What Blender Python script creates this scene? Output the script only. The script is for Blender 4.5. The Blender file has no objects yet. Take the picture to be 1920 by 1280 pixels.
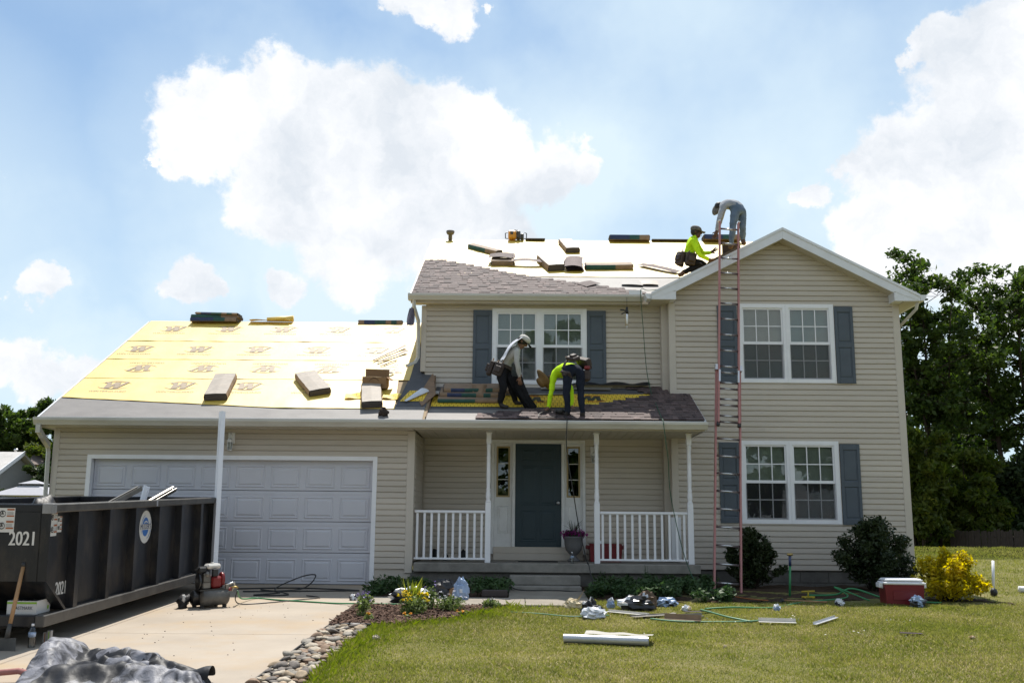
import bpy, math, random
import numpy as np
from mathutils import Vector, Matrix, Euler, noise

rad = math.radians
random.seed(7)
scene = bpy.context.scene
COL = scene.collection

# ------------------------------------------------------------------ camera
cam_data = bpy.data.cameras.new('camera')
cam = bpy.data.objects.new('camera', cam_data)
COL.objects.link(cam)
cam_data.sensor_width = 36.0
cam_data.lens = 1867.0 / 1920.0 * 36.0
cam_data.clip_start = 0.1
cam_data.clip_end = 3000
cam.rotation_mode = 'XYZ'
cam.matrix_world = (Matrix.Translation((0, 0, 1.0)) @ Matrix.Rotation(0.0079, 4, 'Z')
                    @ Matrix.Rotation(math.pi / 2 + 0.18325, 4, 'X') @ Matrix.Rotation(0.0085, 4, 'Z'))
scene.camera = cam

# ------------------------------------------------------------------ light
SUN_DIR = Vector((0.03, 0.48, 1.0)).normalized()          # towards the sun: behind the house, high
SUN_EL = math.asin(SUN_DIR.z)
SUN_AZ = math.atan2(SUN_DIR.x, SUN_DIR.y)
sun_data = bpy.data.lights.new('sun', 'SUN')
sun_data.energy = 5.0
sun_data.angle = rad(0.53)
sun_data.color = (1.0, 0.95, 0.87)
sun = bpy.data.objects.new('sun', sun_data)
COL.objects.link(sun)
sun.rotation_euler = (-SUN_DIR).to_track_quat('-Z', 'Y').to_euler()
sun.location = (0, 30, 60)

scene.view_settings.view_transform = 'Standard'
scene.view_settings.look = 'None'
scene.view_settings.gamma = 1.0
scene.view_settings.use_curve_mapping = False
scene.view_settings.exposure = 0.45

world = bpy.data.worlds.new('World')
scene.world = world
world.use_nodes = True


def build_world():
    nt = world.node_tree
    N, Lk = nt.nodes, nt.links
    for n in list(N):
        N.remove(n)
    out = N.new('ShaderNodeOutputWorld')
    bg = N.new('ShaderNodeBackground')
    bg.inputs['Strength'].default_value = 0.10
    sky = N.new('ShaderNodeTexSky')
    sky.sky_type = 'NISHITA'
    sky.sun_disc = False
    sky.sun_elevation = SUN_EL
    sky.sun_rotation = SUN_AZ
    sky.altitude = 200
    sky.air_density = 1.0
    sky.dust_density = 1.0
    sky.ozone_density = 1.0
    tint = N.new('ShaderNodeMix'); tint.data_type = 'RGBA'; tint.blend_type = 'MULTIPLY'; tint.inputs['Factor'].default_value = 1.0
    Lk.new(sky.outputs[0], tint.inputs['A']); tint.inputs['B'].default_value = (0.58, 0.83, 0.98, 1)
    tc = N.new('ShaderNodeTexCoord')
    D = tc.outputs['Generated']

    def math_(op, a, b=None, c=None, clamp=False):
        n = N.new('ShaderNodeMath'); n.operation = op; n.use_clamp = clamp
        for i, s in enumerate((a, b, c)):
            if s is None: continue
            if isinstance(s, (int, float)): n.inputs[i].default_value = s
            else: Lk.new(s, n.inputs[i])
        return n.outputs[0]

    def noise_(vec, scale, detail, rough, dist=0.0):
        n = N.new('ShaderNodeTexNoise')
        n.inputs['Scale'].default_value = scale
        n.inputs['Detail'].default_value = detail
        n.inputs['Roughness'].default_value = rough
        n.inputs['Distortion'].default_value = dist
        Lk.new(vec, n.inputs['Vector'])
        return n

    # billow: displace the direction before measuring the distance to the puffs
    n1 = noise_(D, 9.0, 8.0, 0.62)
    vm = N.new('ShaderNodeVectorMath'); vm.operation = 'MULTIPLY_ADD'
    Lk.new(n1.outputs['Color'], vm.inputs[0])
    vm.inputs[1].default_value = (0.10, 0.10, 0.10)
    vm.inputs[2].default_value = (-0.05, -0.05, -0.05)
    va = N.new('ShaderNodeVectorMath'); va.operation = 'ADD'
    Lk.new(D, va.inputs[0]); Lk.new(vm.outputs[0], va.inputs[1])
    P = va.outputs[0]
    field = None
    for (x, y, z, r) in CLOUD_PUFFS:
        d = N.new('ShaderNodeVectorMath'); d.operation = 'DISTANCE'
        Lk.new(P, d.inputs[0]); d.inputs[1].default_value = (x, y, z)
        v = math_('DIVIDE', d.outputs['Value'], r)
        field = v if field is None else math_('SMOOTH_MIN', field, v, 0.25)
    # the same kind of sky all the way round: loose cumulus from low frequency noise
    sep = N.new('ShaderNodeSeparateXYZ'); Lk.new(D, sep.inputs[0])
    behind = math_('MULTIPLY', math_('SUBTRACT', 0.62, sep.outputs['Y']), 3.0, clamp=True)
    n2 = noise_(P, 2.6, 5.0, 0.6)
    generic = math_('SUBTRACT', 3.05, math_('MULTIPLY', n2.outputs['Fac'], 3.6))
    generic = math_('ADD', generic, math_('MULTIPLY', math_('SUBTRACT', 1.0, behind), 3.0))
    field = math_('MINIMUM', field, generic)
    n3 = noise_(D, 22.0, 9.0, 0.66)
    fld = math_('ADD', field, math_('MULTIPLY', math_('SUBTRACT', n3.outputs['Fac'], 0.5), 0.95))
    mr = N.new('ShaderNodeMapRange'); mr.interpolation_type = 'SMOOTHSTEP'
    Lk.new(fld, mr.inputs['Value'])
    mr.inputs['From Min'].default_value = 1.12; mr.inputs['From Max'].default_value = 0.84
    # thin veil around and between the clouds
    n4 = noise_(D, 4.0, 5.0, 0.6)
    veil = math_('MULTIPLY', math_('SUBTRACT', n4.outputs['Fac'], 0.46, clamp=True), 1.0)
    vr = N.new('ShaderNodeMapRange'); vr.interpolation_type = 'SMOOTHSTEP'
    Lk.new(field, vr.inputs['Value'])
    vr.inputs['From Min'].default_value = 3.6; vr.inputs['From Max'].default_value = 0.9
    veil = math_('ADD', veil, math_('MULTIPLY', vr.outputs[0], 0.36))
    # high thin veil in front of the blue
    for (x, y, z, r, a) in ((0.17, 0.89, 0.42, 0.25, 0.50), (-0.10, 0.95, 0.27, 0.24, 0.30)):
        dv_ = N.new('ShaderNodeVectorMath'); dv_.operation = 'DISTANCE'; Lk.new(P, dv_.inputs[0]); dv_.inputs[1].default_value = (x, y, z)
        vv = N.new('ShaderNodeMapRange'); vv.interpolation_type = 'SMOOTHSTEP'; Lk.new(dv_.outputs['Value'], vv.inputs['Value'])
        vv.inputs['From Min'].default_value = r; vv.inputs['From Max'].default_value = r * 0.25
        veil = math_('ADD', veil, math_('MULTIPLY', vv.outputs[0], a))
    # haze towards the horizon
    hz = N.new('ShaderNodeMapRange'); hz.interpolation_type = 'SMOOTHSTEP'
    Lk.new(sep.outputs['Z'], hz.inputs['Value'])
    hz.inputs['From Min'].default_value = 0.49; hz.inputs['From Max'].default_value = 0.16
    veil = math_('ADD', veil, math_('MULTIPLY', hz.outputs[0], 0.50), clamp=True)
    # cloud colour: brighter tops, slightly grey bases
    n5 = noise_(P, 7.0, 6.0, 0.6)
    cr = N.new('ShaderNodeValToRGB')
    Lk.new(n5.outputs['Fac'], cr.inputs['Fac'])
    cr.color_ramp.elements[0].position = 0.36; cr.color_ramp.elements[0].color = (5.7, 6.1, 6.6, 1)
    cr.color_ramp.elements[1].position = 0.60; cr.color_ramp.elements[1].color = (8.2, 8.2, 8.3, 1)
    mx0 = N.new('ShaderNodeMix'); mx0.data_type = 'RGBA'
    Lk.new(veil, mx0.inputs['Factor'])
    Lk.new(tint.outputs['Result'], mx0.inputs['A'])
    mx0.inputs['B'].default_value = (5.7, 6.8, 7.5, 1)
    mx = N.new('ShaderNodeMix'); mx.data_type = 'RGBA'
    Lk.new(mr.outputs[0], mx.inputs['Factor'])
    Lk.new(mx0.outputs['Result'], mx.inputs['A'])
    Lk.new(cr.outputs['Color'], mx.inputs['B'])
    Lk.new(mx.outputs['Result'], bg.inputs['Color'])
    Lk.new(bg.outputs[0], out.inputs[0])


CLOUD_PUFFS = [
    (-0.2901, 0.8841, 0.3663, 0.0546),
    (-0.2323, 0.8887, 0.3954, 0.0442),
    (-0.1839, 0.9040, 0.3860, 0.0494),
    (-0.1340, 0.9200, 0.3683, 0.0572),
    (-0.0823, 0.9242, 0.3730, 0.0520),
    (-0.0352, 0.9304, 0.3647, 0.0494),
    (0.0228, 0.9380, 0.3458, 0.0390),
    (0.0621, 0.9328, 0.3551, 0.0218),
    (-0.2154, 0.9185, 0.3317, 0.0727),
    (-0.1452, 0.9389, 0.3120, 0.0831),
    (-0.0669, 0.9484, 0.3101, 0.0727),
    (-0.2505, 0.9205, 0.2998, 0.0364),
    (-0.1765, 0.9479, 0.2654, 0.0520),
    (-0.0404, 0.9620, 0.2702, 0.0572),
    (-0.3190, 0.8865, 0.3353, 0.0270),
    (-0.3479, 0.8773, 0.3306, 0.0104),
    (-0.0854, 0.8692, 0.4871, 0.0260),
    (-0.0553, 0.8749, 0.4811, 0.0260),
    (-0.1152, 0.8631, 0.4917, 0.0234),
    (-0.0248, 0.8743, 0.4847, 0.0078),
    (-0.1305, 0.8666, 0.4816, 0.0073),
    (0.4226, 0.8073, 0.4120, 0.0468),
    (0.3873, 0.8202, 0.4210, 0.0234),
    (0.3678, 0.8305, 0.4184, 0.0125),
    (0.4185, 0.8394, 0.3467, 0.0727),
    (0.3674, 0.8669, 0.3370, 0.0572),
    (0.3339, 0.8838, 0.3277, 0.0416),
    (0.3024, 0.8921, 0.3358, 0.0197),
    (0.3876, 0.8783, 0.2798, 0.0779),
    (0.3323, 0.9017, 0.2765, 0.0416),
    (0.4360, 0.8602, 0.2645, 0.0883),
    (-0.4312, 0.8777, 0.2089, 0.0197),
    (-0.4527, 0.8693, 0.1983, 0.0125),
    (-0.4172, 0.8839, 0.2115, 0.0104),
    (-0.3133, 0.9236, 0.2208, 0.0218),
    (-0.3293, 0.9184, 0.2194, 0.0125),
    (-0.2971, 0.9293, 0.2196, 0.0104),
    (-0.2370, 0.9448, 0.2264, 0.0187),
    (0.2765, 0.9118, 0.3035, 0.0177),
    (0.2623, 0.9150, 0.3066, 0.0114),
    (-0.4410, 0.8867, 0.1391, 0.0286),
    (-0.4048, 0.9037, 0.1396, 0.0286),
    (-0.4639, 0.8756, 0.1348, 0.0260),
    (-0.3754, 0.9156, 0.1443, 0.0234),
    (-0.5174, 0.8459, 0.1297, 0.0468),
    (0.3590, 0.8951, 0.2643, 0.0468),
    (-0.5451, 0.7847, 0.2952, 0.0831),
    (0.5352, 0.7720, 0.3429, 0.0935),
    (0.1286, 0.7996, 0.5866, 0.0727),
    (-0.3293, 0.7450, 0.5800, 0.0883),
]
build_world()

# ------------------------------------------------------------------ materials
MATS = {}


def mat(name, col, rough=0.6, var=0.10, scale=5.0, bump=0.0, bscale=60.0, metal=0.0, spec=0.5,
        coat=0.0, space='world', stretch=(1, 1, 1), dirt=None, dscale=1.5, damt=0.5, trans=0.0, sheen=0.0, each=0.0):
    if name in MATS: return MATS[name]
    m = bpy.data.materials.new(name); MATS[name] = m
    m.use_nodes = True
    nt = m.node_tree; N, L = nt.nodes, nt.links
    b = N['Principled BSDF']
    b.inputs['Roughness'].default_value = rough
    b.inputs['Metallic'].default_value = metal
    b.inputs['Specular IOR Level'].default_value = spec
    if coat: b.inputs['Coat Weight'].default_value = coat
    if trans: b.inputs['Transmission Weight'].default_value = trans
    if sheen: b.inputs['Sheen Weight'].default_value = sheen
    if space == 'world':
        src = N.new('ShaderNodeNewGeometry').outputs['Position']
    else:
        src = N.new('ShaderNodeTexCoord').outputs['Object']
    mp = N.new('ShaderNodeMapping'); mp.inputs['Scale'].default_value = stretch
    L.new(src, mp.inputs['Vector'])
    n = N.new('ShaderNodeTexNoise'); n.inputs['Scale'].default_value = scale
    n.inputs['Detail'].default_value = 6.0; n.inputs['Roughness'].default_value = 0.6
    L.new(mp.outputs[0], n.inputs['Vector'])
    r = N.new('ShaderNodeValToRGB'); L.new(n.outputs['Fac'], r.inputs['Fac'])
    e = r.color_ramp.elements
    e[0].position = 0.28; e[0].color = tuple(max(0, c * (1 - var)) for c in col) + (1,)
    e[1].position = 0.72; e[1].color = tuple(min(1, c * (1 + var)) for c in col) + (1,)
    colout = r.outputs['Color']
    if dirt:
        n2 = N.new('ShaderNodeTexNoise'); n2.inputs['Scale'].default_value = dscale
        n2.inputs['Detail'].default_value = 7.0; n2.inputs['Roughness'].default_value = 0.68
        L.new(mp.outputs[0], n2.inputs['Vector'])
        r2 = N.new('ShaderNodeValToRGB'); L.new(n2.outputs['Fac'], r2.inputs['Fac'])
        r2.color_ramp.elements[0].position = 0.48; r2.color_ramp.elements[0].color = (0, 0, 0, 1)
        r2.color_ramp.elements[1].position = 0.72; r2.color_ramp.elements[1].color = (damt, damt, damt, 1)
        mx = N.new('ShaderNodeMix'); mx.data_type = 'RGBA'
        L.new(r2.outputs['Color'], mx.inputs['Factor'])
        L.new(colout, mx.inputs['A']); mx.inputs['B'].default_value = tuple(dirt) + (1,)
        colout = mx.outputs['Result']
    if each:                                        # every piece a little lighter or darker than its neighbours
        oi = N.new('ShaderNodeObjectInfo'); mrx = N.new('ShaderNodeMapRange'); L.new(oi.outputs['Random'], mrx.inputs['Value'])
        mrx.inputs['To Min'].default_value = 1 - each; mrx.inputs['To Max'].default_value = 1 + each
        hs = N.new('ShaderNodeHueSaturation'); L.new(mrx.outputs[0], hs.inputs['Value']); L.new(colout, hs.inputs['Color']); colout = hs.outputs[0]
    L.new(colout, b.inputs['Base Color'])
    if bump:
        n3 = N.new('ShaderNodeTexNoise'); n3.inputs['Scale'].default_value = bscale
        n3.inputs['Detail'].default_value = 5.0
        L.new(mp.outputs[0], n3.inputs['Vector'])
        bp = N.new('ShaderNodeBump'); bp.inputs['Strength'].default_value = bump
        bp.inputs['Distance'].default_value = 0.01
        L.new(n3.outputs['Fac'], bp.inputs['Height'])
        L.new(bp.outputs[0], b.inputs['Normal'])
    return m


def leaf_mat(name, c1, c2, trans=0.35, rough=0.5, c3=None, nscale=1.2):
    """two-tone leaf: colour varies from clump to clump, light passes through the blade"""
    m = bpy.data.materials.new(name); MATS[name] = m
    m.use_nodes = True
    nt = m.node_tree; N, L = nt.nodes, nt.links
    b = N['Principled BSDF']; out = N['Material Output']
    g = N.new('ShaderNodeNewGeometry')
    n = N.new('ShaderNodeTexNoise'); n.inputs['Scale'].default_value = nscale; n.inputs['Detail'].default_value = 4
    L.new(g.outputs['Position'], n.inputs['Vector'])
    ad = N.new('ShaderNodeMath'); ad.operation = 'MULTIPLY_ADD'
    L.new(g.outputs['Random Per Island'], ad.inputs[0]); ad.inputs[1].default_value = 0.5
    sb = N.new('ShaderNodeMath'); sb.operation = 'MULTIPLY_ADD'
    L.new(n.outputs['Fac'], sb.inputs[0]); sb.inputs[1].default_value = 1.1; sb.inputs[2].default_value = -0.3
    L.new(sb.outputs[0], ad.inputs[2])
    r = N.new('ShaderNodeValToRGB'); L.new(ad.outputs[0], r.inputs['Fac'])
    e = r.color_ramp.elements
    e[0].position = 0.2; e[0].color = tuple(c1) + (1,)
    e[1].position = 0.8; e[1].color = tuple(c2) + (1,)
    if c3:
        k = r.color_ramp.elements.new(0.95); k.color = tuple(c3) + (1,)
    L.new(r.outputs['Color'], b.inputs['Base Color'])
    b.inputs['Roughness'].default_value = rough
    b.inputs['Specular IOR Level'].default_value = 0.25
    t = N.new('ShaderNodeBsdfTranslucent')
    hs = N.new('ShaderNodeHueSaturation'); hs.inputs['Saturation'].default_value = 1.15; hs.inputs['Value'].default_value = 1.5
    L.new(r.outputs['Color'], hs.inputs['Color']); L.new(hs.outputs[0], t.inputs['Color'])
    mx = N.new('ShaderNodeMixShader'); mx.inputs[0].default_value = trans
    L.new(b.outputs[0], mx.inputs[1]); L.new(t.outputs[0], mx.inputs[2])
    L.new(mx.outputs[0], out.inputs['Surface'])
    return m


def glass_mat(name, tint=(0.85, 0.9, 0.9), rough=0.0, ior=1.5):
    m = bpy.data.materials.new(name); MATS[name] = m
    m.use_nodes = True
    nt = m.node_tree; N, L = nt.nodes, nt.links
    out = N['Material Output']; N.remove(N['Principled BSDF'])
    fr = N.new('ShaderNodeFresnel'); fr.inputs['IOR'].default_value = ior
    ml = N.new('ShaderNodeMath'); ml.operation = 'MULTIPLY'; ml.inputs[1].default_value = 1.8; ml.use_clamp = True
    L.new(fr.outputs[0], ml.inputs[0])
    tr = N.new('ShaderNodeBsdfTransparent'); tr.inputs[0].default_value = tuple(tint) + (1,)
    gl = N.new('ShaderNodeBsdfGlossy'); gl.inputs['Roughness'].default_value = rough
    mx = N.new('ShaderNodeMixShader')
    L.new(ml.outputs[0], mx.inputs[0]); L.new(tr.outputs[0], mx.inputs[1]); L.new(gl.outputs[0], mx.inputs[2])
    L.new(mx.outputs[0], out.inputs['Surface'])
    return m


# ------------------------------------------------------------------ mesh building
WL = {}        # object name -> its location in the world (Empties without rotation)


def finish(o, parent, label=None, cat=None, group=None, kind=None):
    if parent is not None: o.parent = parent
    if label: o['label'] = label
    if cat: o['category'] = cat
    if group: o['group'] = group
    if kind: o['kind'] = kind
    return o


class MB:
    def __init__(s):
        s.v = []; s.f = []; s.m = []; s.s = []

    def add(s, vs, fs, m=0, smooth=False, M=None):
        k = len(s.v)
        if M is not None: vs = [M @ Vector(v) for v in vs]
        s.v.extend(tuple(v) for v in vs)
        for f in fs:
            s.f.append(tuple(i + k for i in f)); s.m.append(m); s.s.append(smooth)
        return s

    def box(s, x0, x1, y0, y1, z0, z1, m=0, M=None):
        vs = [(x0, y0, z0), (x1, y0, z0), (x1, y1, z0), (x0, y1, z0), (x0, y0, z1), (x1, y0, z1), (x1, y1, z1), (x0, y1, z1)]
        fs = [(0, 3, 2, 1), (4, 5, 6, 7), (0, 1, 5, 4), (1, 2, 6, 5), (2, 3, 7, 6), (3, 0, 4, 7)]
        return s.add(vs, fs, m, False, M)

    def cbox(s, c, size, m=0, M=None):
        return s.box(c[0] - size[0] / 2, c[0] + size[0] / 2, c[1] - size[1] / 2, c[1] + size[1] / 2,
                     c[2] - size[2] / 2, c[2] + size[2] / 2, m, M)

    def bevbox(s, x0, x1, y0, y1, z0, z1, b=0.01, m=0, M=None, smooth=False):
        """a box with chamfered edges"""
        vs = []; idx = {}
        X, Y, Z = (x0, x1), (y0, y1), (z0, z1)
        for i in (0, 1):
            for j in (0, 1):
                for k in (0, 1):
                    sx, sy, sz = (1, -1)[i] * b, (1, -1)[j] * b, (1, -1)[k] * b
                    idx[i, j, k, 'x'] = len(vs); vs.append((X[i], Y[j] + sy, Z[k] + sz))
                    idx[i, j, k, 'y'] = len(vs); vs.append((X[i] + sx, Y[j], Z[k] + sz))
                    idx[i, j, k, 'z'] = len(vs); vs.append((X[i] + sx, Y[j] + sy, Z[k]))
        fs = []
        for i in (0, 1):
            fs.append([idx[i, j, k, 'x'] for j, k in ((0, 0), (1, 0), (1, 1), (0, 1))][::1 if i else -1])
            fs.append([idx[j, i, k, 'y'] for j, k in ((0, 0), (1, 0), (1, 1), (0, 1))][::-1 if i else 1])
            fs.append([idx[j, k, i, 'z'] for j, k in ((0, 0), (1, 0), (1, 1), (0, 1))][::1 if i else -1])
        for a in (0, 1):
            for c in (0, 1):
                fs.append([idx[0, a, c, 'y'], idx[1, a, c, 'y'], idx[1, a, c, 'z'], idx[0, a, c, 'z']][::1 if a == c else -1][::-1 if a else 1])
                fs.append([idx[a, 0, c, 'x'], idx[a, 1, c, 'x'], idx[a, 1, c, 'z'], idx[a, 0, c, 'z']])
                fs.append([idx[a, c, 0, 'x'], idx[a, c, 1, 'x'], idx[a, c, 1, 'y'], idx[a, c, 0, 'y']])
        for i in (0, 1):
            for j in (0, 1):
                for k in (0, 1):
                    fs.append([idx[i, j, k, a] for a in 'xyz'])
        return s.add(vs, fs, m, smooth, M)

    def prism(s, poly, vec, m=0, M=None, smooth=False):
        n = len(poly); vec = Vector(vec)
        vs = [Vector(p) for p in poly] + [Vector(p) + vec for p in poly]
        fs = [tuple(range(n))[::-1], tuple(range(n, 2 * n))]
        fs += [(i, (i + 1) % n, n + (i + 1) % n, n + i) for i in range(n)]
        return s.add(vs, fs, m, smooth, M)

    def tube(s, pts, r, n=8, m=0, caps=True, smooth=True, M=None, flat=1.0):
        pts = [Vector(p) for p in pts]
        rs = r if isinstance(r, (list, tuple)) else [r] * len(pts)
        vs = []; fs = []
        up = None
        for i, p in enumerate(pts):
            a = pts[max(i - 1, 0)]; b = pts[min(i + 1, len(pts) - 1)]
            t = (b - a)
            t = t.normalized() if t.length > 1e-9 else Vector((0, 0, 1))
            if up is None:
                up = Vector((0, 0, 1)) if abs(t.z) < 0.9 else Vector((1, 0, 0))
            u = (up - t * up.dot(t))
            u = u.normalized() if u.length > 1e-6 else t.orthogonal().normalized()
            w = t.cross(u); up = u
            for k in range(n):
                an = 2 * math.pi * k / n
                vs.append(p + (u * math.cos(an) * flat + w * math.sin(an)) * rs[i])
        for i in range(len(pts) - 1):
            for k in range(n):
                fs.append((i * n + k, i * n + (k + 1) % n, (i + 1) * n + (k + 1) % n, (i + 1) * n + k))
        if caps:
            fs.append(tuple(range(n))[::-1]); q = (len(pts) - 1) * n
            fs.append(tuple(range(q, q + n)))
        return s.add(vs, fs, m, smooth, M)

    def lathe(s, prof, n=16, c=(0, 0, 0), m=0, M=None, smooth=True):
        vs = []; fs = []
        for (r, z) in prof:
            for k in range(n):
                a = 2 * math.pi * k / n
                vs.append((c[0] + r * math.cos(a), c[1] + r * math.sin(a), c[2] + z))
        for i in range(len(prof) - 1):
            for k in range(n):
                fs.append((i * n + k, i * n + (k + 1) % n, (i + 1) * n + (k + 1) % n, (i + 1) * n + k))
        fs.append(tuple(range(n))[::-1]); q = (len(prof) - 1) * n
        fs.append(tuple(range(q, q + n)))
        return s.add(vs, fs, m, smooth, M)

    def ball(s, c, r, nu=12, nv=8, m=0, M=None, lump=0.0, lf=3.0, seed=0):
        r = r if isinstance(r, (tuple, list)) else (r, r, r)
        vs = []; fs = []
        for j in range(nv + 1):
            th = math.pi * j / nv
            for i in range(nu):
                ph = 2 * math.pi * i / nu
                d = Vector((math.sin(th) * math.cos(ph), math.sin(th) * math.sin(ph), math.cos(th)))
                k = 1 + (lump * noise.noise(d * lf + Vector((seed * 7.1, seed * 3.3, seed))) if lump else 0)
                vs.append((c[0] + d.x * r[0] * k, c[1] + d.y * r[1] * k, c[2] + d.z * r[2] * k))
        for j in range(nv):
            for i in range(nu):
                fs.append((j * nu + i, (j + 1) * nu + i, (j + 1) * nu + (i + 1) % nu, j * nu + (i + 1) % nu))
        return s.add(vs, fs, m, True, M)

    def grid(s, fn, nu, nv, m=0, smooth=True, M=None, thick=0.0):
        vs = [fn(i / nu, j / nv) for j in range(nv + 1) for i in range(nu + 1)]
        fs = [(j * (nu + 1) + i, j * (nu + 1) + i + 1, (j + 1) * (nu + 1) + i + 1, (j + 1) * (nu + 1) + i)
              for j in range(nv) for i in range(nu)]
        return s.add(vs, fs, m, smooth, M)

    def mesh(s, name, mats, origin=(0, 0, 0)):
        me = bpy.data.meshes.new(name)
        o = Vector(origin)
        me.from_pydata([tuple(Vector(v) - o) for v in s.v], [], s.f)
        for m in (mats if isinstance(mats, (list, tuple)) else [mats]): me.materials.append(m)
        me.polygons.foreach_set('material_index', s.m)
        me.polygons.foreach_set('use_smooth', s.s)
        me.update()
        return me

    def build(s, name, mats, parent=None, label=None, cat=None, group=None, kind=None, base=False):
        V = np.array(s.v)
        lo, hi = V.min(0), V.max(0)
        c = (lo + hi) / 2
        if base: c[2] = lo[2]
        o = bpy.data.objects.new(name, s.mesh(name, mats, c))
        COL.objects.link(o)
        pw = WL.get(parent.name, Vector((0, 0, 0))) if parent is not None else Vector((0, 0, 0))
        o.location = Vector(c) - pw
        WL[o.name] = Vector(c)
        return finish(o, parent, label, cat, group, kind)


def thing(name, label=None, cat=None, loc=(0, 0, 0), group=None, kind=None, parent=None):
    o = bpy.data.objects.new(name, None)
    COL.objects.link(o)
    o.empty_display_size = 0.2
    pw = WL.get(parent.name, Vector((0, 0, 0))) if parent is not None else Vector((0, 0, 0))
    o.location = Vector(loc) - pw
    WL[o.name] = Vector(loc)
    return finish(o, parent, label, cat, group, kind)


def inst(name, me, parent, loc, rot=None, scale=None, label=None, cat=None, group=None):
    """an object that shares its mesh with others; loc in the world"""
    o = bpy.data.objects.new(name, me)
    COL.objects.link(o)
    pw = WL.get(parent.name, Vector((0, 0, 0))) if parent is not None else Vector((0, 0, 0))
    o.location = Vector(loc) - pw
    WL[o.name] = Vector(loc)
    if rot is not None: o.rotation_euler = rot
    if scale is not None: o.scale = scale
    return finish(o, parent, label, cat, group)


def kids(o):
    return [c for c in o.children]


def copy_tree(o, parent=None):
    c = o.copy(); COL.objects.link(c)
    if parent is not None: c.parent = parent
    for ch in o.children: copy_tree(ch, c)
    return c


TXT = {}


def text_geo(txt, size=1.0, depth=0.0):
    """lettering as polygons, centred, in the XY plane"""
    key = (txt, depth)
    if key not in TXT:
        cu = bpy.data.curves.new('lettering', 'FONT')
        cu.body = txt; cu.align_x = 'CENTER'; cu.align_y = 'CENTER'; cu.extrude = depth; cu.resolution_u = 3
        ob = bpy.data.objects.new('lettering_source', cu); COL.objects.link(ob)
        bpy.context.view_layer.update()
        dg = bpy.context.evaluated_depsgraph_get()
        me = bpy.data.meshes.new_from_object(ob.evaluated_get(dg))
        TXT[key] = ([tuple(v.co) for v in me.vertices], [tuple(p.vertices) for p in me.polygons])
        bpy.data.objects.remove(ob); bpy.data.meshes.remove(me); bpy.data.curves.remove(cu)
    v, f = TXT[key]
    return [(x * size, y * size, z * size) for x, y, z in v], f


def frame_matrix(o, x, y):
    """matrix whose local X and Y run along the given world vectors, origin at o"""
    x = Vector(x).normalized(); y = Vector(y).normalized(); z = x.cross(y).normalized(); y = z.cross(x)
    M = Matrix((x, y, z)).transposed().to_4x4(); M.translation = Vector(o)
    return M


def skin_body(name, verts, edges, mats, parent=None, root=0, sub=2, label=None, cat=None, paint=None, group=None):
    """one continuous figure grown over a skeleton. verts: (x,y,z,rx,ry); edges: (a,b,material index)"""
    me = bpy.data.meshes.new(name)
    me.from_pydata([v[:3] for v in verts], [e[:2] for e in edges], [])
    ob = bpy.data.objects.new(name, me); COL.objects.link(ob)
    ob.modifiers.new('skin', 'SKIN').use_smooth_shade = True
    sv = me.skin_vertices[0].data
    for i, v in enumerate(verts):
        sv[i].radius = (v[3], v[4] if len(v) > 4 else v[3])
        sv[i].use_root = (i == root)
    md = ob.modifiers.new('sub', 'SUBSURF'); md.levels = sub; md.render_levels = sub
    bpy.context.view_layer.update()
    dg = bpy.context.evaluated_depsgraph_get()
    nm = bpy.data.meshes.new_from_object(ob.evaluated_get(dg))
    bpy.data.objects.remove(ob); bpy.data.meshes.remove(me)
    nm.name = name
    nm.materials.clear()
    for m in mats: nm.materials.append(m)
    P = [Vector(v[:3]) for v in verts]
    for p in nm.polygons:
        c = p.center; best = 1e9; bm = 0
        for (a, b, m) in edges:
            A, B = P[a], P[b]; ab = B - A
            t = max(0, min(1, (c - A).dot(ab) / max(ab.length_squared, 1e-9)))
            r = verts[a][3] * (1 - t) + verts[b][3] * t
            d = (c - A - ab * t).length - r
            if d < best: best = d; bm = m
        p.material_index = paint(c, bm) if paint else bm
        p.use_smooth = True
    cloth = set()
    for p in nm.polygons:
        if p.material_index in (0, 1): cloth.update(p.vertices)
    for i in cloth:                                # folds in the cloth
        q = nm.vertices[i]
        f = 0.013 * noise.noise(q.co * 9) + 0.012 * (abs(noise.noise(Vector((q.co.x * 16, q.co.y * 16, q.co.z * 26)))) - 0.25)
        q.co += q.normal * f
    nm.update()
    o = bpy.data.objects.new(name, nm); COL.objects.link(o)
    WL[o.name] = Vector((0, 0, 0))
    pw = WL.get(parent.name, Vector((0, 0, 0))) if parent is not None else Vector((0, 0, 0))
    o.location = -pw
    return finish(o, parent, label, cat, group)


def slope_z(Y, Y0, Z0, s):
    return Z0 + s * (Y - Y0)


def ground_z(Y):
    return -0.04 * (17.2 - Y) if Y < 17.2 else 0.0

# ================================================================== house
YG, YR, YB = 17.2, 18.3, 18.65          # garage front, right wing front, recessed centre wall
EXPO = 0.0987                           # siding exposure
SIDING = mat('siding_vinyl', (0.525, 0.471, 0.408), rough=0.5, each=0.045, var=0.06, scale=1.2, bump=0.10, bscale=90, spec=0.3,
             stretch=(0.3, 1, 2.0), dirt=(0.37, 0.32, 0.26), dscale=1.6, damt=0.3)
TRIM = mat('trim_vinyl', (0.54, 0.488, 0.425), rough=0.5, var=0.04, scale=3, spec=0.3)
ALU = mat('white_aluminium', (0.70, 0.71, 0.74), rough=0.42, var=0.05, scale=2, spec=0.4, dirt=(0.45, 0.43, 0.4), dscale=3, damt=0.2)
GUTTERM = mat('gutter_aluminium', (0.52, 0.50, 0.45), rough=0.4, var=0.07, scale=2, spec=0.4, dirt=(0.25, 0.22, 0.18), dscale=2.5, damt=0.35, stretch=(0.5, 1, 3))
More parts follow.
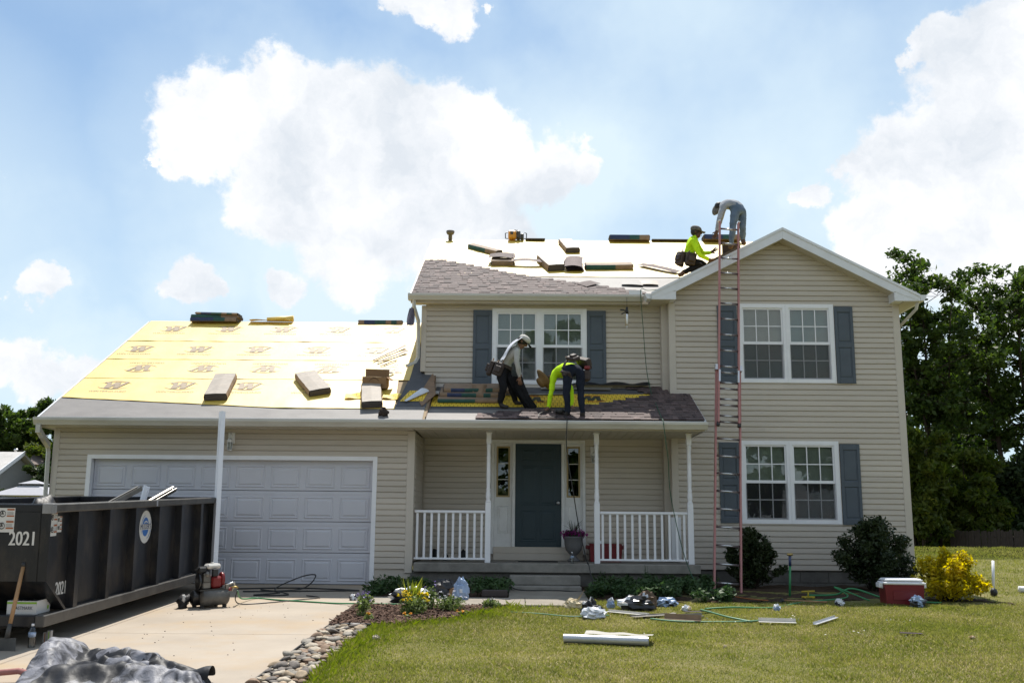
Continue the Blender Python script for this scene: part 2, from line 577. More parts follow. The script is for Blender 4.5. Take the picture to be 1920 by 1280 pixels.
SOFFITM = mat('soffit_vinyl', (0.54, 0.50, 0.42), rough=0.55, var=0.05, scale=3, spec=0.3)
WHITE = mat('white_vinyl', (0.80, 0.80, 0.83), rough=0.4, var=0.04, scale=4, spec=0.4)
WHITEP = mat('white_paint', (0.72, 0.72, 0.72), rough=0.5, var=0.05, scale=6, spec=0.4, dirt=(0.45, 0.43, 0.40), dscale=5, damt=0.25)
DOORWHITE = mat('garage_door_steel', (0.56, 0.56, 0.61), rough=0.45, var=0.04, scale=1.5, spec=0.4, bump=0.05, bscale=160)
SLATE = mat('slate_blue_paint', (0.078, 0.096, 0.118), rough=0.5, var=0.08, scale=4, spec=0.35)
DOORM = mat('dark_slate_door', (0.026, 0.047, 0.060), rough=0.45, var=0.08, scale=4, spec=0.35)
CONC = mat('old_concrete', (0.25, 0.235, 0.21), rough=0.9, var=0.2, scale=5, bump=0.35, bscale=90, spec=0.15, dirt=(0.12, 0.11, 0.1), dscale=2.0, damt=0.6)
FOUND = mat('foundation_block', (0.15, 0.142, 0.13), rough=0.95, var=0.2, scale=4, bump=0.4, bscale=70, spec=0.1, dirt=(0.07, 0.065, 0.06), dscale=2.2, damt=0.6)
GLASS = glass_mat('window_glass', (0.82, 0.86, 0.85))
SCREEN = None
BLIND = mat('blind_vinyl', (0.66, 0.66, 0.60), rough=0.5, var=0.04, scale=3)
INSIDE = mat('room_plaster', (0.30, 0.28, 0.25), rough=0.9, var=0.05)
BRASS = mat('aged_brass', (0.42, 0.30, 0.12), rough=0.35, var=0.15, metal=0.9)
GOLDF = mat('gold_painted_frame', (0.36, 0.27, 0.13), rough=0.45, var=0.1)
METAL = mat('bare_metal', (0.55, 0.55, 0.56), rough=0.3, var=0.1, metal=0.9)
BLACKM = mat('black_plastic', (0.02, 0.02, 0.021), rough=0.45, var=0.2)
WOODB = mat('weathered_lumber', (0.22, 0.14, 0.085), rough=0.85, var=0.3, scale=8, stretch=(1, 1, 6), bump=0.2)


def screen_mat():
    m = bpy.data.materials.new('insect_screen'); m.use_nodes = True
    nt = m.node_tree; N, L = nt.nodes, nt.links
    b = N['Principled BSDF']; b.inputs['Base Color'].default_value = (0.03, 0.03, 0.033, 1); b.inputs['Roughness'].default_value = 0.8
    t = N.new('ShaderNodeBsdfTransparent'); mx = N.new('ShaderNodeMixShader'); mx.inputs[0].default_value = 0.26
    L.new(t.outputs[0], mx.inputs[1]); L.new(b.outputs[0], mx.inputs[2]); L.new(mx.outputs[0], N['Material Output'].inputs['Surface'])
    return m


SCREEN = screen_mat()

house = thing('house', 'two-storey beige vinyl house with attached garage and its roof half stripped', 'house', (0, 17.2, 0))


def wall_with_holes(name, x0, x1, z0, z1, Y, holes, t=0.14, poly_top=None):
    """a wall slab facing -Y with real openings"""
    xs = sorted({x0, x1} | {h[0] for h in holes} | {h[1] for h in holes})
    zs = sorted({z0, z1} | {h[2] for h in holes} | {h[3] for h in holes})
    b = MB()
    for i in range(len(xs) - 1):
        for j in range(len(zs) - 1):
            cx, cz = (xs[i] + xs[i + 1]) / 2, (zs[j] + zs[j + 1]) / 2
            if any(h[0] < cx < h[1] and h[2] < cz < h[3] for h in holes): continue
            b.box(xs[i], xs[i + 1], Y, Y + t, zs[j], zs[j + 1])
    if poly_top:
        b.prism([(x, Y, z) for x, z in poly_top], (0, t, 0))
    return b.build(name, SIDING, house)


def plank_mesh():
    b = MB(); e = EXPO
    # lap profile: the butt stands proud of the course below
    prof = [(-0.026, 0.0), (-0.027, 0.006), (-0.021, e - 0.022), (-0.009, e - 0.012), (-0.004, e), (-0.001, e + 0.002), (-0.001, 0.0)]
    vs = [(-0.5, y, z) for y, z in prof] + [(0.5, y, z) for y, z in prof]
    n = len(prof)
    fs = [(i, (i + 1) % n, n + (i + 1) % n, n + i) for i in range(n)] + [tuple(range(n))[::-1], tuple(range(n, 2 * n))]
    b.add(vs, fs)
    return b.mesh('siding_plank', SIDING)


PLANK = plank_mesh()


def siding(wall, x0, x1, z0, z1, Y, holes=(), clip=None):
    n = int(round((z1 - z0) / EXPO))
    for k in range(n):
        za = z0 + k * EXPO; zc = za + EXPO / 2
        a, b = (x0, x1) if clip is None else clip(za, za + EXPO)
        if b - a < 0.05: continue
        spans = [(a, b)]
        for h in holes:
            if h[2] < zc < h[3]:
                ns = []
                for (p, q) in spans:
                    if h[0] <= p and h[1] >= q: continue
                    if h[1] <= p or h[0] >= q: ns.append((p, q)); continue
                    if h[0] > p: ns.append((p, h[0]))
                    if h[1] < q: ns.append((h[1], q))
                spans = ns
        cut = []
        for (p, q) in spans:                       # long courses are made of lapped lengths
            if q - p > 2.9:
                mseam = p + (q - p) * random.uniform(0.25, 0.75); cut += [(p, mseam + 0.012), (mseam, q)]
            else: cut.append((p, q))
        for (p, q) in cut:
            if q - p < 0.03: continue
            inst('siding_plank', PLANK, wall, ((p + q) / 2, Y + random.uniform(-0.0022, 0.0), za + random.uniform(-0.0012, 0.0012)), scale=(q - p, 1, 1))


# ---- openings (x0, x1, z0, z1)
W_MID = (-0.50, 1.25, 3.66, 5.07)
W_UP = (4.10, 5.84, 3.67, 5.11)
W_LO = (4.06, 5.81, 1.11, 2.55)
GD = (-7.36, -2.50, 0.0, 2.10)
ENTRY = (-0.47, 1.19, 0.44, 2.565)

wg = wall_with_holes('garage_wall', -8.0, -1.80, 0.26, 2.62, YG, [GD])
siding(wg, -7.93, -1.92, 0.28, 2.62, YG, [(GD[0] - 0.06, GD[1] + 0.06, 0, GD[3] + 0.07)])
wc = wall_with_holes('entry_wall', -1.80, 2.80, 0.30, 5.16, YB, [W_MID, ENTRY])
siding(wc, -1.75, 2.78, 0.42, 2.60, YB, [(ENTRY[0] - 0.04, ENTRY[1] + 0.04, 0.40, 2.59)])
siding(wc, -1.78, 2.78, 3.46, 5.14, YB, [(W_MID[0] + 0.02, W_MID[1] - 0.02, W_MID[2], W_MID[3])])
GAB = lambda x: 6.528 - 0.51 * abs(x - 4.9) - 0.20
wr = wall_with_holes('wing_wall', 2.80, 7.08, 0.262, 5.15, YR, [W_UP, W_LO],
                     poly_top=[(2.80, 5.15), (7.08, 5.15), (7.08, GAB(7.08) + 0.02), (4.9, GAB(4.9)), (2.80, GAB(2.80) + 0.02)])


def gclip(za, zb):
    zm = zb - 0.03
    if zm < 5.25: return (2.91, 6.97)
    d = max(0, (GAB(4.9) + 0.035 - za) / 0.51)
    return (4.9 - min(d, 1.99), 4.9 + min(d, 2.07))


siding(wr, 2.91, 6.97, 0.27, 6.32, YR, [(W_UP[0] + 0.02, W_UP[1] - 0.02, W_UP[2], W_UP[3]), (W_LO[0] + 0.02, W_LO[1] - 0.02, W_LO[2], W_LO[3])], gclip)


def side_wall(name, X, y0, y1, z0, z1, t, outward):
    b = MB(); b.box(min(X, X - outward * t), max(X, X - outward * t), y0, y1, z0, z1)
    w = b.build(name, SIDING, house)
    c = MB(); k = 0
    while z0 + 0.02 + k * EXPO < z1 - 0.02:
        za = z0 + 0.02 + k * EXPO; k += 1
        c.prism([(X + outward * 0.001, y0 + 0.01, za), (X + outward * 0.019, y0 + 0.01, za), (X + outward * 0.006, y0 + 0.01, za + EXPO)], (0, y1 - y0 - 0.02, 0))
    c.build('siding_courses', SIDING, w, kind='stuff')
    return w


side_wall('porch_side_wall', -1.80, YG + 0.141, YB - 0.001, 0.40, 2.60, 0.13, 1)
side_wall('wing_side_wall', 2.80, YR + 0.141, YB - 0.001, 0.40, 5.14, -0.13, -1)
side_wall('garage_side_wall', -8.0, YG + 0.141, 25.9, 0.26, 2.62, 0.14, -1)
side_wall('wing_outer_wall', 7.08, YR + 0.141, 27.1, 0.2, 5.16, 0.14, 1)
side_wall('upper_side_wall', -1.80, YB + 0.141, 27.1, 3.2, 5.16, 0.14, -1)
b = MB()
b.box(-8.0, -1.94, 25.9, 26.04, 0, 2.9); b.box(-1.80, 7.08, 27.1, 27.24, 0, 5.4)
b.prism([(-8.0, YG + 0.2, 2.62), (-8.0, 25.9, 2.62), (-8.0, 21.4, 5.16)], (0.12, 0, 0))
b.prism([(-1.80, YB + 0.1, 5.16), (-1.80, 27.1, 5.16), (-1.80, 22.75, 7.46)], (0.12, 0, 0))
b.prism([(6.40, YB + 0.6, 5.16), (6.40, 27.1, 5.16), (6.40, 22.75, 7.46)], (0.12, 0, 0))
b.box(-1.94, -1.80, YB + 0.15, 26.0, 0, 3.2)
b.build('back_wall', SIDING, house)
b = MB()
b.box(-1.7, 7.0, YB + 0.16, 27.05, 2.62, 2.80); b.box(-1.7, 7.0, YB + 0.16, 27.05, 0.42, 0.55)
b.box(-1.7, 7.0, 22.5, 22.6, 0.55, 2.62); b.box(-1.7, 7.0, 22.5, 22.6, 2.8, 5.15)
b.box(3.4, 3.5, YR + 0.16, 22.5, 0.55, 2.62); b.box(3.4, 3.5, YR + 0.16, 22.5, 2.80, 5.15)
b.box(-1.7, 7.0, YB + 0.2, 27.05, 5.15, 5.20); b.box(2.95, 6.9, YR + 0.16, YB + 0.2, 5.15, 5.20)
b.box(2.95, 6.9, YR + 0.16, YB + 0.2, 2.62, 2.80)
b.build('room_partition', INSIDE, house)

# ---- foundation, porch
for (xa, xc, ya, yc, za, zc) in ((-7.98, -7.44, YG + 0.02, YG + 0.2, -0.25, 0.258), (-2.42, -1.82, YG + 0.02, YG + 0.2, -0.25, 0.258), (-1.815, 3.04, YG - 0.02, YB, -0.3, 0.235)):
    b = MB(); b.bevbox(xa, xc, ya, yc, za, zc, 0.005); b.build('foundation', FOUND, house)
b = MB(); b.box(3.045, 7.06, YR + 0.02, YR + 0.2, -0.3, 0.258); fw_ = b.build('foundation', FOUND, house)
cb_ = MB(); cb_.bevbox(-0.5, 0.5, -0.014, 0.02, -0.095, 0.095, 0.006); CBM = cb_.mesh('concrete_block', FOUND)
for r_ in range(3):
    for k in range(9):
        xa = max(3.05, 3.05 + k * 0.5 - (0.25 if r_ % 2 else 0)); xc = min(7.05, 3.05 + (k + 1) * 0.5 - (0.25 if r_ % 2 else 0))
        if xc - xa > 0.1: inst('concrete_block', CBM, fw_, ((xa + xc) / 2, YR + 0.02, 0.145 - 0.2 * r_), scale=(xc - xa - 0.012, 1, 1))
b = MB()
b.bevbox(-1.76, 3.06, YG - 0.10, YB - 0.021, 0.236, 0.39, 0.012)
b.build('porch_slab', CONC, house)
b = MB(); b.bevbox(-0.14, 1.03, 16.55, YG - 0.021, -0.12, 0.05, 0.015); b.bevbox(-0.14, 1.03, 16.80, YG - 0.022, 0.05, 0.205, 0.015)
b.build('porch_step', CONC, house)
b = MB(); b.bevbox(-0.46, 1.18, YB - 0.14, YB - 0.022, 0.391, 0.52, 0.008); b.bevbox(-0.46, 1.18, YB - 0.08, YB + 0.06, 0.52, 0.63, 0.008)
b.build('door_threshold', TRIM, house)

# ---- corner boards
for (x0, x1, Y, z0, z1) in ((-8.04, -7.93, YG, 0.25, 2.60), (-1.92, -1.79, YG, 0.21, 2.60), (-1.88, -1.78, YB, 3.86, 5.14),
                            (2.785, 2.91, YR, 0.40, 5.15), (6.97, 7.10, YR, 0.24, 5.15)):
    b = MB(); b.bevbox(x0, x1, Y - 0.03, Y + 0.10, z0, z1, 0.006); b.build('corner_board', TRIM, house)

# ---- soffits
sp = MB(); sp.bevbox(-0.062, 0.062, 0, 1, 0, 0.012, 0.004)
SPM = sp.mesh('soffit_panel', SOFFITM)


def soffit(x0, x1, y0, y1, z, pitch=0.13):
    b = MB(); b.box(x0, x1, y0, y1, z + 0.014, z + 0.03)
    s = b.build('soffit', SOFFITM, house)
    n = int((x1 - x0) / pitch)
    for k in range(n):
        inst('soffit_panel', SPM, s, (x0 + (k + 0.5) * (x1 - x0) / n, y0 + 0.004, z + random.uniform(0, 0.0015)), scale=((x1 - x0) / n / 0.1285, y1 - y0 - 0.008, 1))


soffit(-1.78, 3.10, 16.83, YB - 0.03, 2.60, 0.15)
soffit(-8.1, -1.80, 16.83, YG - 0.03, 2.60, 0.32)
soffit(-2.0, 2.79, 18.45, YB - 0.03, 5.145, 0.13)
b = MB(); b.box(2.44, 2.785, 18.03, YB, 5.140, 5.155); b.build('soffit', SOFFITM, house); b = MB(); b.box(7.10, 7.385, 18.03, 23, 5.13, 5.145); b.build('soffit', SOFFITM, house)
b = MB()
b.box(-1.76, 2.78, YB - 0.035, YB - 0.019, 2.565, 2.60); b.box(-7.93, -1.92, YG - 0.035, YG - 0.019, 2.575, 2.60); b.box(-1.78, 2.785, YB - 0.036, YB - 0.019, 5.105, 5.14)
b.build('trim_channel', TRIM, house)


# ---- garage door with its raised panels
b = MB()
b.box(-7.43, -7.355, YG - 0.03, YG + 0.13, 0.0, 2.155); b.box(-2.505, -2.43, YG - 0.03, YG + 0.13, 0.0, 2.155)
b.box(-7.354, -2.506, YG - 0.029, YG + 0.13, 2.085, 2.156)
b.build('garage_door_frame', WHITE, house)
gd = thing('garage_door', loc=(-4.93, YG + 0.1, 0), parent=house)
b = MB()
for r in range(4):
    z0 = 0.005 + r * 0.521
    b.bevbox(-7.35, -2.51, YG + 0.10, YG + 0.14, z0 + 0.004, z0 + 0.517, 0.006)
    b.box(-7.35, -2.51, YG + 0.096, YG + 0.105, z0 + 0.455, z0 + 0.468)
b.build('door_section', DOORWHITE, gd)


def raised_panel(w, h, fr=0.035, d=0.012, rec=0.010):
    """a moulded panel: a groove, then a field that rises again; faces -Y, centred"""
    vs = []; fs = []
    rings = [(0, 0), (0.012, rec), (fr, rec), (fr + 0.018, -0.002), (fr + 0.03, -0.003)]
    for inset, y in rings:
        x, z = w / 2 - inset, h / 2 - inset
        vs += [(-x, y, -z), (x, y, -z), (x, y, z), (-x, y, z)]
    for r in range(len(rings) - 1):
        for k in range(4):
            fs.append((r * 4 + k, r * 4 + (k + 1) % 4, r * 4 + 4 + (k + 1) % 4, r * 4 + 4 + k))
    q = (len(rings) - 1) * 4
    fs.append((q, q + 1, q + 2, q + 3))
    return vs, fs


vs, fs = raised_panel(0.475, 0.335, fr=0.03)
pb = MB(); pb.add([(x, y - 0.012, z) for x, y, z in vs], fs)
pb.add([(-0.2375, -0.012, -0.1675), (0.2375, -0.012, -0.1675), (0.2375, -0.012, 0.1675), (-0.2375, -0.012, 0.1675), (-0.255, 0, -0.185), (0.255, 0, -0.185), (0.255, 0, 0.185), (-0.255, 0, 0.185)],
       [(0, 4, 5, 1), (1, 5, 6, 2), (2, 6, 7, 3), (3, 7, 4, 0)])
GP = pb.mesh('raised_panel', DOORWHITE)
for r in range(4):
    for c in range(8):
        inst('raised_panel', GP, gd, (-7.35 + 0.305 + c * 0.604, YG + 0.099, 0.005 + r * 0.521 + 0.235))
b = MB(); b.box(-7.35, -2.51, YG + 0.09, YG + 0.13, 0.0, 0.012); b.build('bottom_seal', BLACKM, gd)


# ---- windows
def window(hole, Y, blinds):
    """a twin double-hung opening: two windows side by side, each with frame, sashes, panes, muntins, blind"""
    x0, x1, z0, z1 = hole
    xm = (x0 + x1) / 2
    for (a, c) in ((x0, xm), (xm, x1)):
        w = thing('window', loc=((a + c) / 2, Y, z0), parent=house)
        b = MB()
        fw = 0.075
        oa, oc = (a - 0.025, c) if a == x0 else (a, c + 0.025)
        b.box(oa, a + fw - 0.02, Y - 0.035, Y + 0.08, z0 - 0.025, z1 + 0.025)
        b.box(c - fw + 0.02, oc, Y - 0.035, Y + 0.08, z0 - 0.025, z1 + 0.025)
        b.box(a + fw - 0.02, c - fw + 0.02, Y - 0.034, Y + 0.08, z1 - fw + 0.025, z1 + 0.0255)
        b.box(a + fw - 0.02, c - fw + 0.02, Y - 0.034, Y + 0.08, z0 - 0.0255, z0 + fw - 0.03)
        b.box(oa, oa + 0.012 if a == x0 else oa + 0.006, Y - 0.043, Y - 0.035, z0 - 0.025, z1 + 0.025)
        b.build('frame', WHITE, w)
        ia, ic, iz0, iz1 = a + fw - 0.02, c - fw + 0.02, z0 + fw - 0.03, z1 - fw + 0.025
        zm = (iz0 + iz1) / 2 + 0.01
        for up in (1, 0):
            za, zb = (zm - 0.03, iz1) if up else (iz0, zm + 0.03)
            y = Y - 0.012 if up else Y + 0.012
            t = 0.032
            s = MB()
            s.box(ia, ia + t, y, y + 0.03, za, zb); s.box(ic - t, ic, y, y + 0.03, za, zb)
            s.box(ia + t, ic - t, y + 0.001, y + 0.03, zb - t - (0 if up else 0.02), zb); s.box(ia + t, ic - t, y + 0.001, y + 0.03, za, za + t + (0.02 if up else 0))
            s.build('sash', WHITE, w)
            g = MB(); ga, gc, gz0, gz1 = ia + t, ic - t, za + t, zb - t
            g.box(ga, gc, y + 0.012, y + 0.016, gz0, gz1); g.build('pane', GLASS, w)
            mm = MB(); mt = 0.009
            for k in (1, 2):
                xk = ga + (gc - ga) * k / 3
                mm.box(xk - mt, xk + mt, y + 0.004, y + 0.010, gz0, gz1)
            zk = (gz0 + gz1) / 2
            for k in range(3):
                xa = ga + (gc - ga) * k / 3 + (mt if k else 0); xb = ga + (gc - ga) * (k + 1) / 3 - (mt if k < 2 else 0)
                mm.box(xa, xb, y + 0.0045, y + 0.0095, zk - mt, zk + mt)
            mm.build('muntin', WHITE, w)
        sc = MB(); sc.box(ia + 0.015, ic - 0.015, Y - 0.008, Y - 0.006, iz0 + 0.01, zm - 0.03); sc.build('insect_screen', SCREEN, w)
        bl = MB()
        zlow = {'full': iz0 + 0.01, 'half': zm + 0.055}[blinds]
        z = iz1 - 0.01
        while z > zlow:
            bl.add([(ia + 0.01, Y + 0.070, z - 0.0115), (ic - 0.01, Y + 0.070, z - 0.0115), (ic - 0.01, Y + 0.082, z + 0.0095), (ia + 0.01, Y + 0.082, z + 0.0095)], [(0, 1, 2, 3)])
            z -= 0.021
        bl.box(ia + 0.01, ic - 0.01, Y + 0.066, Y + 0.088, zlow - 0.016, zlow)
        bl.build('blind', BLIND, w)


window(W_MID, YB, 'full'); window(W_UP, YR, 'full'); window(W_LO, YR, 'half')


def shutter(x0, x1, z0, z1, Y):
    s = thing('shutter', loc=((x0 + x1) / 2, Y - 0.03, z0), parent=house)
    st = 0.052; zm = z0 + (z1 - z0) * 0.5
    b = MB()
    y0, y1 = Y - 0.052, Y - 0.018
    b.bevbox(x0, x0 + st, y0, y1, z0, z1, 0.004); b.bevbox(x1 - st, x1, y0, y1, z0, z1, 0.004)
    for (a, c) in ((z0, z0 + 0.105), (zm - 0.05, zm + 0.05), (z1 - 0.105, z1)):
        b.bevbox(x0 + st, x1 - st, y0 + 0.001, y1, a, c, 0.003)
    b.build('shutter_frame', SLATE, s)
    for (a, c) in ((z0 + 0.105, zm - 0.05), (zm + 0.05, z1 - 0.105)):
        p = MB(); vs, fs = raised_panel(x1 - x0 - 2 * st, c - a, fr=0.012, rec=0.006)
        p.add([(x + (x0 + x1) / 2, y + Y - 0.040, z + (a + c) / 2) for x, y, z in vs], fs)
        p.build('raised_panel', SLATE, s)


for (x0, x1, z0, z1, Y) in ((-0.89, -0.53, 3.635, 5.055, YB), (1.28, 1.64, 3.635, 5.055, YB), (3.69, 4.055, 3.645, 5.095, YR), (5.875, 6.22, 3.64, 5.09, YR),
                            (3.65, 4.015, 1.09, 2.54, YR), (5.85, 6.21, 1.075, 2.525, YR)):
    shutter(x0, x1, z0, z1, Y)

# ---- entry: door, sidelights, casing
b = MB()
zt = 2.60
for (a, c) in ((-0.515, -0.455), (-0.125, -0.065), (0.79, 0.85), (1.175, 1.235)):
    b.bevbox(a, c, YB - 0.055, YB + 0.09, 0.631 if a > -0.5 and a < 1 else 0.50, 2.515, 0.006)
b.bevbox(-0.515, 1.235, YB - 0.06, YB + 0.09, 2.516, 2.585, 0.006)
b.build('door_casing', WHITEP, house)
fd = thing('front_door', loc=(0.36, YB, 0.63), parent=house)
b = MB(); b.box(-0.062, 0.787, YB - 0.005, YB + 0.04, 0.632, 2.515); b.build('door_slab', DOORM, fd)
for (xa, xc) in ((0.05, 0.33), (0.395, 0.675)):
    for (za, zc) in ((0.74, 1.28), (1.40, 2.10), (2.20, 2.42)):
        p = MB(); vs, fs = raised_panel(xc - xa, zc - za, fr=0.02, rec=0.003)
        p.add([(x + (xa + xc) / 2, y + YB - 0.009, z + (za + zc) / 2) for x, y, z in vs], fs)
        e = 0.012; hx, hz = (xc - xa) / 2, (zc - za) / 2; cx, cz = (xa + xc) / 2, (za + zc) / 2
        p.add([(cx - hx, YB - 0.009, cz - hz), (cx + hx, YB - 0.009, cz - hz), (cx + hx, YB - 0.009, cz + hz), (cx - hx, YB - 0.009, cz + hz),
               (cx - hx - e, YB - 0.005, cz - hz - e), (cx + hx + e, YB - 0.005, cz - hz - e), (cx + hx + e, YB - 0.005, cz + hz + e), (cx - hx - e, YB - 0.005, cz + hz + e)],
              [(0, 4, 5, 1), (1, 5, 6, 2), (2, 6, 7, 3), (3, 7, 4, 0)])
        p.build('raised_panel', DOORM, fd)
b = MB(); b.lathe([(0.012, 0), (0.014, 0.03), (0.03, 0.045), (0.034, 0.06), (0.02, 0.078), (0.002, 0.08)], 14, M=Matrix.Translation((0.727, YB - 0.006, 1.43)) @ Matrix.Rotation(rad(90), 4, 'X'))
b.lathe([(0.03, 0), (0.03, 0.006)], 14, M=Matrix.Translation((0.727, YB - 0.006, 1.43)) @ Matrix.Rotation(rad(90), 4, 'X'))
b.build('door_knob', METAL, fd)
for (xa, xc) in ((-0.454, -0.126), (0.851, 1.174)):
    sl = thing('sidelight', loc=((xa + xc) / 2, YB, 0.63), parent=house)
    cx = (xa + xc) / 2
    b = MB()
    b.box(xa, cx - 0.125, YB - 0.01, YB + 0.04, 0.631, 2.515); b.box(cx + 0.125, xc, YB - 0.01, YB + 0.04, 0.631, 2.515)
    b.box(cx - 0.125, cx + 0.125, YB - 0.009, YB + 0.04, 0.631, 1.53); b.box(cx - 0.125, cx + 0.125, YB - 0.009, YB + 0.04, 2.465, 2.515)
    vs, fs = raised_panel(0.19, 0.50, fr=0.02, rec=0.008)
    b.add([(x + cx, y + YB - 0.018, z + 1.12) for x, y, z in vs], fs)
    b.build('sidelight_panel', WHITEP, sl)
    b = MB()
    for (a, c, e, f) in ((cx - 0.125, cx - 0.095, 1.53, 2.465), (cx + 0.095, cx + 0.125, 1.53, 2.465), (cx - 0.095, cx + 0.095, 1.53, 1.56), (cx - 0.095, cx + 0.095, 2.435, 2.465)):
        b.box(a, c, YB - 0.022, YB + 0.02, e, f)
    b.build('frame', GOLDF, sl)
    b = MB(); b.box(cx - 0.095, cx + 0.095, YB - 0.002, YB + 0.003, 1.56, 2.435); b.build('pane', GLASS, sl)
    b = MB()
    for k in (1, 2): b.box(cx - 0.095, cx + 0.095, YB - 0.009, YB - 0.004, 1.56 + 0.292 * k - 0.006, 1.56 + 0.292 * k + 0.006)
    b.build('muntin', WHITEP, sl)


# ---- porch posts and railings
def post(x, y):
    b = MB(); z0, z1 = 0.391, 2.598; h = 0.047
    b.bevbox(x - h, x + h, y - h, y + h, z0, 1.40, 0.005)
    b.bevbox(x - 0.042, x + 0.042, y - 0.042, y + 0.042, 2.40, z1 - 0.02, 0.004)
    b.bevbox(x - 0.055, x + 0.055, y - 0.055, y + 0.055, z1 - 0.02, z1, 0.004)
    prof = [(0.046, 1.40), (0.046, 1.42), (0.034, 1.44), (0.036, 1.455), (0.045, 1.49), (0.040, 1.56), (0.034, 1.60), (0.042, 1.615), (0.036, 1.63), (0.031, 1.65),
            (0.034, 1.75), (0.037, 1.86), (0.040, 1.87), (0.036, 1.89), (0.035, 2.05), (0.034, 2.14), (0.040, 2.15), (0.034, 2.17), (0.032, 2.26), (0.036, 2.34), (0.041, 2.36), (0.033, 2.375), (0.042, 2.40)]
    b.lathe(prof, 16, (x, y, 0))
    return b.build('porch_post', WHITE, house)


PY = 17.26
for x in (-0.52, 1.338, 2.93): post(x, PY)
bal = MB(); bal.box(-0.019, 0.019, -0.014, 0.014, 0, 0.745); BAL = bal.mesh('baluster', WHITE)
for (x0, x1, n) in ((-1.775, -0.567, 10), (1.385, 2.883, 12)):
    r = thing('porch_railing', loc=((x0 + x1) / 2, PY, 0.39), parent=house)
    b = MB(); b.bevbox(x0, x1, PY - 0.03, PY + 0.03, 1.215, 1.26, 0.008); b.build('rail', WHITE, r)
    b = MB(); b.bevbox(x0, x1, PY - 0.022, PY + 0.022, 0.435, 0.47, 0.006); b.build('rail', WHITE, r)
    for k in range(n):
        inst('baluster', BAL, r, (x0 + 0.05 + (x1 - x0 - 0.11) * k / (n - 1), PY, 0.47))
b = MB(); b.box(2.70, 2.87, 17.9, 17.96, 0.42, 1.18); b.build('downspout_end', ALU, house)


# ---- lanterns
def lantern(x, y, z, m, s=1.0):
    l = thing('porch_light', loc=(x, y, z), parent=house)
    b = MB()
    b.bevbox(x - 0.06, x + 0.06, y - 0.045, y - 0.02, z - 0.02, z + 0.17, 0.008)
    b.tube([(x, y - 0.04, z + 0.13), (x, y - 0.09, z + 0.16), (x, y - 0.12, z + 0.12), (x, y - 0.12, z + 0.06)], 0.009, 8)
    b.lathe([(0.012, 0.07), (0.05, 0.03), (0.055, 0.0), (0.05, -0.005)], 8, (x, y - 0.12, z))
    for k in range(6):
        a = math.pi / 3 * k
        b.tube([(x + 0.046 * math.cos(a), y - 0.12 + 0.046 * math.sin(a), z), (x + 0.04 * math.cos(a), y - 0.12 + 0.04 * math.sin(a), z - 0.13)], 0.005, 5)
    b.lathe([(0.044, -0.13), (0.046, -0.14), (0.02, -0.15)], 8, (x, y - 0.12, z))
    b.build('lamp_body', m, l)
    b = MB(); b.lathe([(0.038, -0.125), (0.043, -0.002)], 12, (x, y - 0.12, z)); b.build('glass', GLASS, l)


lantern(-4.96, YG, 2.38, WHITEP); lantern(1.39, YB, 2.30, WHITEP)

# ================================================================== roofs
SG, SM, SP, SW = 0.56, 0.54, 0.44, 0.51         # slopes: garage, main, porch, gable wing
EY, EZ = 16.80, 2.77                            # garage and porch eave
MY, MZ = 18.42, 5.30                            # main eave
zG = lambda Y: EZ + SG * (Y - EY)
zP = lambda Y: EZ + SP * (Y - EY)
zM = lambda Y: MZ + SM * (Y - MY)
GR_Y, MR_Y = 21.40, 22.75


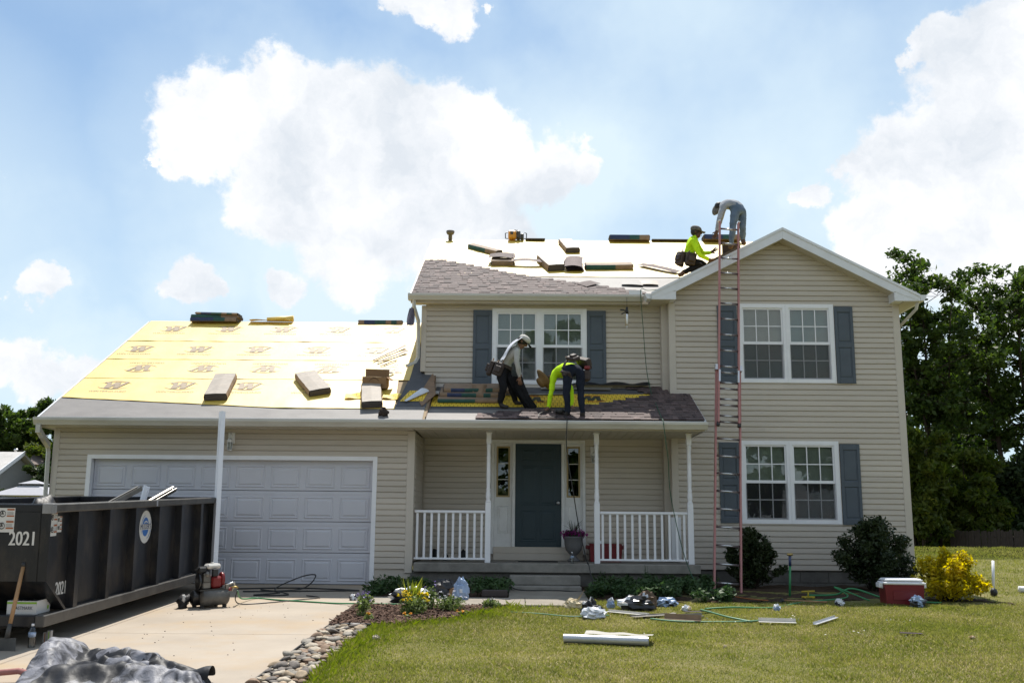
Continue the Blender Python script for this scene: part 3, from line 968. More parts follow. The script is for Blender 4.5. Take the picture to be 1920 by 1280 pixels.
def yellow_mat(name, grid):
    m = bpy.data.materials.new(name); MATS[name] = m; m.use_nodes = True
    nt = m.node_tree; N, L = nt.nodes, nt.links
    b = N['Principled BSDF']; b.inputs['Roughness'].default_value = 0.58; b.inputs['Specular IOR Level'].default_value = 1.0; b.inputs['Coat Weight'].default_value = 0.5; b.inputs['Coat Roughness'].default_value = 0.55
    g = N.new('ShaderNodeNewGeometry'); n = N.new('ShaderNodeTexNoise'); n.inputs['Scale'].default_value = 2.5; n.inputs['Detail'].default_value = 6
    L.new(g.outputs['Position'], n.inputs['Vector'])
    r = N.new('ShaderNodeValToRGB'); L.new(n.outputs['Fac'], r.inputs['Fac'])
    r.color_ramp.elements[0].position = 0.3; r.color_ramp.elements[0].color = (0.62, 0.405, 0.045, 1)
    r.color_ramp.elements[1].position = 0.7; r.color_ramp.elements[1].color = (0.74, 0.525, 0.085, 1)
    col = r.outputs['Color']
    if grid:                      # printed nailing grid
        tc = N.new('ShaderNodeTexCoord')
        bk = N.new('ShaderNodeTexBrick'); L.new(tc.outputs['Object'], bk.inputs['Vector'])
        bk.inputs['Scale'].default_value = 1.0; bk.inputs['Brick Width'].default_value = 0.075; bk.inputs['Row Height'].default_value = 0.15
        bk.inputs['Mortar Size'].default_value = 0.005; bk.offset = 0.5
        bk.inputs['Color1'].default_value = (1, 1, 1, 1); bk.inputs['Color2'].default_value = (0.93, 0.93, 0.9, 1); bk.inputs['Mortar'].default_value = (0.25, 0.2, 0.1, 1)
        mx = N.new('ShaderNodeMix'); mx.data_type = 'RGBA'; mx.blend_type = 'MULTIPLY'; mx.inputs['Factor'].default_value = 1
        L.new(col, mx.inputs['A']); L.new(bk.outputs['Color'], mx.inputs['B']); col = mx.outputs['Result']
    L.new(col, b.inputs['Base Color'])
    mp = N.new('ShaderNodeMapping'); mp.inputs['Scale'].default_value = (1, 0.5, 1); L.new(g.outputs['Position'], mp.inputs['Vector'])
    n3 = N.new('ShaderNodeTexNoise'); n3.inputs['Scale'].default_value = 5; n3.inputs['Detail'].default_value = 7; n3.inputs['Distortion'].default_value = 0.8
    L.new(mp.outputs[0], n3.inputs['Vector'])
    bp = N.new('ShaderNodeBump'); bp.inputs['Strength'].default_value = 0.16; bp.inputs['Distance'].default_value = 0.02
    L.new(n3.outputs['Fac'], bp.inputs['Height']); L.new(bp.outputs[0], b.inputs['Normal'])
    return m


YEL = yellow_mat('yellow_underlayment', False)
YELG = yellow_mat('yellow_underlayment_grid', True)
for n_ in YELG.node_tree.nodes:
    if n_.type == 'BSDF_PRINCIPLED':
        n_.inputs['Coat Weight'].default_value = 0.0; n_.inputs['Specular IOR Level'].default_value = 0.35
    if n_.type == 'VALTORGB':
        n_.color_ramp.elements[0].color = (0.72, 0.47, 0.03, 1); n_.color_ramp.elements[1].color = (0.85, 0.60, 0.06, 1)
PRINT = mat('brown_print', (0.26, 0.185, 0.105), rough=0.58, var=0.1, spec=0.75)
PRINTD = mat('dark_print', (0.05, 0.05, 0.03), rough=0.6, var=0.1, spec=0.3)
PRINTR = mat('red_print', (0.45, 0.05, 0.02), rough=0.6, var=0.1, spec=0.3)
ICE = mat('grey_ice_shield', (0.17, 0.158, 0.15), rough=0.66, var=0.12, scale=3, bump=0.15, bscale=140, spec=0.5, dirt=(0.07, 0.062, 0.06), dscale=2.4, damt=0.4, stretch=(0.8, 1.6, 1.6))
ICE_SHADE = mat('ice_shield_shade', (0.075, 0.075, 0.08), rough=0.7, var=0.15, scale=4, bump=0.2, bscale=140, spec=0.4)  # darker copy of ICE, with the upper wall's shade put into its colour
SHINGLE = [mat('shingle_weathered_%s' % w, c, rough=0.75, var=0.40, scale=45, bump=0.35, bscale=260, spec=0.26, dirt=(0.03, 0.022, 0.024), dscale=6.0, damt=0.45)
           for w, c in (('brown', (0.105, 0.076, 0.072)), ('rose', (0.140, 0.098, 0.092)), ('dark', (0.062, 0.044, 0.044)))]
DECK = mat('roof_plywood', (0.30, 0.22, 0.13), rough=0.9, var=0.2)


def roof_slab(name, x0, x1, y0, zfun, yr, t=0.10, back=None):
    b = MB()
    zr = zfun(yr); z0 = zfun(y0)
    yb = back if back else 2 * yr - y0
    b.prism([(x0, y0, z0), (x0, yr, zr), (x0, yb, zr - (yb - yr) * (zr - z0) / (yr - y0)), (x0, yb, zr - (yb - yr) * (zr - z0) / (yr - y0) - t), (x0, yr, zr - t), (x0, y0, z0 - t)], (x1 - x0, 0, 0))
    return b.build(name, DECK, house)


def on_slope(x, Y, zf, s, h=0.0):
    n = Vector((0, -s, 1)).normalized()
    return Vector((x, Y, zf(Y))) + n * h


def slope_M(x, Y, zf, s, h=0.0, yaw=0.0):
    """local X along the eave, local Y up the slope, local Z off the roof"""
    up = Vector((0, 1, s)).normalized()
    M = frame_matrix(on_slope(x, Y, zf, s, h), (1, 0, 0), up)
    return M @ Matrix.Rotation(yaw, 4, 'Z')


def logo(b, M, flip=False, mm=(1, 1)):
    """the printed emblem: a heavy W in a slanting swoosh, the product name under it"""
    R = M @ Matrix.Rotation(math.pi if flip else 0, 4, 'Z')
    W = [(-0.20, 0.13), (-0.07, 0.13), (-0.055, -0.02), (-0.005, 0.13), (0.10, 0.13), (0.105, -0.02), (0.19, 0.15), (0.25, 0.15), (0.12, -0.15), (0.03, -0.15), (0.03, 0.0), (-0.03, -0.15), (-0.13, -0.15), (-0.145, 0.09), (-0.20, 0.09)]
    b.add([(x, y, 0.0) for x, y in W], [tuple(range(len(W)))[::-1]], mm[0], M=R)
    for sgn, a0, a1 in ((1, 20, 160), (-1, 200, 340)):
        vs = []
        n = 14
        for k in range(n + 1):
            a = rad(a0 + (a1 - a0) * k / n)
            w = 0.012 * math.sin(math.pi * k / n) + 0.001
            for d in (-w, w):
                vs.append(((0.31 + d) * math.cos(a) + 0.02, (0.19 + d) * math.sin(a), 0.0))
        b.add(vs, [(2 * k, 2 * k + 1, 2 * k + 3, 2 * k + 2) for k in range(n)], mm[1], M=R)
    v, f = text_geo('WINTERGUARD', 0.105)
    b.add([(x * 0.9, y - 0.31, 0) for x, y, z in v], f, mm[0], M=R)


# ---- garage roof
gr = roof_slab('garage_roof', -8.13, -1.60, EY, lambda Y: zG(Y) - 0.012, GR_Y)
b = MB()
M = slope_M(-8.14, EY, zG, SG)
b.prism([M @ Vector(p) for p in ((0, -0.02, -0.004), (6.50, -0.02, -0.004), (6.50, 0.62, 0.0), (3.9, 0.62, 0.0), (1.9, 0.75, 0.0), (0.0, 0.86, 0.0))], (0, 0, 0.004))
b.build('ice_shield', ICE, gr)
courses = [(17.16, 18.42), (18.36, 19.33), (19.27, 20.30), (20.24, 21.43)]
logos = [(18.04, -7.43, 1.22, False, 4), (18.82, -7.24, 1.20, True, 5), (19.80, -7.70, 1.20, False, 5), (20.95, -7.44, 1.18, False, 5)]
for k, ((ya, yb), (ly, lx, lp, flip, ln)) in enumerate(zip(courses, logos)):
    b = MB()
    xl, xr = -8.12, (-2.16 if k == 0 else -2.05)
    nx, ny = 60, 6
    ph = random.random() * 10

    def f(u, v, ya=ya, yb=yb, k=k, ph=ph):
        y0 = ya + (0.36 * max(0, 1 - u * 1.5) if k == 0 else 0.015 * noise.noise(Vector((u * 9, ph, 0))))
        if k == 0: xrr = xr - 0.1 * v
        else: xrr = xr
        Y = y0 + (yb - y0) * v
        h = 0.010 + 0.004 * noise.noise(Vector((u * 22, v * 2.5, ph))) + (0.012 * max(0, noise.noise(Vector((u * 14, 3 + ph, 0)))) * (1 - v) ** 4) + (0.006 * (1 - v))
        return on_slope(xl + (xrr - xl) * u, Y, zG, SG, h)
    b.grid(f, nx, ny)
    b.grid(lambda u, v: f(u, 0) + Vector((0, 0, -0.008 * v)), nx, 1)
    for q in range(ln):
        x = lx + q * lp
        if x > -2.4: continue
        logo(b, slope_M(x, ly, zG, SG, 0.021), flip)
    b.build('underlayment_sheet', [YEL, PRINT], gr)
# loose yellow patches and a grey strip with the upper wall's shade painted in
b = MB(); M = slope_M(-2.06, 17.35, zG, SG, 0.022)
b.add([M @ Vector(p) for p in ((-0.05, 0.10, 0), (0.36, 0.12, 0), (0.42, 0.62, 0.004), (0.08, 0.60, 0.004))], [(0, 1, 2, 3)])
b.build('underlayment_patch', YELG, gr)
b = MB(); M = slope_M(-2.05, 17.0, zG, SG, 0.004)
b.prism([M @ Vector(p) for p in ((-0.10, 0.30, 0), (0.42, 0.30, 0), (0.42, 1.9, 0), (0.24, 3.5, 0), (0.02, 3.5, 0), (-0.02, 1.6, 0))], (0, 0, 0.006))
b.build('grey_strip_with_shade', ICE_SHADE, gr)
b = MB(); M = slope_M(-1.70, 16.95, zG, SG, 0.0)
b.prism([M @ Vector(p) for p in ((0.0, 0.35, 0.012), (0.20, 0.9, 0.012), (0.06, 2.0, 0.012), (-0.12, 0.72, 0.012))], (0, 0, 0.01))
b.prism([(-1.60, EY + 0.1, zP(EY + 0.1)), (-1.60, YB - 0.03, zP(YB - 0.03)), (-1.60, YB - 0.03, zG(YB - 0.03)), (-1.60, EY + 0.1, zG(EY + 0.1) - 0.005)], (0.018, 0, 0))
b.build('step_board', WOODB, gr)
# drip edge, fascia, gutter along the long eave
b = MB(); b.box(-8.15, 3.14, EY - 0.045, EY + 0.03, EZ - 0.022, EZ - 0.010); b.box(-8.15, 3.14, EY - 0.046, EY - 0.040, EZ - 0.055, EZ - 0.012)
b.prism([(-8.165, EY - 0.04, zG(EY - 0.04) + 0.012), (-8.165, GR_Y, zG(GR_Y) + 0.012), (-8.165, GR_Y, zG(GR_Y) - 0.13), (-8.165, EY - 0.04, zG(EY - 0.04) - 0.15)], (0.03, 0, 0))
b.build('drip_edge', ALU, house)
b = MB(); b.box(-8.13, 3.12, EY - 0.035, EY - 0.01, 2.595, EZ - 0.03)
b.box(-8.15, -8.12, EY - 0.03, 26.0, 2.59, 2.62)
b.build('fascia', TRIM, house)


def gutter(x0, x1, y, z, name='gutter', h=0.115, d=0.115):
    """K-style gutter along X, its back against the fascia at y"""
    b = MB()
    prof = [(0, 0), (0, -h), (-d * 0.62, -h), (-d * 0.75, -h * 0.72), (-d * 0.98, -h * 0.35), (-d, -h * 0.08), (-d * 0.95, -h * 0.02), (-d * 0.95, 0.0), (-d * 1.02, 0.004), (-d * 1.03, -0.01),
            (-d * 1.035, -h * 0.35), (-d * 0.79, -h * 0.75), (-d * 0.65, -h - 0.005), (0.004, -h - 0.005), (0.004, 0)]
    vs = [(x0, y + p, z + q) for p, q in prof] + [(x1, y + p, z + q) for p, q in prof]
    n = len(prof)
    b.add(vs, [(i, (i + 1) % n, n + (i + 1) % n, n + i) for i in range(n)])
    out = [0] + list(range(9, 14))
    cap = [(0, 0), (-d * 1.03, 0), (-d * 1.035, -h * 0.35), (-d * 0.79, -h * 0.75), (-d * 0.65, -h - 0.005), (0, -h - 0.005)]
    for x in (x0, x1): b.prism([(x - 0.002, y + p, z + q) for p, q in cap], (0.004, 0, 0))
    return b.build(name, GUTTERM, house)


gutter(-8.17, 3.16, EY - 0.05, 2.735)
b = MB()
b.box(-8.125, -8.05, 16.66, 16.73, 2.48, 2.62)
b.prism([(-8.125, 16.66, 2.50), (-8.05, 16.66, 2.50), (-8.02, 17.02, 2.25), (-8.095, 17.02, 2.25)], (0, 0.02, 0.08))
b.tube([(-8.09, 16.70, 2.52), (-8.08, 16.78, 2.42), (-8.08, 17.05, 2.30), (-8.08, 17.10, 2.20), (-8.08, 17.22, 0.1)], 0.042, 4, smooth=False)
b.build('downspout', GUTTERM, house)

# ---- porch roof
pr_b = MB()
pr_b.prism([(-1.58, EY, zP(EY) - 0.012), (3.13, EY, zP(EY) - 0.012), (3.13, YR - 0.022, zP(YR - 0.022) - 0.012), (2.77, YR - 0.022, zP(YR - 0.022) - 0.012), (2.77, YB - 0.022, zP(YB - 0.022) - 0.012), (-1.58, YB - 0.022, zP(YB - 0.022) - 0.012)], (0, 0, -0.08))
pr_b.prism([(3.12, EY, EZ - 0.10), (3.12, YR - 0.025, EZ - 0.10), (3.12, YR - 0.025, zP(YR) - 0.03)], (-0.03, 0, 0))
pr = pr_b.build('porch_roof', DECK, house)
b = MB(); b.box(3.125, 3.145, EY - 0.03, YR - 0.03, EZ - 0.17, EZ - 0.03)
b.prism([(3.128, EY - 0.03, EZ - 0.05), (3.128, YR - 0.03, zP(YR - 0.03) - 0.05), (3.128, YR - 0.03, zP(YR - 0.03) - 0.005), (3.128, EY - 0.03, EZ - 0.01)], (0.03, 0, 0))
b.prism([(3.13, EY, EZ - 0.03), (3.13, YR - 0.03, EZ - 0.03), (3.13, YR - 0.03, zP(YR - 0.03) - 0.05)], (0.008, 0, 0))
b.build('porch_gable_trim', ALU, house)
b = MB(); M = slope_M(-1.58, EY, zP, SP)
b.prism([M @ Vector(p) for p in ((0, -0.02, -0.004), (1.6, -0.02, -0.004), (1.6, 0.55, 0), (0, 0.55, 0))], (0, 0, 0.004)); b.build('ice_shield', ICE, pr)
b = MB(); b.prism([M @ Vector(p) for p in ((0.02, 0.55, -0.002), (4.33, 0.55, -0.002), (4.33, 1.99, -0.002), (0.02, 1.99, -0.002))], (0, 0, 0.004)); b.build('ice_shield', ICE_SHADE, pr)  # upper part of the shield: shade on the porch roof given as colour
b = MB(); M2 = slope_M(-1.56, 17.44, zP, SP, 0.012)
b.grid(lambda u, v: M2 @ Vector((u * 3.95, v * 0.84, 0.004 * noise.noise(Vector((u * 16, v * 2, 4))))), 40, 5)
R = slope_M(1.33, 17.92, zP, SP, 0.022)
logo(b, R, True, (1, 2))
R = slope_M(0.25, 17.85, zP, SP, 0.022); logo(b, R, True, (1, 2))
b.build('underlayment_sheet', [YELG, PRINTD, PRINTR], pr)

# ---- main roof
b = MB(); zz = lambda Y: zM(Y) - 0.012
b.prism([(-2.06, MY, zz(MY)), (2.5, MY, zz(MY)), (2.5, 18.62, zz(18.62)), (6.55, 18.62, zz(18.62)), (6.55, MR_Y, zz(MR_Y)), (-2.06, MR_Y, zz(MR_Y))], (0, 0, -0.11))
yb_ = 2 * MR_Y - MY
b.prism([(-2.06, MR_Y, zz(MR_Y)), (6.55, MR_Y, zz(MR_Y)), (6.55, yb_, zz(MY)), (-2.06, yb_, zz(MY))], (0, 0, -0.11))
mr = b.build('main_roof', DECK, house)
b = MB(); M = slope_M(-2.07, MY, zM, SM)
b.prism([M @ Vector(p) for p in ((0, -0.02, -0.006), (4.72, -0.02, -0.006), (7.4, 1.69, -0.002), (0, 1.69, -0.002))], (0, 0, 0.004)); b.build('ice_shield', ICE, mr)
for k, (ya, yb) in enumerate([(19.69, 20.75), (20.68, 21.72), (21.65, 22.78)]):
    b = MB(); ph = 20 + k * 3.3

    def f(u, v, ya=ya, yb=yb, ph=ph):
        Y = ya + (yb - ya) * v
        h = 0.008 + 0.004 * noise.noise(Vector((u * 26, v * 2.5, ph))) + 0.007 * (1 - v)
        return on_slope(-2.08 + 8.6 * u, Y, zM, SM, h)
    b.grid(f, 70, 5); b.grid(lambda u, v: f(u, 0) + Vector((0, 0, -0.008 * v)), 70, 1)
    b.build('underlayment_sheet', [YEL], mr)
b = MB(); b.box(-2.09, 2.43, MY - 0.045, MY + 0.03, MZ - 0.022, MZ - 0.012); b.box(-2.09, 2.43, MY - 0.047, MY - 0.041, MZ - 0.06, MZ - 0.013)
for sgn in (0,):
    b.prism([(-2.10, MY - 0.04, zM(MY - 0.04) + 0.004), (-2.10, MR_Y, zM(MR_Y) + 0.004), (-2.10, MR_Y, zM(MR_Y) - 0.13), (-2.10, MY - 0.04, zM(MY) - 0.13)], (0.03, 0, 0))
b.build('drip_edge', ALU, house)
b = MB(); b.box(-2.07, 2.43, MY - 0.035, MY + 0.03, 5.142, MZ - 0.03); b.build('fascia', TRIM, house)
gutter(-2.11, 2.32, MY - 0.045, 5.295, h=0.11)
b = MB()
b.tube([(-2.0, 18.33, 5.19), (-2.0, 18.34, 5.06), (-1.93, 18.52, 4.82), (-1.93, 18.58, 4.62), (-1.93, 18.60, 4.12), (-1.97, 18.52, 4.02), (-2.12, 18.40, 3.93)], 0.036, 4, smooth=False)
b.build('downspout', GUTTERM, house)

# ---- gable roof of the wing
b = MB(); zt = lambda x, d=0.0: 6.528 - SW * abs(x - 4.9) - d
Yf, Yk = 18.0, 22.5
b.prism([(2.43, Yf, zt(2.43, 0.01)), (4.9, Yf, zt(4.9, 0.01)), (7.385, Yf, zt(7.385, 0.01)), (7.385, Yf, zt(7.385, 0.10)), (4.9, Yf, zt(4.9, 0.12)), (2.43, Yf, zt(2.43, 0.10))], (0, Yk - Yf, 0))
wr_roof = b.build('wing_roof', DECK, house)
b = MB()
for x0, x1 in ((2.44, 4.9), (4.9, 7.38)):
    b.prism([(x0, Yf - 0.006, zt(x0, -0.003)), (x1, Yf - 0.006, zt(x1, -0.003)), (x1, Yf - 0.006, zt(x1, 0.007)), (x0, Yf - 0.006, zt(x0, 0.007))], (0, Yk - Yf, 0))
b.build('underlayment_sheet', YEL, wr_roof)
for sx in (-1, 1):
    b = MB()
    e = 2.47 if sx < 0 else 2.485
    X = lambda d: 4.9 + sx * d
    zr = lambda d: 6.528 - SW * d
    q = 2.015
    b.prism([(X(e), Yf - 0.03, zr(e) + 0.0), (X(0.001), Yf - 0.03, 6.528), (X(0.001), Yf - 0.03, 6.528 - 0.205), (X(q), Yf - 0.03, zr(q) - 0.205), (X(q), Yf - 0.03, zr(q) - 0.18), (X(e), Yf - 0.03, zr(e) - 0.12)], (0, 0.028, 0))
    b.prism([(X(e), Yf - 0.045, zr(e) + 0.008), (X(0.001), Yf - 0.045, 6.536), (X(0.001), Yf - 0.045, 6.536 - 0.05), (X(e), Yf - 0.045, zr(e) - 0.042)], (0, 0.014, 0))
    b.build('rake_board', ALU, house)
    b = MB()
    b.prism([(X(e), Yf - 0.024, 5.145), (X(q), Yf - 0.024, 5.145), (X(q), Yf - 0.024, zr(q) - 0.19), (X(e), Yf - 0.024, zr(e) - 0.04)], (0, 0.30, 0))
    b.build('eave_return', ALU, house)
    b = MB()
    b.prism([(X(0.0), Yf, zr(0.0) - 0.19), (X(q), Yf, zr(q) - 0.19), (X(q), Yf, zr(q) - 0.17), (X(0), Yf, zr(0) - 0.17)], (0, 0.32, 0))
    b.build('soffit', SOFFITM, house)
b = MB()
for (h0, d) in ((5.26, 0.11),):
    x = 7.39
    b.prism([(x, 17.97, h0), (x + d, 17.97, h0), (x + d * 0.98, 17.97, h0 - 0.04), (x + d * 0.7, 17.97, h0 - 0.11), (x, 17.97, h0 - 0.11)], (0, 8, 0))
b.build('gutter', ALU, house)
b = MB(); b.tube([(7.36, 18.05, 5.13), (7.35, 18.10, 5.02), (7.17, 18.5, 4.76), (7.15, 18.6, 4.6), (7.14, 18.62, 0.2)], 0.034, 4, smooth=False); b.build('downspout', GUTTERM, house)
b = MB()
b.prism([(2.31, 18.0, 5.255), (2.43, 18.0, 5.255), (2.43, 18.0, 5.16), (2.36, 18.0, 5.16)], (0, 0.3, 0)); b.box(2.05, 2.30, 18.28, 18.29, 5.30, 5.385)
b.build('gutter_end', ALU, house)
b = MB(); b.box(7.08, 7.55, 21.0, 24.0, 2.55, 2.78); b.prism([(7.55, 21, 2.78), (7.08, 21, 3.05), (7.08, 21, 2.78)], (0, 3, 0)); b.box(7.09, 7.5, 21.1, 23.9, 0, 2.55)
b.build('rear_bay', ALU, house)
b = MB(); b.lathe([(0.045, -0.25), (0.045, 0.07), (0.075, 0.075), (0.09, 0.10), (0.10, 0.13), (0.095, 0.155), (0.05, 0.17)], 18, (-1.66, MR_Y - 0.05, zM(MR_Y) + 0.06)); b.build('vent_pipe', mat('galvanised_vent', (0.13, 0.12, 0.115), rough=0.6, var=0.2, metal=0.1), house)


# ---- shingle strips
def shingle_mesh(seed):
    rnd = random.Random(seed); b = MB()
    ex = 0.143
    # base strip, tilted: the butt edge sits higher than the top
    b.prism([(-0.5, -0.005, 0.006), (0.5, -0.005, 0.006), (0.5, ex, 0.003), (-0.5, ex, 0.003)], (0, 0, 0.006), 0)
    x = -0.5
    while x < 0.49:
        w = min(rnd.uniform(0.10, 0.24), 0.5 - x)
        if rnd.random() < 0.62 and w > 0.03:
            b.prism([(x + 0.003, -0.006, 0.013), (x + w - 0.003, -0.006, 0.013), (x + w - 0.003 - 0.012, ex - 0.004, 0.010), (x + 0.015, ex - 0.004, 0.010)], (0, 0, 0.006), rnd.choice((0, 1, 1, 2)))
        x += w
    return b.mesh('shingle', SHINGLE)


SHM = [shingle_mesh(k) for k in range(7)]


def shingle_rows(parent, zf, s, y0, rows, xl, xr, lift=0.004):
    cs = 1 / math.sqrt(1 + s * s); ang = math.atan(s)
    for r in range(rows):
        a, b = xl(r), xr(r)
        if a is None or b - a < 0.1: continue
        Y = y0 + r * 0.143 * cs
        off = (r * 0.37) % 1.0
        x = a
        first = True
        while x < b - 0.04:
            w = min((1.0 - off) if first and off > 0.05 else 1.0, b - x)
            if b - x - w < 0.12: w = b - x
            first = False
            p = on_slope(x + w / 2, Y, zf, s, lift)
            inst('shingle', SHM[random.randrange(7)], parent, p, rot=(ang, 0, 0), scale=(w, 1, 1))
            x += w


def main_right(r):
    d = r * 0.143
    pts = [(0.0, 2.30), (0.15, 2.42), (0.40, 2.1), (0.78, 1.3), (1.63, -0.17), (2.46, -1.19), (2.80, -1.72)]
    for (d0, x0), (d1, x1) in zip(pts, pts[1:]):
        if d0 <= d <= d1: return x0 + (x1 - x0) * (d - d0) / (d1 - d0)
    return -9


shingle_rows(mr, zM, SM, MY + 0.0, 20, lambda r: -2.07, main_right, 0.006)
PL = [-0.74, -0.72, -0.40, 0.05, 0.80, 1.12, 1.42, 1.68, 1.92, 2.18, 2.40, 2.30, 2.20, 2.0, 1.75]
shingle_rows(pr, zP, SP, EY - 0.01, 15, lambda r: PL[r], lambda r: 3.135 if r < 11 else 2.765, 0.016)

# ================================================================== ground
def lawn_material():
    m = bpy.data.materials.new('lawn_turf'); MATS['lawn_turf'] = m; m.use_nodes = True
    nt = m.node_tree; N, L = nt.nodes, nt.links
    b = N['Principled BSDF']; b.inputs['Roughness'].default_value = 0.9; b.inputs['Specular IOR Level'].default_value = 0.1
    g = N.new('ShaderNodeNewGeometry').outputs['Position']

    def no(s, d, r=0.6):
        n = N.new('ShaderNodeTexNoise'); n.inputs['Scale'].default_value = s; n.inputs['Detail'].default_value = d; n.inputs['Roughness'].default_value = r
        L.new(g, n.inputs['Vector']); return n.outputs['Fac']

    def mix(f, a, c):
        x = N.new('ShaderNodeMix'); x.data_type = 'RGBA'; L.new(f, x.inputs['Factor'])
        for k, v in (('A', a), ('B', c)):
            if isinstance(v, tuple): x.inputs[k].default_value = v + (1,)
            else: L.new(v, x.inputs[k])
        return x.outputs['Result']

    def ramp(f, a, c):
        r = N.new('ShaderNodeMapRange'); r.interpolation_type = 'SMOOTHSTEP'; L.new(f, r.inputs['Value']); r.inputs['From Min'].default_value = a; r.inputs['From Max'].default_value = c
        return r.outputs[0]
    fine = mix(ramp(no(90, 4), 0.35, 0.65), (0.10, 0.10, 0.028), (0.20, 0.185, 0.07))
    dry = mix(ramp(no(120, 4), 0.35, 0.65), (0.17, 0.14, 0.065), (0.30, 0.255, 0.135))
    c = mix(ramp(no(0.9, 7, 0.7), 0.46, 0.66), fine, dry)
    L.new(c, b.inputs['Base Color'])
    bp = N.new('ShaderNodeBump'); bp.inputs['Strength'].default_value = 0.8; bp.inputs['Distance'].default_value = 0.02
    L.new(no(70, 4), bp.inputs['Height']); L.new(bp.outputs[0], b.inputs['Normal'])
    return m


LAWN = lawn_material()
CONCRETE = mat('driveway_concrete', (0.345, 0.295, 0.24), rough=0.85, var=0.10, scale=1.3, bump=0.25, bscale=160, spec=0.2, dirt=(0.38, 0.27, 0.155), dscale=0.9, damt=0.6)
WALKM = mat('walkway_concrete', (0.27, 0.24, 0.20), rough=0.88, var=0.14, scale=2, bump=0.25, bscale=140, spec=0.2, dirt=(0.15, 0.13, 0.11), dscale=1.5, damt=0.4)
SOIL = mat('mulch_soil', (0.06, 0.042, 0.030), rough=1.0, var=0.4, scale=30, bump=0.9, bscale=60, spec=0.05)


def lawn_z(x, y):
    z = ground_z(y)
    z += 0.02 * noise.noise(Vector((x * 0.35, y * 0.35, 0)))
    if y > 17: z += -0.10 * min(1, (y - 17) / 12.0)
    return z - 0.01


xs = [-400, -200, -100, -60, -40, -28, -20, -15] + [-12 + 0.5 * k for k in range(57)] + [18, 22, 28, 40, 60, 100, 200, 400]
ys = [-60, -30, -15, -6, 0] + [3 + 0.5 * k for k in range(45)] + [27, 30, 35, 42, 52, 70, 100, 150, 250, 400, 900]
b = MB()
vs = []
for y in ys:
    for x in xs:
        z = lawn_z(x, y)
        if -9.0 < x < 1.6 and 2 < y < 17.6 and (x < -1.6 or y > 13.6): z -= 0.10     # lies under the driveway, the beds and the walk
        if -8.2 < x < 7.2 and 17.0 < y < 27: z = min(z, -0.12)
        vs.append((x, y, z))
n = len(xs)
b.add(vs, [(j * n + i, j * n + i + 1, (j + 1) * n + i + 1, (j + 1) * n + i) for j in range(len(ys) - 1) for i in range(n - 1)], 0, True)
lawn = b.build('lawn', LAWN, kind='structure')

# ---- driveway of cast panels
dw = thing('driveway', kind='structure', loc=(-5, 12, -0.2))
XR = -2.30
cols = [(-7.7, -4.835), (-4.82, XR)]
rows = [(17.19, 15.20), (15.19, 11.65), (11.64, 8.2), (8.19, 4.7), (4.69, 1.0)]
for (x0, x1) in cols:
    for (ya, yb) in rows:
        b = MB()
        za, zb = ground_z(ya), ground_z(yb)
        e = 0.006
        vs = [(x0, yb, zb - 0.12), (x1, yb, zb - 0.12), (x1, ya, za - 0.12), (x0, ya, za - 0.12), (x0, yb, zb - e), (x1, yb, zb - e), (x1, ya, za - e), (x0, ya, za - e),
              (x0 + e, yb + e, zb), (x1 - e, yb + e, zb), (x1 - e, ya - e, za), (x0 + e, ya - e, za)]
        b.add(vs, [(0, 3, 2, 1), (0, 1, 5, 4), (1, 2, 6, 5), (2, 3, 7, 6), (3, 0, 4, 7), (4, 5, 9, 8), (5, 6, 10, 9), (6, 7, 11, 10), (7, 4, 8, 11), (8, 9, 10, 11)])
        b.build('concrete_panel', CONCRETE, dw)
b = MB(); b.box(-7.36, -2.5, 17.15, 17.6, -0.1, 0.004); b.build('garage_floor', CONCRETE, kind='structure')

# ---- front walk
wk = thing('walkway', kind='structure', loc=(-0.5, 14.9, -0.1))
for (x0, x1, y0, y1) in ((-2.28, -1.10, 14.40, 15.45), (-1.09, 0.10, 14.36, 15.45), (0.11, 1.05, 14.55, 15.45), (-0.14, 1.05, 15.46, 16.54)):
    b = MB(); z0, z1 = ground_z(y0) + 0.012, ground_z(y1) + 0.012
    b.add([(x0, y0, z0 - 0.12), (x1, y0, z0 - 0.12), (x1, y1, z1 - 0.12), (x0, y1, z1 - 0.12), (x0, y0, z0), (x1, y0, z0), (x1, y1, z1), (x0, y1, z1)],
          [(0, 3, 2, 1), (4, 5, 6, 7), (0, 1, 5, 4), (1, 2, 6, 5), (2, 3, 7, 6), (3, 0, 4, 7)])
    b.build('concrete_panel', WALKM, wk)


# ---- beds
def bed(name, poly, m, h=0.0):
    """bumpy soil inside a closed outline"""
    b = MB()
    px = [p[0] for p in poly]; py = [p[1] for p in poly]

    def inside(x, y):
        c = False; j = len(poly) - 1
        for i in range(len(poly)):
            (xi, yi), (xj, yj) = poly[i], poly[j]
            if (yi > y) != (yj > y) and x < (xj - xi) * (y - yi) / (yj - yi) + xi: c = not c
            j = i
        return c
    st = 0.08
    idx = {}; vs = []; fs = []
    nx = int((max(px) - min(px)) / st) + 2; ny = int((max(py) - min(py)) / st) + 2
    for j in range(ny):
        for i in range(nx):
            x = min(px) + i * st; y = min(py) + j * st
            if inside(x, y):
                idx[i, j] = len(vs)
                vs.append((x, y, ground_z(y) + h + 0.03 * noise.noise(Vector((x * 2, y * 2, 5))) + 0.018 * noise.noise(Vector((x * 9, y * 9, 2)))))
    for (i, j) in idx:
        q = [(i, j), (i + 1, j), (i + 1, j + 1), (i, j + 1)]
        if all(k in idx for k in q): fs.append(tuple(idx[k] for k in q))
    b.add(vs, fs, 0, True)
    return b.build(name, m, kind='structure'), inside


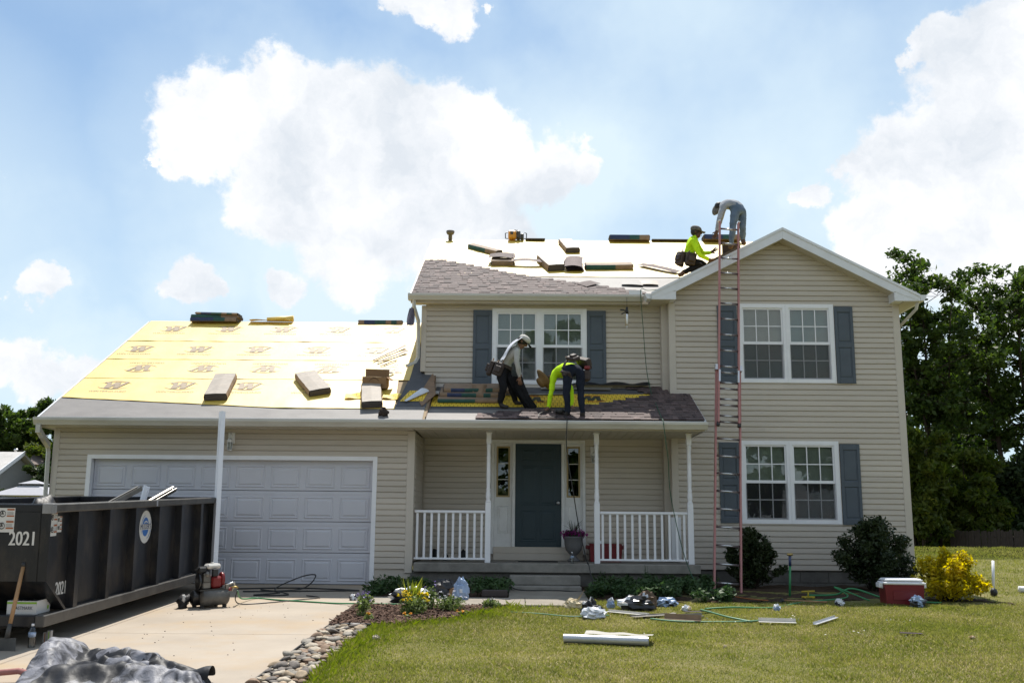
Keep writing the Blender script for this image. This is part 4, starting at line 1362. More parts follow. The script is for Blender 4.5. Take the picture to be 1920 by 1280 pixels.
MULCH_POLY = [(-2.28, 12.35), (-1.74, 12.40), (-1.37, 12.55), (-0.82, 13.05), (-0.25, 14.10), (-0.1, 14.38), (-2.28, 14.42)]
bed1, in_mulch = bed('mulch_bed', MULCH_POLY, SOIL, 0.0)
bed('mulch_bed', [(-2.4, 15.44), (-0.15, 15.44), (-0.15, 17.2), (-2.4, 17.2)], SOIL, 0.0)
bed('mulch_bed', [(1.05, 15.2), (2.9, 15.0), (4.6, 15.55), (7.0, 15.6), (7.35, 15.15), (7.45, 15.45), (7.0, 18.3), (1.05, 18.3)], SOIL, 0.0)
ROCK_POLY = [(-2.29, 5.5), (-1.90, 5.5), (-1.86, 9.0), (-1.83, 12.0), (-1.80, 12.40), (-2.29, 12.36)]
rock_bed, in_rock = bed('rock_border', ROCK_POLY, SOIL, -0.05)

# river stones of the border, one by one
STONEM = [mat('river_stone_%s' % w, c, rough=0.75, var=0.22, scale=9, bump=0.2, bscale=60, spec=0.25, space='obj') for w, c in
          (('grey', (0.25, 0.225, 0.19)), ('tan', (0.31, 0.24, 0.165)), ('pale', (0.40, 0.345, 0.27)), ('dark', (0.15, 0.13, 0.115)), ('rust', (0.24, 0.165, 0.115)))]
stones = []
for k in range(10):
    b = MB(); b.ball((0, 0, 0), (0.5, 0.36 + 0.03 * (k % 3), 0.26), 10, 7, lump=0.45, lf=1.3, seed=k + 1)
    stones.append(b.mesh('stone', STONEM[k % 5]))
rs = random.Random(3); placed = []
tries = 0
while len(placed) < 290 and tries < 14000:
    tries += 1
    x = rs.uniform(-2.27, -1.80); y = rs.uniform(8.1, 12.5)
    if not in_rock(x, y): continue
    s = rs.choice((0.06, 0.075, 0.09, 0.10, 0.12, 0.145))
    if any((x - a) ** 2 + (y - c) ** 2 < ((s + t) * 0.30) ** 2 for a, c, t in placed): continue
    placed.append((x, y, s))
    inst('stone', rs.choice(stones), rock_bed, (x, y, ground_z(y) - 0.035 + s * 0.22 + rs.uniform(0, 0.03)), rot=(rs.uniform(-0.3, 0.3), rs.uniform(-0.3, 0.3), rs.uniform(0, 6.3)), scale=(s, s, s * rs.uniform(0.65, 1.0)))
b = MB()
b.tube([(-2.285 + 0.006 * math.sin(k), 5.5 + k * 0.5, ground_z(5.5 + k * 0.5) + 0.0) for k in range(15)], 0.012, 5)
b.tube([(-2.27, 12.38, ground_z(12.4) + 0.005), (-2.0, 12.36, ground_z(12.4) + 0.02), (-1.75, 12.40, ground_z(12.4) + 0.012)], 0.018, 5)
b.build('bed_edging', BLACKM, rock_bed)

# mulch chips: nobody could count them
MULCHM = leaf_mat('mulch_chip', (0.045, 0.025, 0.018), (0.17, 0.10, 0.07), trans=0.0, rough=0.9, c3=(0.30, 0.21, 0.14), nscale=3)
b = MB(); rs = random.Random(5)
k = 0
while k < 3000:
    x = rs.uniform(-2.28, -0.1); y = rs.uniform(12.35, 14.4)
    if not in_mulch(x, y): continue
    k += 1
    M = Matrix.Translation((x, y, ground_z(y) + 0.012 + rs.uniform(0, 0.02))) @ Euler((rs.uniform(-0.5, 0.5), rs.uniform(-0.5, 0.5), rs.uniform(0, 6.3))).to_matrix().to_4x4()
    l, w = rs.uniform(0.02, 0.055), rs.uniform(0.006, 0.016)
    b.add([M @ Vector(p) for p in ((-l, -w, 0), (l, -w * 0.6, 0.004), (l, w, 0), (-l, w * 0.8, 0.004), (0, 0, 0.012))], [(0, 1, 4), (1, 2, 4), (2, 3, 4), (3, 0, 4)])
b.build('mulch_chips', MULCHM, kind='stuff')


# ---- grass blades (stuff): denser and longer along the uncut edges
def grass_blades(name, n, region, hgt, m, seed, dens=None):
    r = np.random.default_rng(seed)
    x = r.uniform(region[0], region[1], n); y = r.uniform(region[2], region[3], n)
    keep = np.ones(n, bool)
    keep &= ~((x < -1.80) & (y < 12.45))
    keep &= ~((x < 1.08) & (y > 14.52))
    edge = np.interp(y, [8, 12.38, 12.55, 13.05, 14.1, 14.40, 14.52], [-1.84, -1.76, -1.37, -0.82, -0.28, -0.12, 1.06])
    keep &= x > edge
    keep &= ~((y > 15.25) & (x > 1.0) & (x < 7.2))
    if dens is not None: keep &= r.uniform(0, 1, n) < dens(x, y, edge)
    x, y, edge = x[keep], y[keep], edge[keep]; n = len(x)
    z = -0.04 * (17.2 - y) - 0.015
    near = np.clip(1 - (x - edge) / 0.35, 0, 1)
    tuft = 0.5 + 0.5 * np.sin(x * 5.1 + 2.0 * np.sin(y * 3.3)) * np.sin(y * 4.7 + 1.7 * np.sin(x * 2.9))
    h = hgt * r.uniform(0.5, 1.25, n) * (1 + 0.9 * near) * (0.72 + 0.75 * tuft ** 3)
    a = r.uniform(0, 2 * np.pi, n); w = r.uniform(0.0025, 0.0055, n)
    lean = r.normal(0, 0.55, n) * h; la = r.uniform(0, 2 * np.pi, n)
    P = np.zeros((n, 4, 3), np.float32)
    ca, sa = np.cos(a) * w, np.sin(a) * w
    P[:, 0] = np.stack([x - ca, y - sa, z], 1); P[:, 1] = np.stack([x + ca, y + sa, z], 1)
    mxx = x + np.cos(la) * lean * 0.35; myy = y + np.sin(la) * lean * 0.35
    P[:, 2] = np.stack([mxx + ca * 0.8, myy + sa * 0.8, z + h * 0.6], 1)
    P[:, 3] = np.stack([x + np.cos(la) * lean, y + np.sin(la) * lean, z + h], 1)
    me = bpy.data.meshes.new(name)
    me.vertices.add(n * 4); me.vertices.foreach_set('co', P.ravel())
    me.loops.add(n * 6); me.polygons.add(n * 2)
    base = (np.arange(n) * 4)[:, None]
    me.loops.foreach_set('vertex_index', (base + np.array([0, 1, 2, 0, 2, 3])).astype(np.int32).ravel())
    me.polygons.foreach_set('loop_start', np.arange(0, n * 6, 3, dtype=np.int32))
    me.update(calc_edges=True); me.materials.append(m)
    o = bpy.data.objects.new(name, me); COL.objects.link(o); o['kind'] = 'stuff'
    return o


GRASSM = leaf_mat('grass_blade', (0.14, 0.165, 0.035), (0.27, 0.26, 0.085), trans=0.5, rough=0.5, c3=(0.44, 0.40, 0.24), nscale=0.9)
GRASSG = leaf_mat('grass_blade_lush', (0.12, 0.165, 0.02), (0.21, 0.25, 0.04), trans=0.45, rough=0.5, nscale=1.5)
GRASSD = leaf_mat('grass_blade_dry', (0.32, 0.265, 0.14), (0.52, 0.46, 0.29), trans=0.4, rough=0.7, nscale=1.5)
grass_blades('grass', 380000, (-1.9, 9.5, 8.4, 15.6), 0.034, GRASSM, 1)
grass_blades('dry_grass', 190000, (-1.9, 9.5, 8.4, 15.6), 0.030, GRASSD, 2,
             lambda x, y, e: np.clip(0.60 + 0.65 * np.sin(x * 1.7 + 1.2 * np.sin(y * 0.9)) * np.cos(y * 1.3 + 0.8 * np.sin(x * 0.8)) - 0.8 * np.clip(1 - (x - e) / 0.6, 0, 1), 0, 1))
grass_blades('lush_grass', 45000, (-1.9, 1.3, 8.4, 14.5), 0.05, GRASSG, 3, lambda x, y, e: np.clip(1.15 - (x - e) / 0.55, 0, 1))
grass_blades('grass', 90000, (6.0, 16.0, 14.5, 30.0), 0.045, GRASSM, 4)

# roofing grit and nails scattered on the concrete: nobody could count them
rs = random.Random(31); b = MB()
for k in range(90):
    x = rs.uniform(-4.6, -2.35); y = rs.uniform(8.6, 15.1) if k % 3 else rs.uniform(13.0, 16.5); s_ = rs.uniform(0.003, 0.009)
    b.cbox((x, y, ground_z(y) + s_ * 0.35), (s_ * 1.6, s_, s_ * 0.7), 0)
b.build('roofing_grit', mat('grit', (0.06, 0.05, 0.045), rough=0.9, var=0.4), None, kind='stuff')

# ================================================================== trees and the neighbour's place
BARK = mat('tree_bark', (0.055, 0.042, 0.032), rough=0.95, var=0.3, scale=10, bump=0.5, bscale=30, spec=0.1)
LEAF_A = leaf_mat('leaf_maple', (0.030, 0.056, 0.012), (0.072, 0.108, 0.022), trans=0.44, nscale=0.8, c3=(0.12, 0.15, 0.03))
LEAF_B = leaf_mat('leaf_olive', (0.040, 0.070, 0.012), (0.115, 0.140, 0.026), trans=0.5, nscale=1.1, c3=(0.22, 0.22, 0.04))
LEAF_C = leaf_mat('leaf_dark', (0.020, 0.036, 0.013), (0.050, 0.074, 0.024), trans=0.38, nscale=0.9)
LEAF_S = leaf_mat('leaf_shrub', (0.018, 0.030, 0.012), (0.048, 0.064, 0.024), trans=0.28, nscale=5, rough=0.45)
LEAF_Y = leaf_mat('leaf_golden', (0.22, 0.20, 0.012), (0.66, 0.52, 0.025), trans=0.55, nscale=7, c3=(0.80, 0.68, 0.10))
LEAF_H = leaf_mat('leaf_groundcover', (0.030, 0.062, 0.022), (0.070, 0.120, 0.045), trans=0.25, nscale=4, c3=(0.13, 0.18, 0.09))


def leaf_cloud(name, m, parent, clumps, size, seed, up=0.35, shell=0.55):
    """clumps: (x,y,z, rx,ry,rz, count). Leaf-sized faces spread through each clump's volume."""
    r = np.random.default_rng(seed)
    Cs = []
    for (x, y, z, rx, ry, rz, n) in clumps:
        d = r.normal(0, 1, (n, 3)); d /= np.linalg.norm(d, axis=1)[:, None]
        q = r.uniform(0, 1, n) ** shell
        Cs.append(np.stack([x + d[:, 0] * rx * q, y + d[:, 1] * ry * q, z + d[:, 2] * rz * q], 1))
    Cc = np.concatenate(Cs); n = len(Cc)
    nrm = r.normal(0, 1, (n, 3)); nrm[:, 2] += up * 2; nrm /= np.linalg.norm(nrm, axis=1)[:, None]
    t = np.cross(nrm, r.normal(0, 1, (n, 3))); t /= np.linalg.norm(t, axis=1)[:, None]
    u = np.cross(nrm, t)
    s = (size * r.uniform(0.6, 1.35, n))[:, None]
    P = np.stack([Cc - t * s, Cc + u * s * 0.48 - nrm * s * 0.12, Cc + t * s, Cc - u * s * 0.48 - nrm * s * 0.12], 1).astype(np.float32)
    org = Cc.mean(0)
    P -= org
    me = bpy.data.meshes.new(name)
    me.vertices.add(n * 4); me.vertices.foreach_set('co', P.ravel())
    me.loops.add(n * 4); me.polygons.add(n)
    me.loops.foreach_set('vertex_index', np.arange(n * 4, dtype=np.int32))
    me.polygons.foreach_set('loop_start', np.arange(0, n * 4, 4, dtype=np.int32))
    me.update(calc_edges=True); me.materials.append(m)
    o = bpy.data.objects.new(name, me); COL.objects.link(o)
    pw = WL.get(parent.name, Vector((0, 0, 0))) if parent is not None else Vector((0, 0, 0))
    o.location = Vector(org) - pw; WL[o.name] = Vector(org)
    if parent is not None: o.parent = parent
    return o


def tree(loc, height, spread, label, leafm, leaf=0.16, nclump=40, per=420, stems=1, seed=1, bare=0.35, group=None, name='deciduous_tree', top_bias=0.0, lean=(0, 0), trunk_r=None):
    """tapered trunk, limbs, twigs; sprays of leaves thin out towards the outside so the outline stays feathery"""
    rs = random.Random(seed); x, y, z = loc
    t = thing(name, label, 'tree', loc, group)
    b = MB(); clumps = []
    R = trunk_r or height * 0.015
    for s in range(stems):
        fan = (s - (stems - 1) / 2) / max(1, stems) * 2
        ax = fan * 0.13 + rs.uniform(-0.03, 0.03) + lean[0]; ay = rs.uniform(-0.06, 0.06) + lean[1]
        off = Vector((fan * 0.25, rs.uniform(-0.3, 0.3) * (stems > 1), 0))
        pts = []; n = 10; hh = height * rs.uniform(0.84, 0.97)
        for k in range(n):
            f = k / (n - 1)
            pts.append(Vector((x, y, z - 0.2)) + off + Vector((ax * hh * f + 0.035 * height * noise.noise(Vector((f * 3, s + seed, 1))), ay * hh * f + 0.03 * height * noise.noise(Vector((f * 3, s, 7 + seed))), hh * f)))
        b.tube(pts, [R * (1 - 0.9 * k / (n - 1)) / (stems ** 0.35) for k in range(n)], 7)
        nl = max(7, int(nclump / (2.0 * stems)))
        for q in range(nl):
            f = bare + (0.985 - bare) * (q + rs.random()) / nl
            i = min(int(f * (n - 1)), n - 2); p = pts[i].lerp(pts[i + 1], f * (n - 1) - i)
            an = rs.uniform(0, 6.28)
            g_ = (f - bare) / (1 - bare)
            prof = (0.55 + 0.9 * g_) if g_ < 0.45 else (0.955 * (1 - ((g_ - 0.45) / 0.62) ** 2) + 0.12)
            ln = spread * rs.uniform(0.55, 1.08) * max(0.18, prof) / (stems ** 0.25)
            e = p + Vector((math.cos(an) * ln, math.sin(an) * ln, ln * rs.uniform(0.10, 0.75)))
            mid = p.lerp(e, 0.5) + Vector((rs.uniform(-.1, .1) * ln, rs.uniform(-.1, .1) * ln, 0.04 * ln))
            b.tube([p, mid, e], [R * 0.30 * (1.15 - f), R * 0.18 * (1.15 - f), R * 0.04], 5, caps=False)
            for c in range(6):
                g = rs.uniform(0.35, 1.05); pc = p.lerp(e, g)
                tw = Vector((rs.gauss(0, 1), rs.gauss(0, 1), rs.gauss(0.2, 0.8))) * (0.20 * ln + 0.12 * spread)
                pe = pc + tw
                b.tube([pc, pe], [R * 0.06, R * 0.02], 4, caps=False)
                rr = spread * rs.uniform(0.13, 0.26)
                clumps.append((pe.x, pe.y, pe.z, rr, rr, rr * 0.7, int(per * 0.42 * rs.uniform(0.5, 1.3))))
    b.build('trunk', BARK, t)
    leaf_cloud('crown', leafm, t, clumps, leaf, seed, shell=0.85)
    return t


def thicket(loc, w, h, label, leafm, leaf=0.16, n=14, per=500, seed=1, group=None, name='thicket_shrub'):
    rs = random.Random(seed); x, y, z = loc
    t = thing(name, label, 'shrub', loc, group)
    b = MB(); clumps = []
    for k in range(n):
        an = rs.uniform(0, 6.28); d = w * math.sqrt(rs.random()) * 0.8; hh = h * rs.uniform(0.45, 1.0) * (1 - 0.35 * d / w)
        e = Vector((x + math.cos(an) * d, y + math.sin(an) * d * 0.7, z + hh))
        b.tube([(x + math.cos(an) * d * 0.3, y + math.sin(an) * d * 0.2, z - 0.1), ((x + e.x) / 2, (y + e.y) / 2, z + hh * 0.55), e], [0.05, 0.03, 0.01], 5, caps=False)
        for f in (0.35, 0.62, 0.9):
            for c in range(3):
                rr = w * rs.uniform(0.12, 0.30)
                clumps.append((x + (e.x - x) * (0.5 + f * 0.5) + rs.gauss(0, 0.16) * w, y + (e.y - y) * f + rs.gauss(0, 0.12) * w, z + max(0.1, hh * f + rs.gauss(0, 0.12) * w), rr, rr, rr * 0.75, per // 3))
    b.build('stems', BARK, t)
    leaf_cloud('foliage', leafm, t, clumps, leaf, seed)
    return t


G = 'trees behind the back yard'
tree((19.6, 48, -0.1), 15.0, 2.6, 'tall many-stemmed leafy tree right beside the wing roof edge', LEAF_A, 0.145, 84, 190, stems=4, seed=11, bare=0.40, group=G)
tree((24.2, 49, -0.1), 15.2, 2.9, 'tall leafy tree with one thick forking trunk, at the right picture edge', LEAF_A, 0.145, 84, 190, stems=2, seed=23, bare=0.42, group=G, lean=(-0.02, 0))
tree((29.6, 53, -0.1), 14.0, 3.0, 'leafy tree partly beyond the right picture edge, behind the forked one', LEAF_A, 0.19, 50, 560, stems=2, seed=31, bare=0.2, group=G)
tree((21.8, 60, -0.1), 8.0, 3.3, 'dark tree seen through the gap between the two tall trees', LEAF_C, 0.22, 46, 420, stems=2, seed=43, bare=0.15, group=G)
tree((17.6, 56, -0.1), 9.0, 2.6, 'dark bushy tree mostly hidden behind the house corner', LEAF_C, 0.2, 46, 420, stems=2, seed=47, bare=0.1, group=G)
tree((27.5, 62, -0.1), 12.5, 3.8, 'dark round tree low behind the fence', LEAF_C, 0.22, 50, 420, stems=2, seed=53, bare=0.1, group=G)
GS = 'undergrowth along the wood edge'
thicket((17.9, 45.2, -0.1), 1.9, 7.6, 'sunlit yellow-green shrub against the wing corner under the small eave', LEAF_B, 0.14, 18, 620, 61, GS)
thicket((20.6, 46.4, -0.1), 2.0, 5.4, 'sunlit olive shrub in the middle of the wood edge', LEAF_B, 0.15, 16, 520, 62, GS)
thicket((23.8, 47.6, -0.1), 2.4, 5.2, 'dark shrub behind the board fence', LEAF_C, 0.16, 16, 520, 63, GS)
thicket((26.4, 46.6, -0.1), 2.3, 5.8, 'green shrub at the right picture edge above the fence', LEAF_A, 0.16, 18, 520, 64, GS)
thicket((19.6, 49.8, -0.1), 2.8, 4.6, 'deep-shaded shrub at the foot of the many-stemmed tree', LEAF_C, 0.17, 18, 520, 65, GS)
thicket((22.6, 52.5, -0.1), 3.2, 5.5, 'black-green shrub filling the gap behind the fence end', LEAF_C, 0.18, 18, 520, 66, GS)
thicket((16.6, 50.0, -0.1), 2.6, 6.0, 'dark shrub half hidden behind the house wall', LEAF_C, 0.17, 18, 500, 67, GS)
thicket((28.2, 51.0, -0.1), 3.4, 5.6, 'dark shrub low beyond the right picture edge', LEAF_C, 0.18, 18, 480, 68, GS)

# fence of upright boards by the wood
fb = mat('fence_board', (0.045, 0.034, 0.027), rough=0.9, var=0.35, scale=6, stretch=(4, 4, 0.6), bump=0.3, bscale=40)
fn = thing('board_fence', 'low brown upright-board fence at the edge of the wood', 'fence', (21, 43.5, -0.1))
fm = MB(); fm.prism([(-0.066, 0, 0), (0.066, 0, 0), (0.066, 0, 1.08), (0.04, 0, 1.12), (-0.04, 0, 1.12), (-0.066, 0, 1.08)], (0, 0.022, 0)); FBM = fm.mesh('fence_plank', fb)
A, B = Vector((19.3, 45.5, -0.12)), Vector((23.5, 39.6, -0.12)); nb = 50
for k in range(nb):
    p = A.lerp(B, (k + 0.5) / nb)
    inst('fence_plank', FBM, fn, (p.x, p.y, p.z + random.uniform(-0.02, 0.02)), rot=(random.uniform(-.02, .02), random.uniform(-.02, .02), math.atan2(B.y - A.y, B.x - A.x)), scale=(1, 1, random.uniform(0.95, 1.04)))
for zz in (0.3, 0.85):
    b = MB(); b.tube([A + Vector((0.03, 0.03, zz)), B + Vector((0.03, 0.03, zz))], 0.04, 4, smooth=False); b.build('fence_rail', fb, fn)

GL = 'trees behind the neighbouring house'
for k, (x, y, h, sp, lm, lab) in enumerate([
    (-37.0, 68, 9.2, 3.0, LEAF_A, 'green tree at the left picture edge above the pale roof'),
    (-33.6, 70, 9.6, 2.6, LEAF_A, 'green tree left of the notch in the far treeline'),
    (-30.5, 69, 9.3, 2.8, LEAF_A, 'round-topped tree nearest the garage gutter'),
    (-27.6, 72, 9.6, 3.0, LEAF_A, 'tree just peeping over the garage roof edge'),
    (-28.6, 62, 6.6, 2.4, LEAF_B, 'olive sunlit tree beside the garage downspout')]):
    tree((x, y, -0.3), h, sp, lab, lm, 0.2, 44, 420, stems=1, seed=70 + k, bare=0.12, group=GL)
tree((-26.2, 57, -0.3), 5.0, 1.5, 'dark conical evergreen beside the garage corner', LEAF_C, 0.15, 40, 420, 1, 81, 0.05, GL, name='evergreen_tree')

# neighbour: low gabled part in front, taller block behind
NW = mat('neighbour_siding', (0.30, 0.30, 0.31), rough=0.6, var=0.06)
NR = mat('neighbour_shingle', (0.42, 0.40, 0.38), rough=0.8, var=0.15, scale=3, bump=0.3, bscale=40)
NR2 = mat('neighbour_shingle_brown', (0.16, 0.125, 0.11), rough=0.9, var=0.15, scale=3)
nh = thing('neighbour_house', 'grey house with pale sunlit roof, cut by the left picture edge', 'house', (-35, 60, 0))
b = MB(); b.box(-46, -30.2, 55, 65, -0.3, 2.7); b.prism([(-30.2, 55, 2.7), (-30.2, 65, 2.7), (-30.2, 60, 4.95)], (-0.2, 0, 0)); b.build('wall', NW, nh)
b = MB(); b.prism([(-46, 54.3, 2.42), (-46, 60, 5.15), (-46, 65.7, 2.42), (-46, 65.7, 2.27), (-46, 60, 5.0), (-46, 54.3, 2.27)], (16.2, 0, 0)); b.build('roof', NR, nh)
b = MB(); b.prism([(-29.79, 54.2, 2.42), (-29.79, 60, 5.2), (-29.79, 60, 4.95), (-29.79, 54.2, 2.15)], (0.05, 0, 0)); b.build('rake_board', ALU, nh)
b = MB(); b.box(-41, -32.2, 66, 76, -0.3, 4.75); b.build('upper_wall', NW, nh)
b = MB(); b.add([(-41.6, 65.4, 4.72), (-31.55, 65.4, 4.72), (-31.55, 76.6, 4.72), (-41.6, 76.6, 4.72), (-36.5, 71, 7.0)], [(0, 1, 4), (1, 2, 4), (2, 3, 4), (3, 0, 4), (0, 3, 2, 1)]); b.build('upper_roof', NR2, nh)
b = MB(); b.box(-32.25, -32.15, 65.94, 66.4, -0.3, 4.7); b.build('corner_board', ALU, nh)
for xx in (-33.1, -35.0):
    b = MB(); b.box(xx - 0.45, xx + 0.45, 65.93, 66.02, 2.7, 4.0); w = b.build('window', WHITE, nh)
    b = MB(); b.box(xx - 0.38, xx + 0.38, 65.91, 65.94, 2.77, 3.93); b.build('pane', BLACKM, w)
b = MB(); b.lathe([(0.09, 0), (0.09, 0.25), (0.15, 0.3), (0.10, 0.38)], 10, (-30.6, 60.6, 5.0)); b.build('vent_pipe', METAL, nh)
gz = thing('gazebo', 'pale two-tier canopy roof of a garden gazebo behind the dumpster', 'gazebo', (-21.6, 45, -0.1))
cv = mat('gazebo_canvas', (0.33, 0.33, 0.36), rough=0.8, var=0.06)


def hip(b, c, w, z0, z1, top):
    x, y = c
    b.add([(x - w, y - w, z0), (x + w, y - w, z0), (x + w, y + w, z0), (x - w, y + w, z0), (x - top, y - top, z1), (x + top, y - top, z1), (x + top, y + top, z1), (x - top, y + top, z1)],
          [(0, 1, 5, 4), (1, 2, 6, 5), (2, 3, 7, 6), (3, 0, 4, 7), (4, 5, 6, 7), (0, 3, 2, 1)])


b = MB(); hip(b, (-21.75, 45), 1.35, 2.15, 2.62, 0.35); b.build('canopy', cv, gz)
b = MB(); hip(b, (-21.75, 45), 0.5, 2.68, 2.86, 0.03); b.build('canopy_vent', cv, gz)
b = MB()
for sx in (-1, 1):
    for sy in (-1, 1): b.box(-21.75 + sx * 0.40 - .02, -21.75 + sx * 0.40 + .02, 45 + sy * 0.40 - .02, 45 + sy * 0.40 + .02, 2.5, 2.72)
b.build('vent_strut', BLACKM, gz)
for sx in (-1, 1):
    for sy in (-1, 1):
        b = MB(); b.box(-21.75 + sx * 1.28 - .05, -21.75 + sx * 1.28 + .05, 45 + sy * 1.28 - .05, 45 + sy * 1.28 + .05, -0.15, 2.2); b.build('post', BLACKM, gz)


# ---- shrubs and flowers round the house
def shrub(loc, rx, ry, h, label, leafm, leaf, count, seed, spiky=0.0, name='garden_shrub'):
    rs = random.Random(seed); x, y, z = loc
    t = thing(name, label, 'shrub', loc)
    b = MB(); cl = []
    for k in range(34):
        an = rs.uniform(0, 6.28); el = rs.uniform(0.15, 1.45)
        e = Vector((x + math.cos(an) * math.cos(el) * rx * rs.uniform(.7, 1), y + math.sin(an) * math.cos(el) * ry * rs.uniform(.7, 1), z + math.sin(el) * h * rs.uniform(.75, 1.0) + 0.08))
        b.tube([(x + rs.uniform(-.1, .1), y + rs.uniform(-.1, .1), z - 0.03), ((x * 0.6 + e.x * 0.4), (y * 0.6 + e.y * 0.4), z + (e.z - z) * 0.5), e], [0.012, 0.008, 0.003], 4, caps=False)
        for f in (0.5, 0.8, 1.0):
            rr = 0.5 * min(rx, h) * rs.uniform(0.35, 0.55) * (1.15 - 0.35 * f)
            cl.append((x + (e.x - x) * f, y + (e.y - y) * f, z + 0.05 + (e.z - z) * f, rr, rr, rr * 0.9, count // 100))
        if spiky and k % 3 == 0:
            for q in range(4):
                cl.append((e.x + (e.x - x) * 0.06 * q, e.y, e.z + 0.035 * q, 0.04, 0.04, 0.04, 9))
    b.build('stems', BARK, t)
    leaf_cloud('foliage', leafm, t, cl, leaf, seed)
    return t


shrub((5.98, 17.15, -0.05), 0.82, 0.7, 1.08, 'large dark rounded shrub under the right end of the wing wall', LEAF_S, 0.036, 11000, 5, 1.0)
shrub((3.98, 17.45, -0.05), 0.56, 0.5, 0.92, 'dark shrub directly behind the foot of the ladder', LEAF_S, 0.036, 7500, 6, 1.0)
shrub((6.58, 15.75, -0.08), 0.64, 0.55, 0.66, 'golden yellow shrub beside the red cooler', LEAF_Y, 0.030, 8500, 8, 1.0)

# the wood across the street, behind the viewer: it shows in the windows and shades the low sky
rs = random.Random(99); cl = []; b = MB()
for k in range(16):
    x = -42 + k * 5.6 + rs.uniform(-1.5, 1.5); y = -19 + rs.uniform(-5, 3); h = rs.uniform(10, 14)
    b.tube([(x, y, -1.6), (x + rs.uniform(-.5, .5), y, h * 0.5), (x, y, h * 0.9)], [0.28, 0.18, 0.05], 6)
    for q in range(16):
        f = rs.uniform(0.12, 1.0); r_ = 3.0 * (1.1 - 0.7 * abs(f - 0.5)) * rs.uniform(0.35, 0.55)
        a = rs.uniform(0, 6.28); d = 2.4 * (1.1 - f * 0.7)
        cl.append((x + math.cos(a) * d, y + math.sin(a) * d, h * f - 1.0, r_, r_, r_ * 0.8, 170))
wd = leaf_cloud('woods', LEAF_A, None, cl, 0.34, 99); wd['kind'] = 'stuff'
wt = b.build('trunks', BARK, wd, kind='stuff')

# ================================================================== dumpster
STEEL = mat('dumpster_steel', (0.013, 0.014, 0.0175), rough=0.34, var=0.35, scale=2.0, bump=0.10, bscale=12, spec=0.38, dirt=(0.065, 0.052, 0.040), dscale=3.4, damt=0.75, stretch=(1, 1, 0.5))
STEELW = mat('dumpster_worn_edge', (0.062, 0.058, 0.053), rough=0.45, var=0.35, scale=6, spec=0.5, dirt=(0.03, 0.03, 0.03), dscale=4, damt=0.8)
STICKW = mat('sticker_white', (0.60, 0.59, 0.56), rough=0.5, var=0.04)
STICKO = mat('sticker_rust_orange', (0.33, 0.10, 0.03), rough=0.5, var=0.05)
STICKK = mat('sticker_black', (0.03, 0.03, 0.03), rough=0.5, var=0.05)
LOGOB = mat('logo_blue', (0.03, 0.14, 0.42), rough=0.45, var=0.05)
LOGOD = mat('logo_navy', (0.03, 0.045, 0.12), rough=0.45, var=0.05)
DM = frame_matrix((-4.88, 10.7, ground_z(10.7)), (1, 0, 0), (0, 1, 0.04))
dump = thing('dumpster', 'black open-top steel roll-off dumpster with 2021 on it, parked on the driveway', 'dumpster', (-6.1, 13.6, -0.1))
Y0, Y1, XW = -0.11, 5.85, -2.40
b = MB()
# side wall facing the drive, with the raked front foot
for x in (-0.115, XW + 0.105):
    b.prism([(x, Y0, 0.66), (x, 0.36, 0.32), (x, Y1, 0.32), (x, Y1, 1.37), (x, Y0, 1.37)], (0.012, 0, 0), 0, DM)
b.prism([(XW + 0.11, Y0, 0.66), (XW + 0.11, Y0, 1.37), (XW + 0.11, Y0 + 0.02, 1.37), (XW + 0.11, Y0 + 0.02, 0.67)], (2.28, 0, 0), 0, DM)
b.prism([(XW + 0.11, Y0, 0.659), (XW + 0.11, 0.36, 0.325), (XW + 0.11, 0.40, 0.335), (XW + 0.11, Y0 + 0.02, 0.68)], (2.28, 0, 0), 0, DM)
b.box(XW + 0.11, -0.12, 0.37, Y1, 0.325, 0.345, 0, DM)
b.build('body', STEEL, dump)
b = MB(); b.box(XW + 0.1, -0.1, Y1 - 0.03, Y1, 0.33, 1.37, 0, DM); b.box(XW + 0.3, -0.3, Y1, Y1 + 0.05, 0.5, 1.2, 0, DM); b.build('tail_gate', STEEL, dump)
RIBY = [0.62, 1.48, 2.30, 3.15, 4.05, 4.94, 5.66]
rb = MB()
rb.prism([(-0.105, -0.06, 0.321), (-0.01, -0.05, 0.321), (-0.01, 0.05, 0.321), (-0.105, 0.06, 0.321)], (0, 0, 1.05), 0)
RBM = rb.mesh('side_rib', STEEL)
Rt = DM.to_3x3().to_euler()
for y in RIBY:
    p = DM @ Vector((0, y, 0)); inst('side_rib', RBM, dump, p, rot=Rt)
    p = DM @ Vector((XW, y, 0)); q = inst('side_rib', RBM, dump, p, rot=Rt); q.scale = (-1, 1, 1)
b = MB()
b.bevbox(-0.10, 0.0, Y0, Y1 + 0.02, 1.362, 1.455, 0.012, 0, DM); b.build('top_rail', STEELW, dump)
b = MB(); b.bevbox(XW, XW + 0.10, Y0, Y1 + 0.02, 1.362, 1.455, 0.012, 0, DM); b.build('top_rail', STEEL, dump)
b = MB(); b.bevbox(XW + 0.101, -0.101, Y0, Y0 + 0.09, 1.363, 1.454, 0.012, 0, DM); b.build('top_rail', STEEL, dump)
b = MB(); b.bevbox(XW + 0.101, -0.101, Y1 - 0.07, Y1 + 0.02, 1.363, 1.454, 0.012, 0, DM); b.build('top_rail', STEEL, dump)
b = MB(); b.bevbox(-0.105, 0.003, Y0 - 0.004, Y0 + 0.11, 1.352, 1.459, 0.006, 0, DM); b.build('corner_bracket', mat('primer_grey', (0.22, 0.22, 0.22), rough=0.6, var=0.2), dump)
for y in (2.92, ):
    b = MB(); b.box(0.0005, 0.003, y, y + 0.06, 1.37, 1.452, 0, DM); b.build('reflector', METAL, dump)
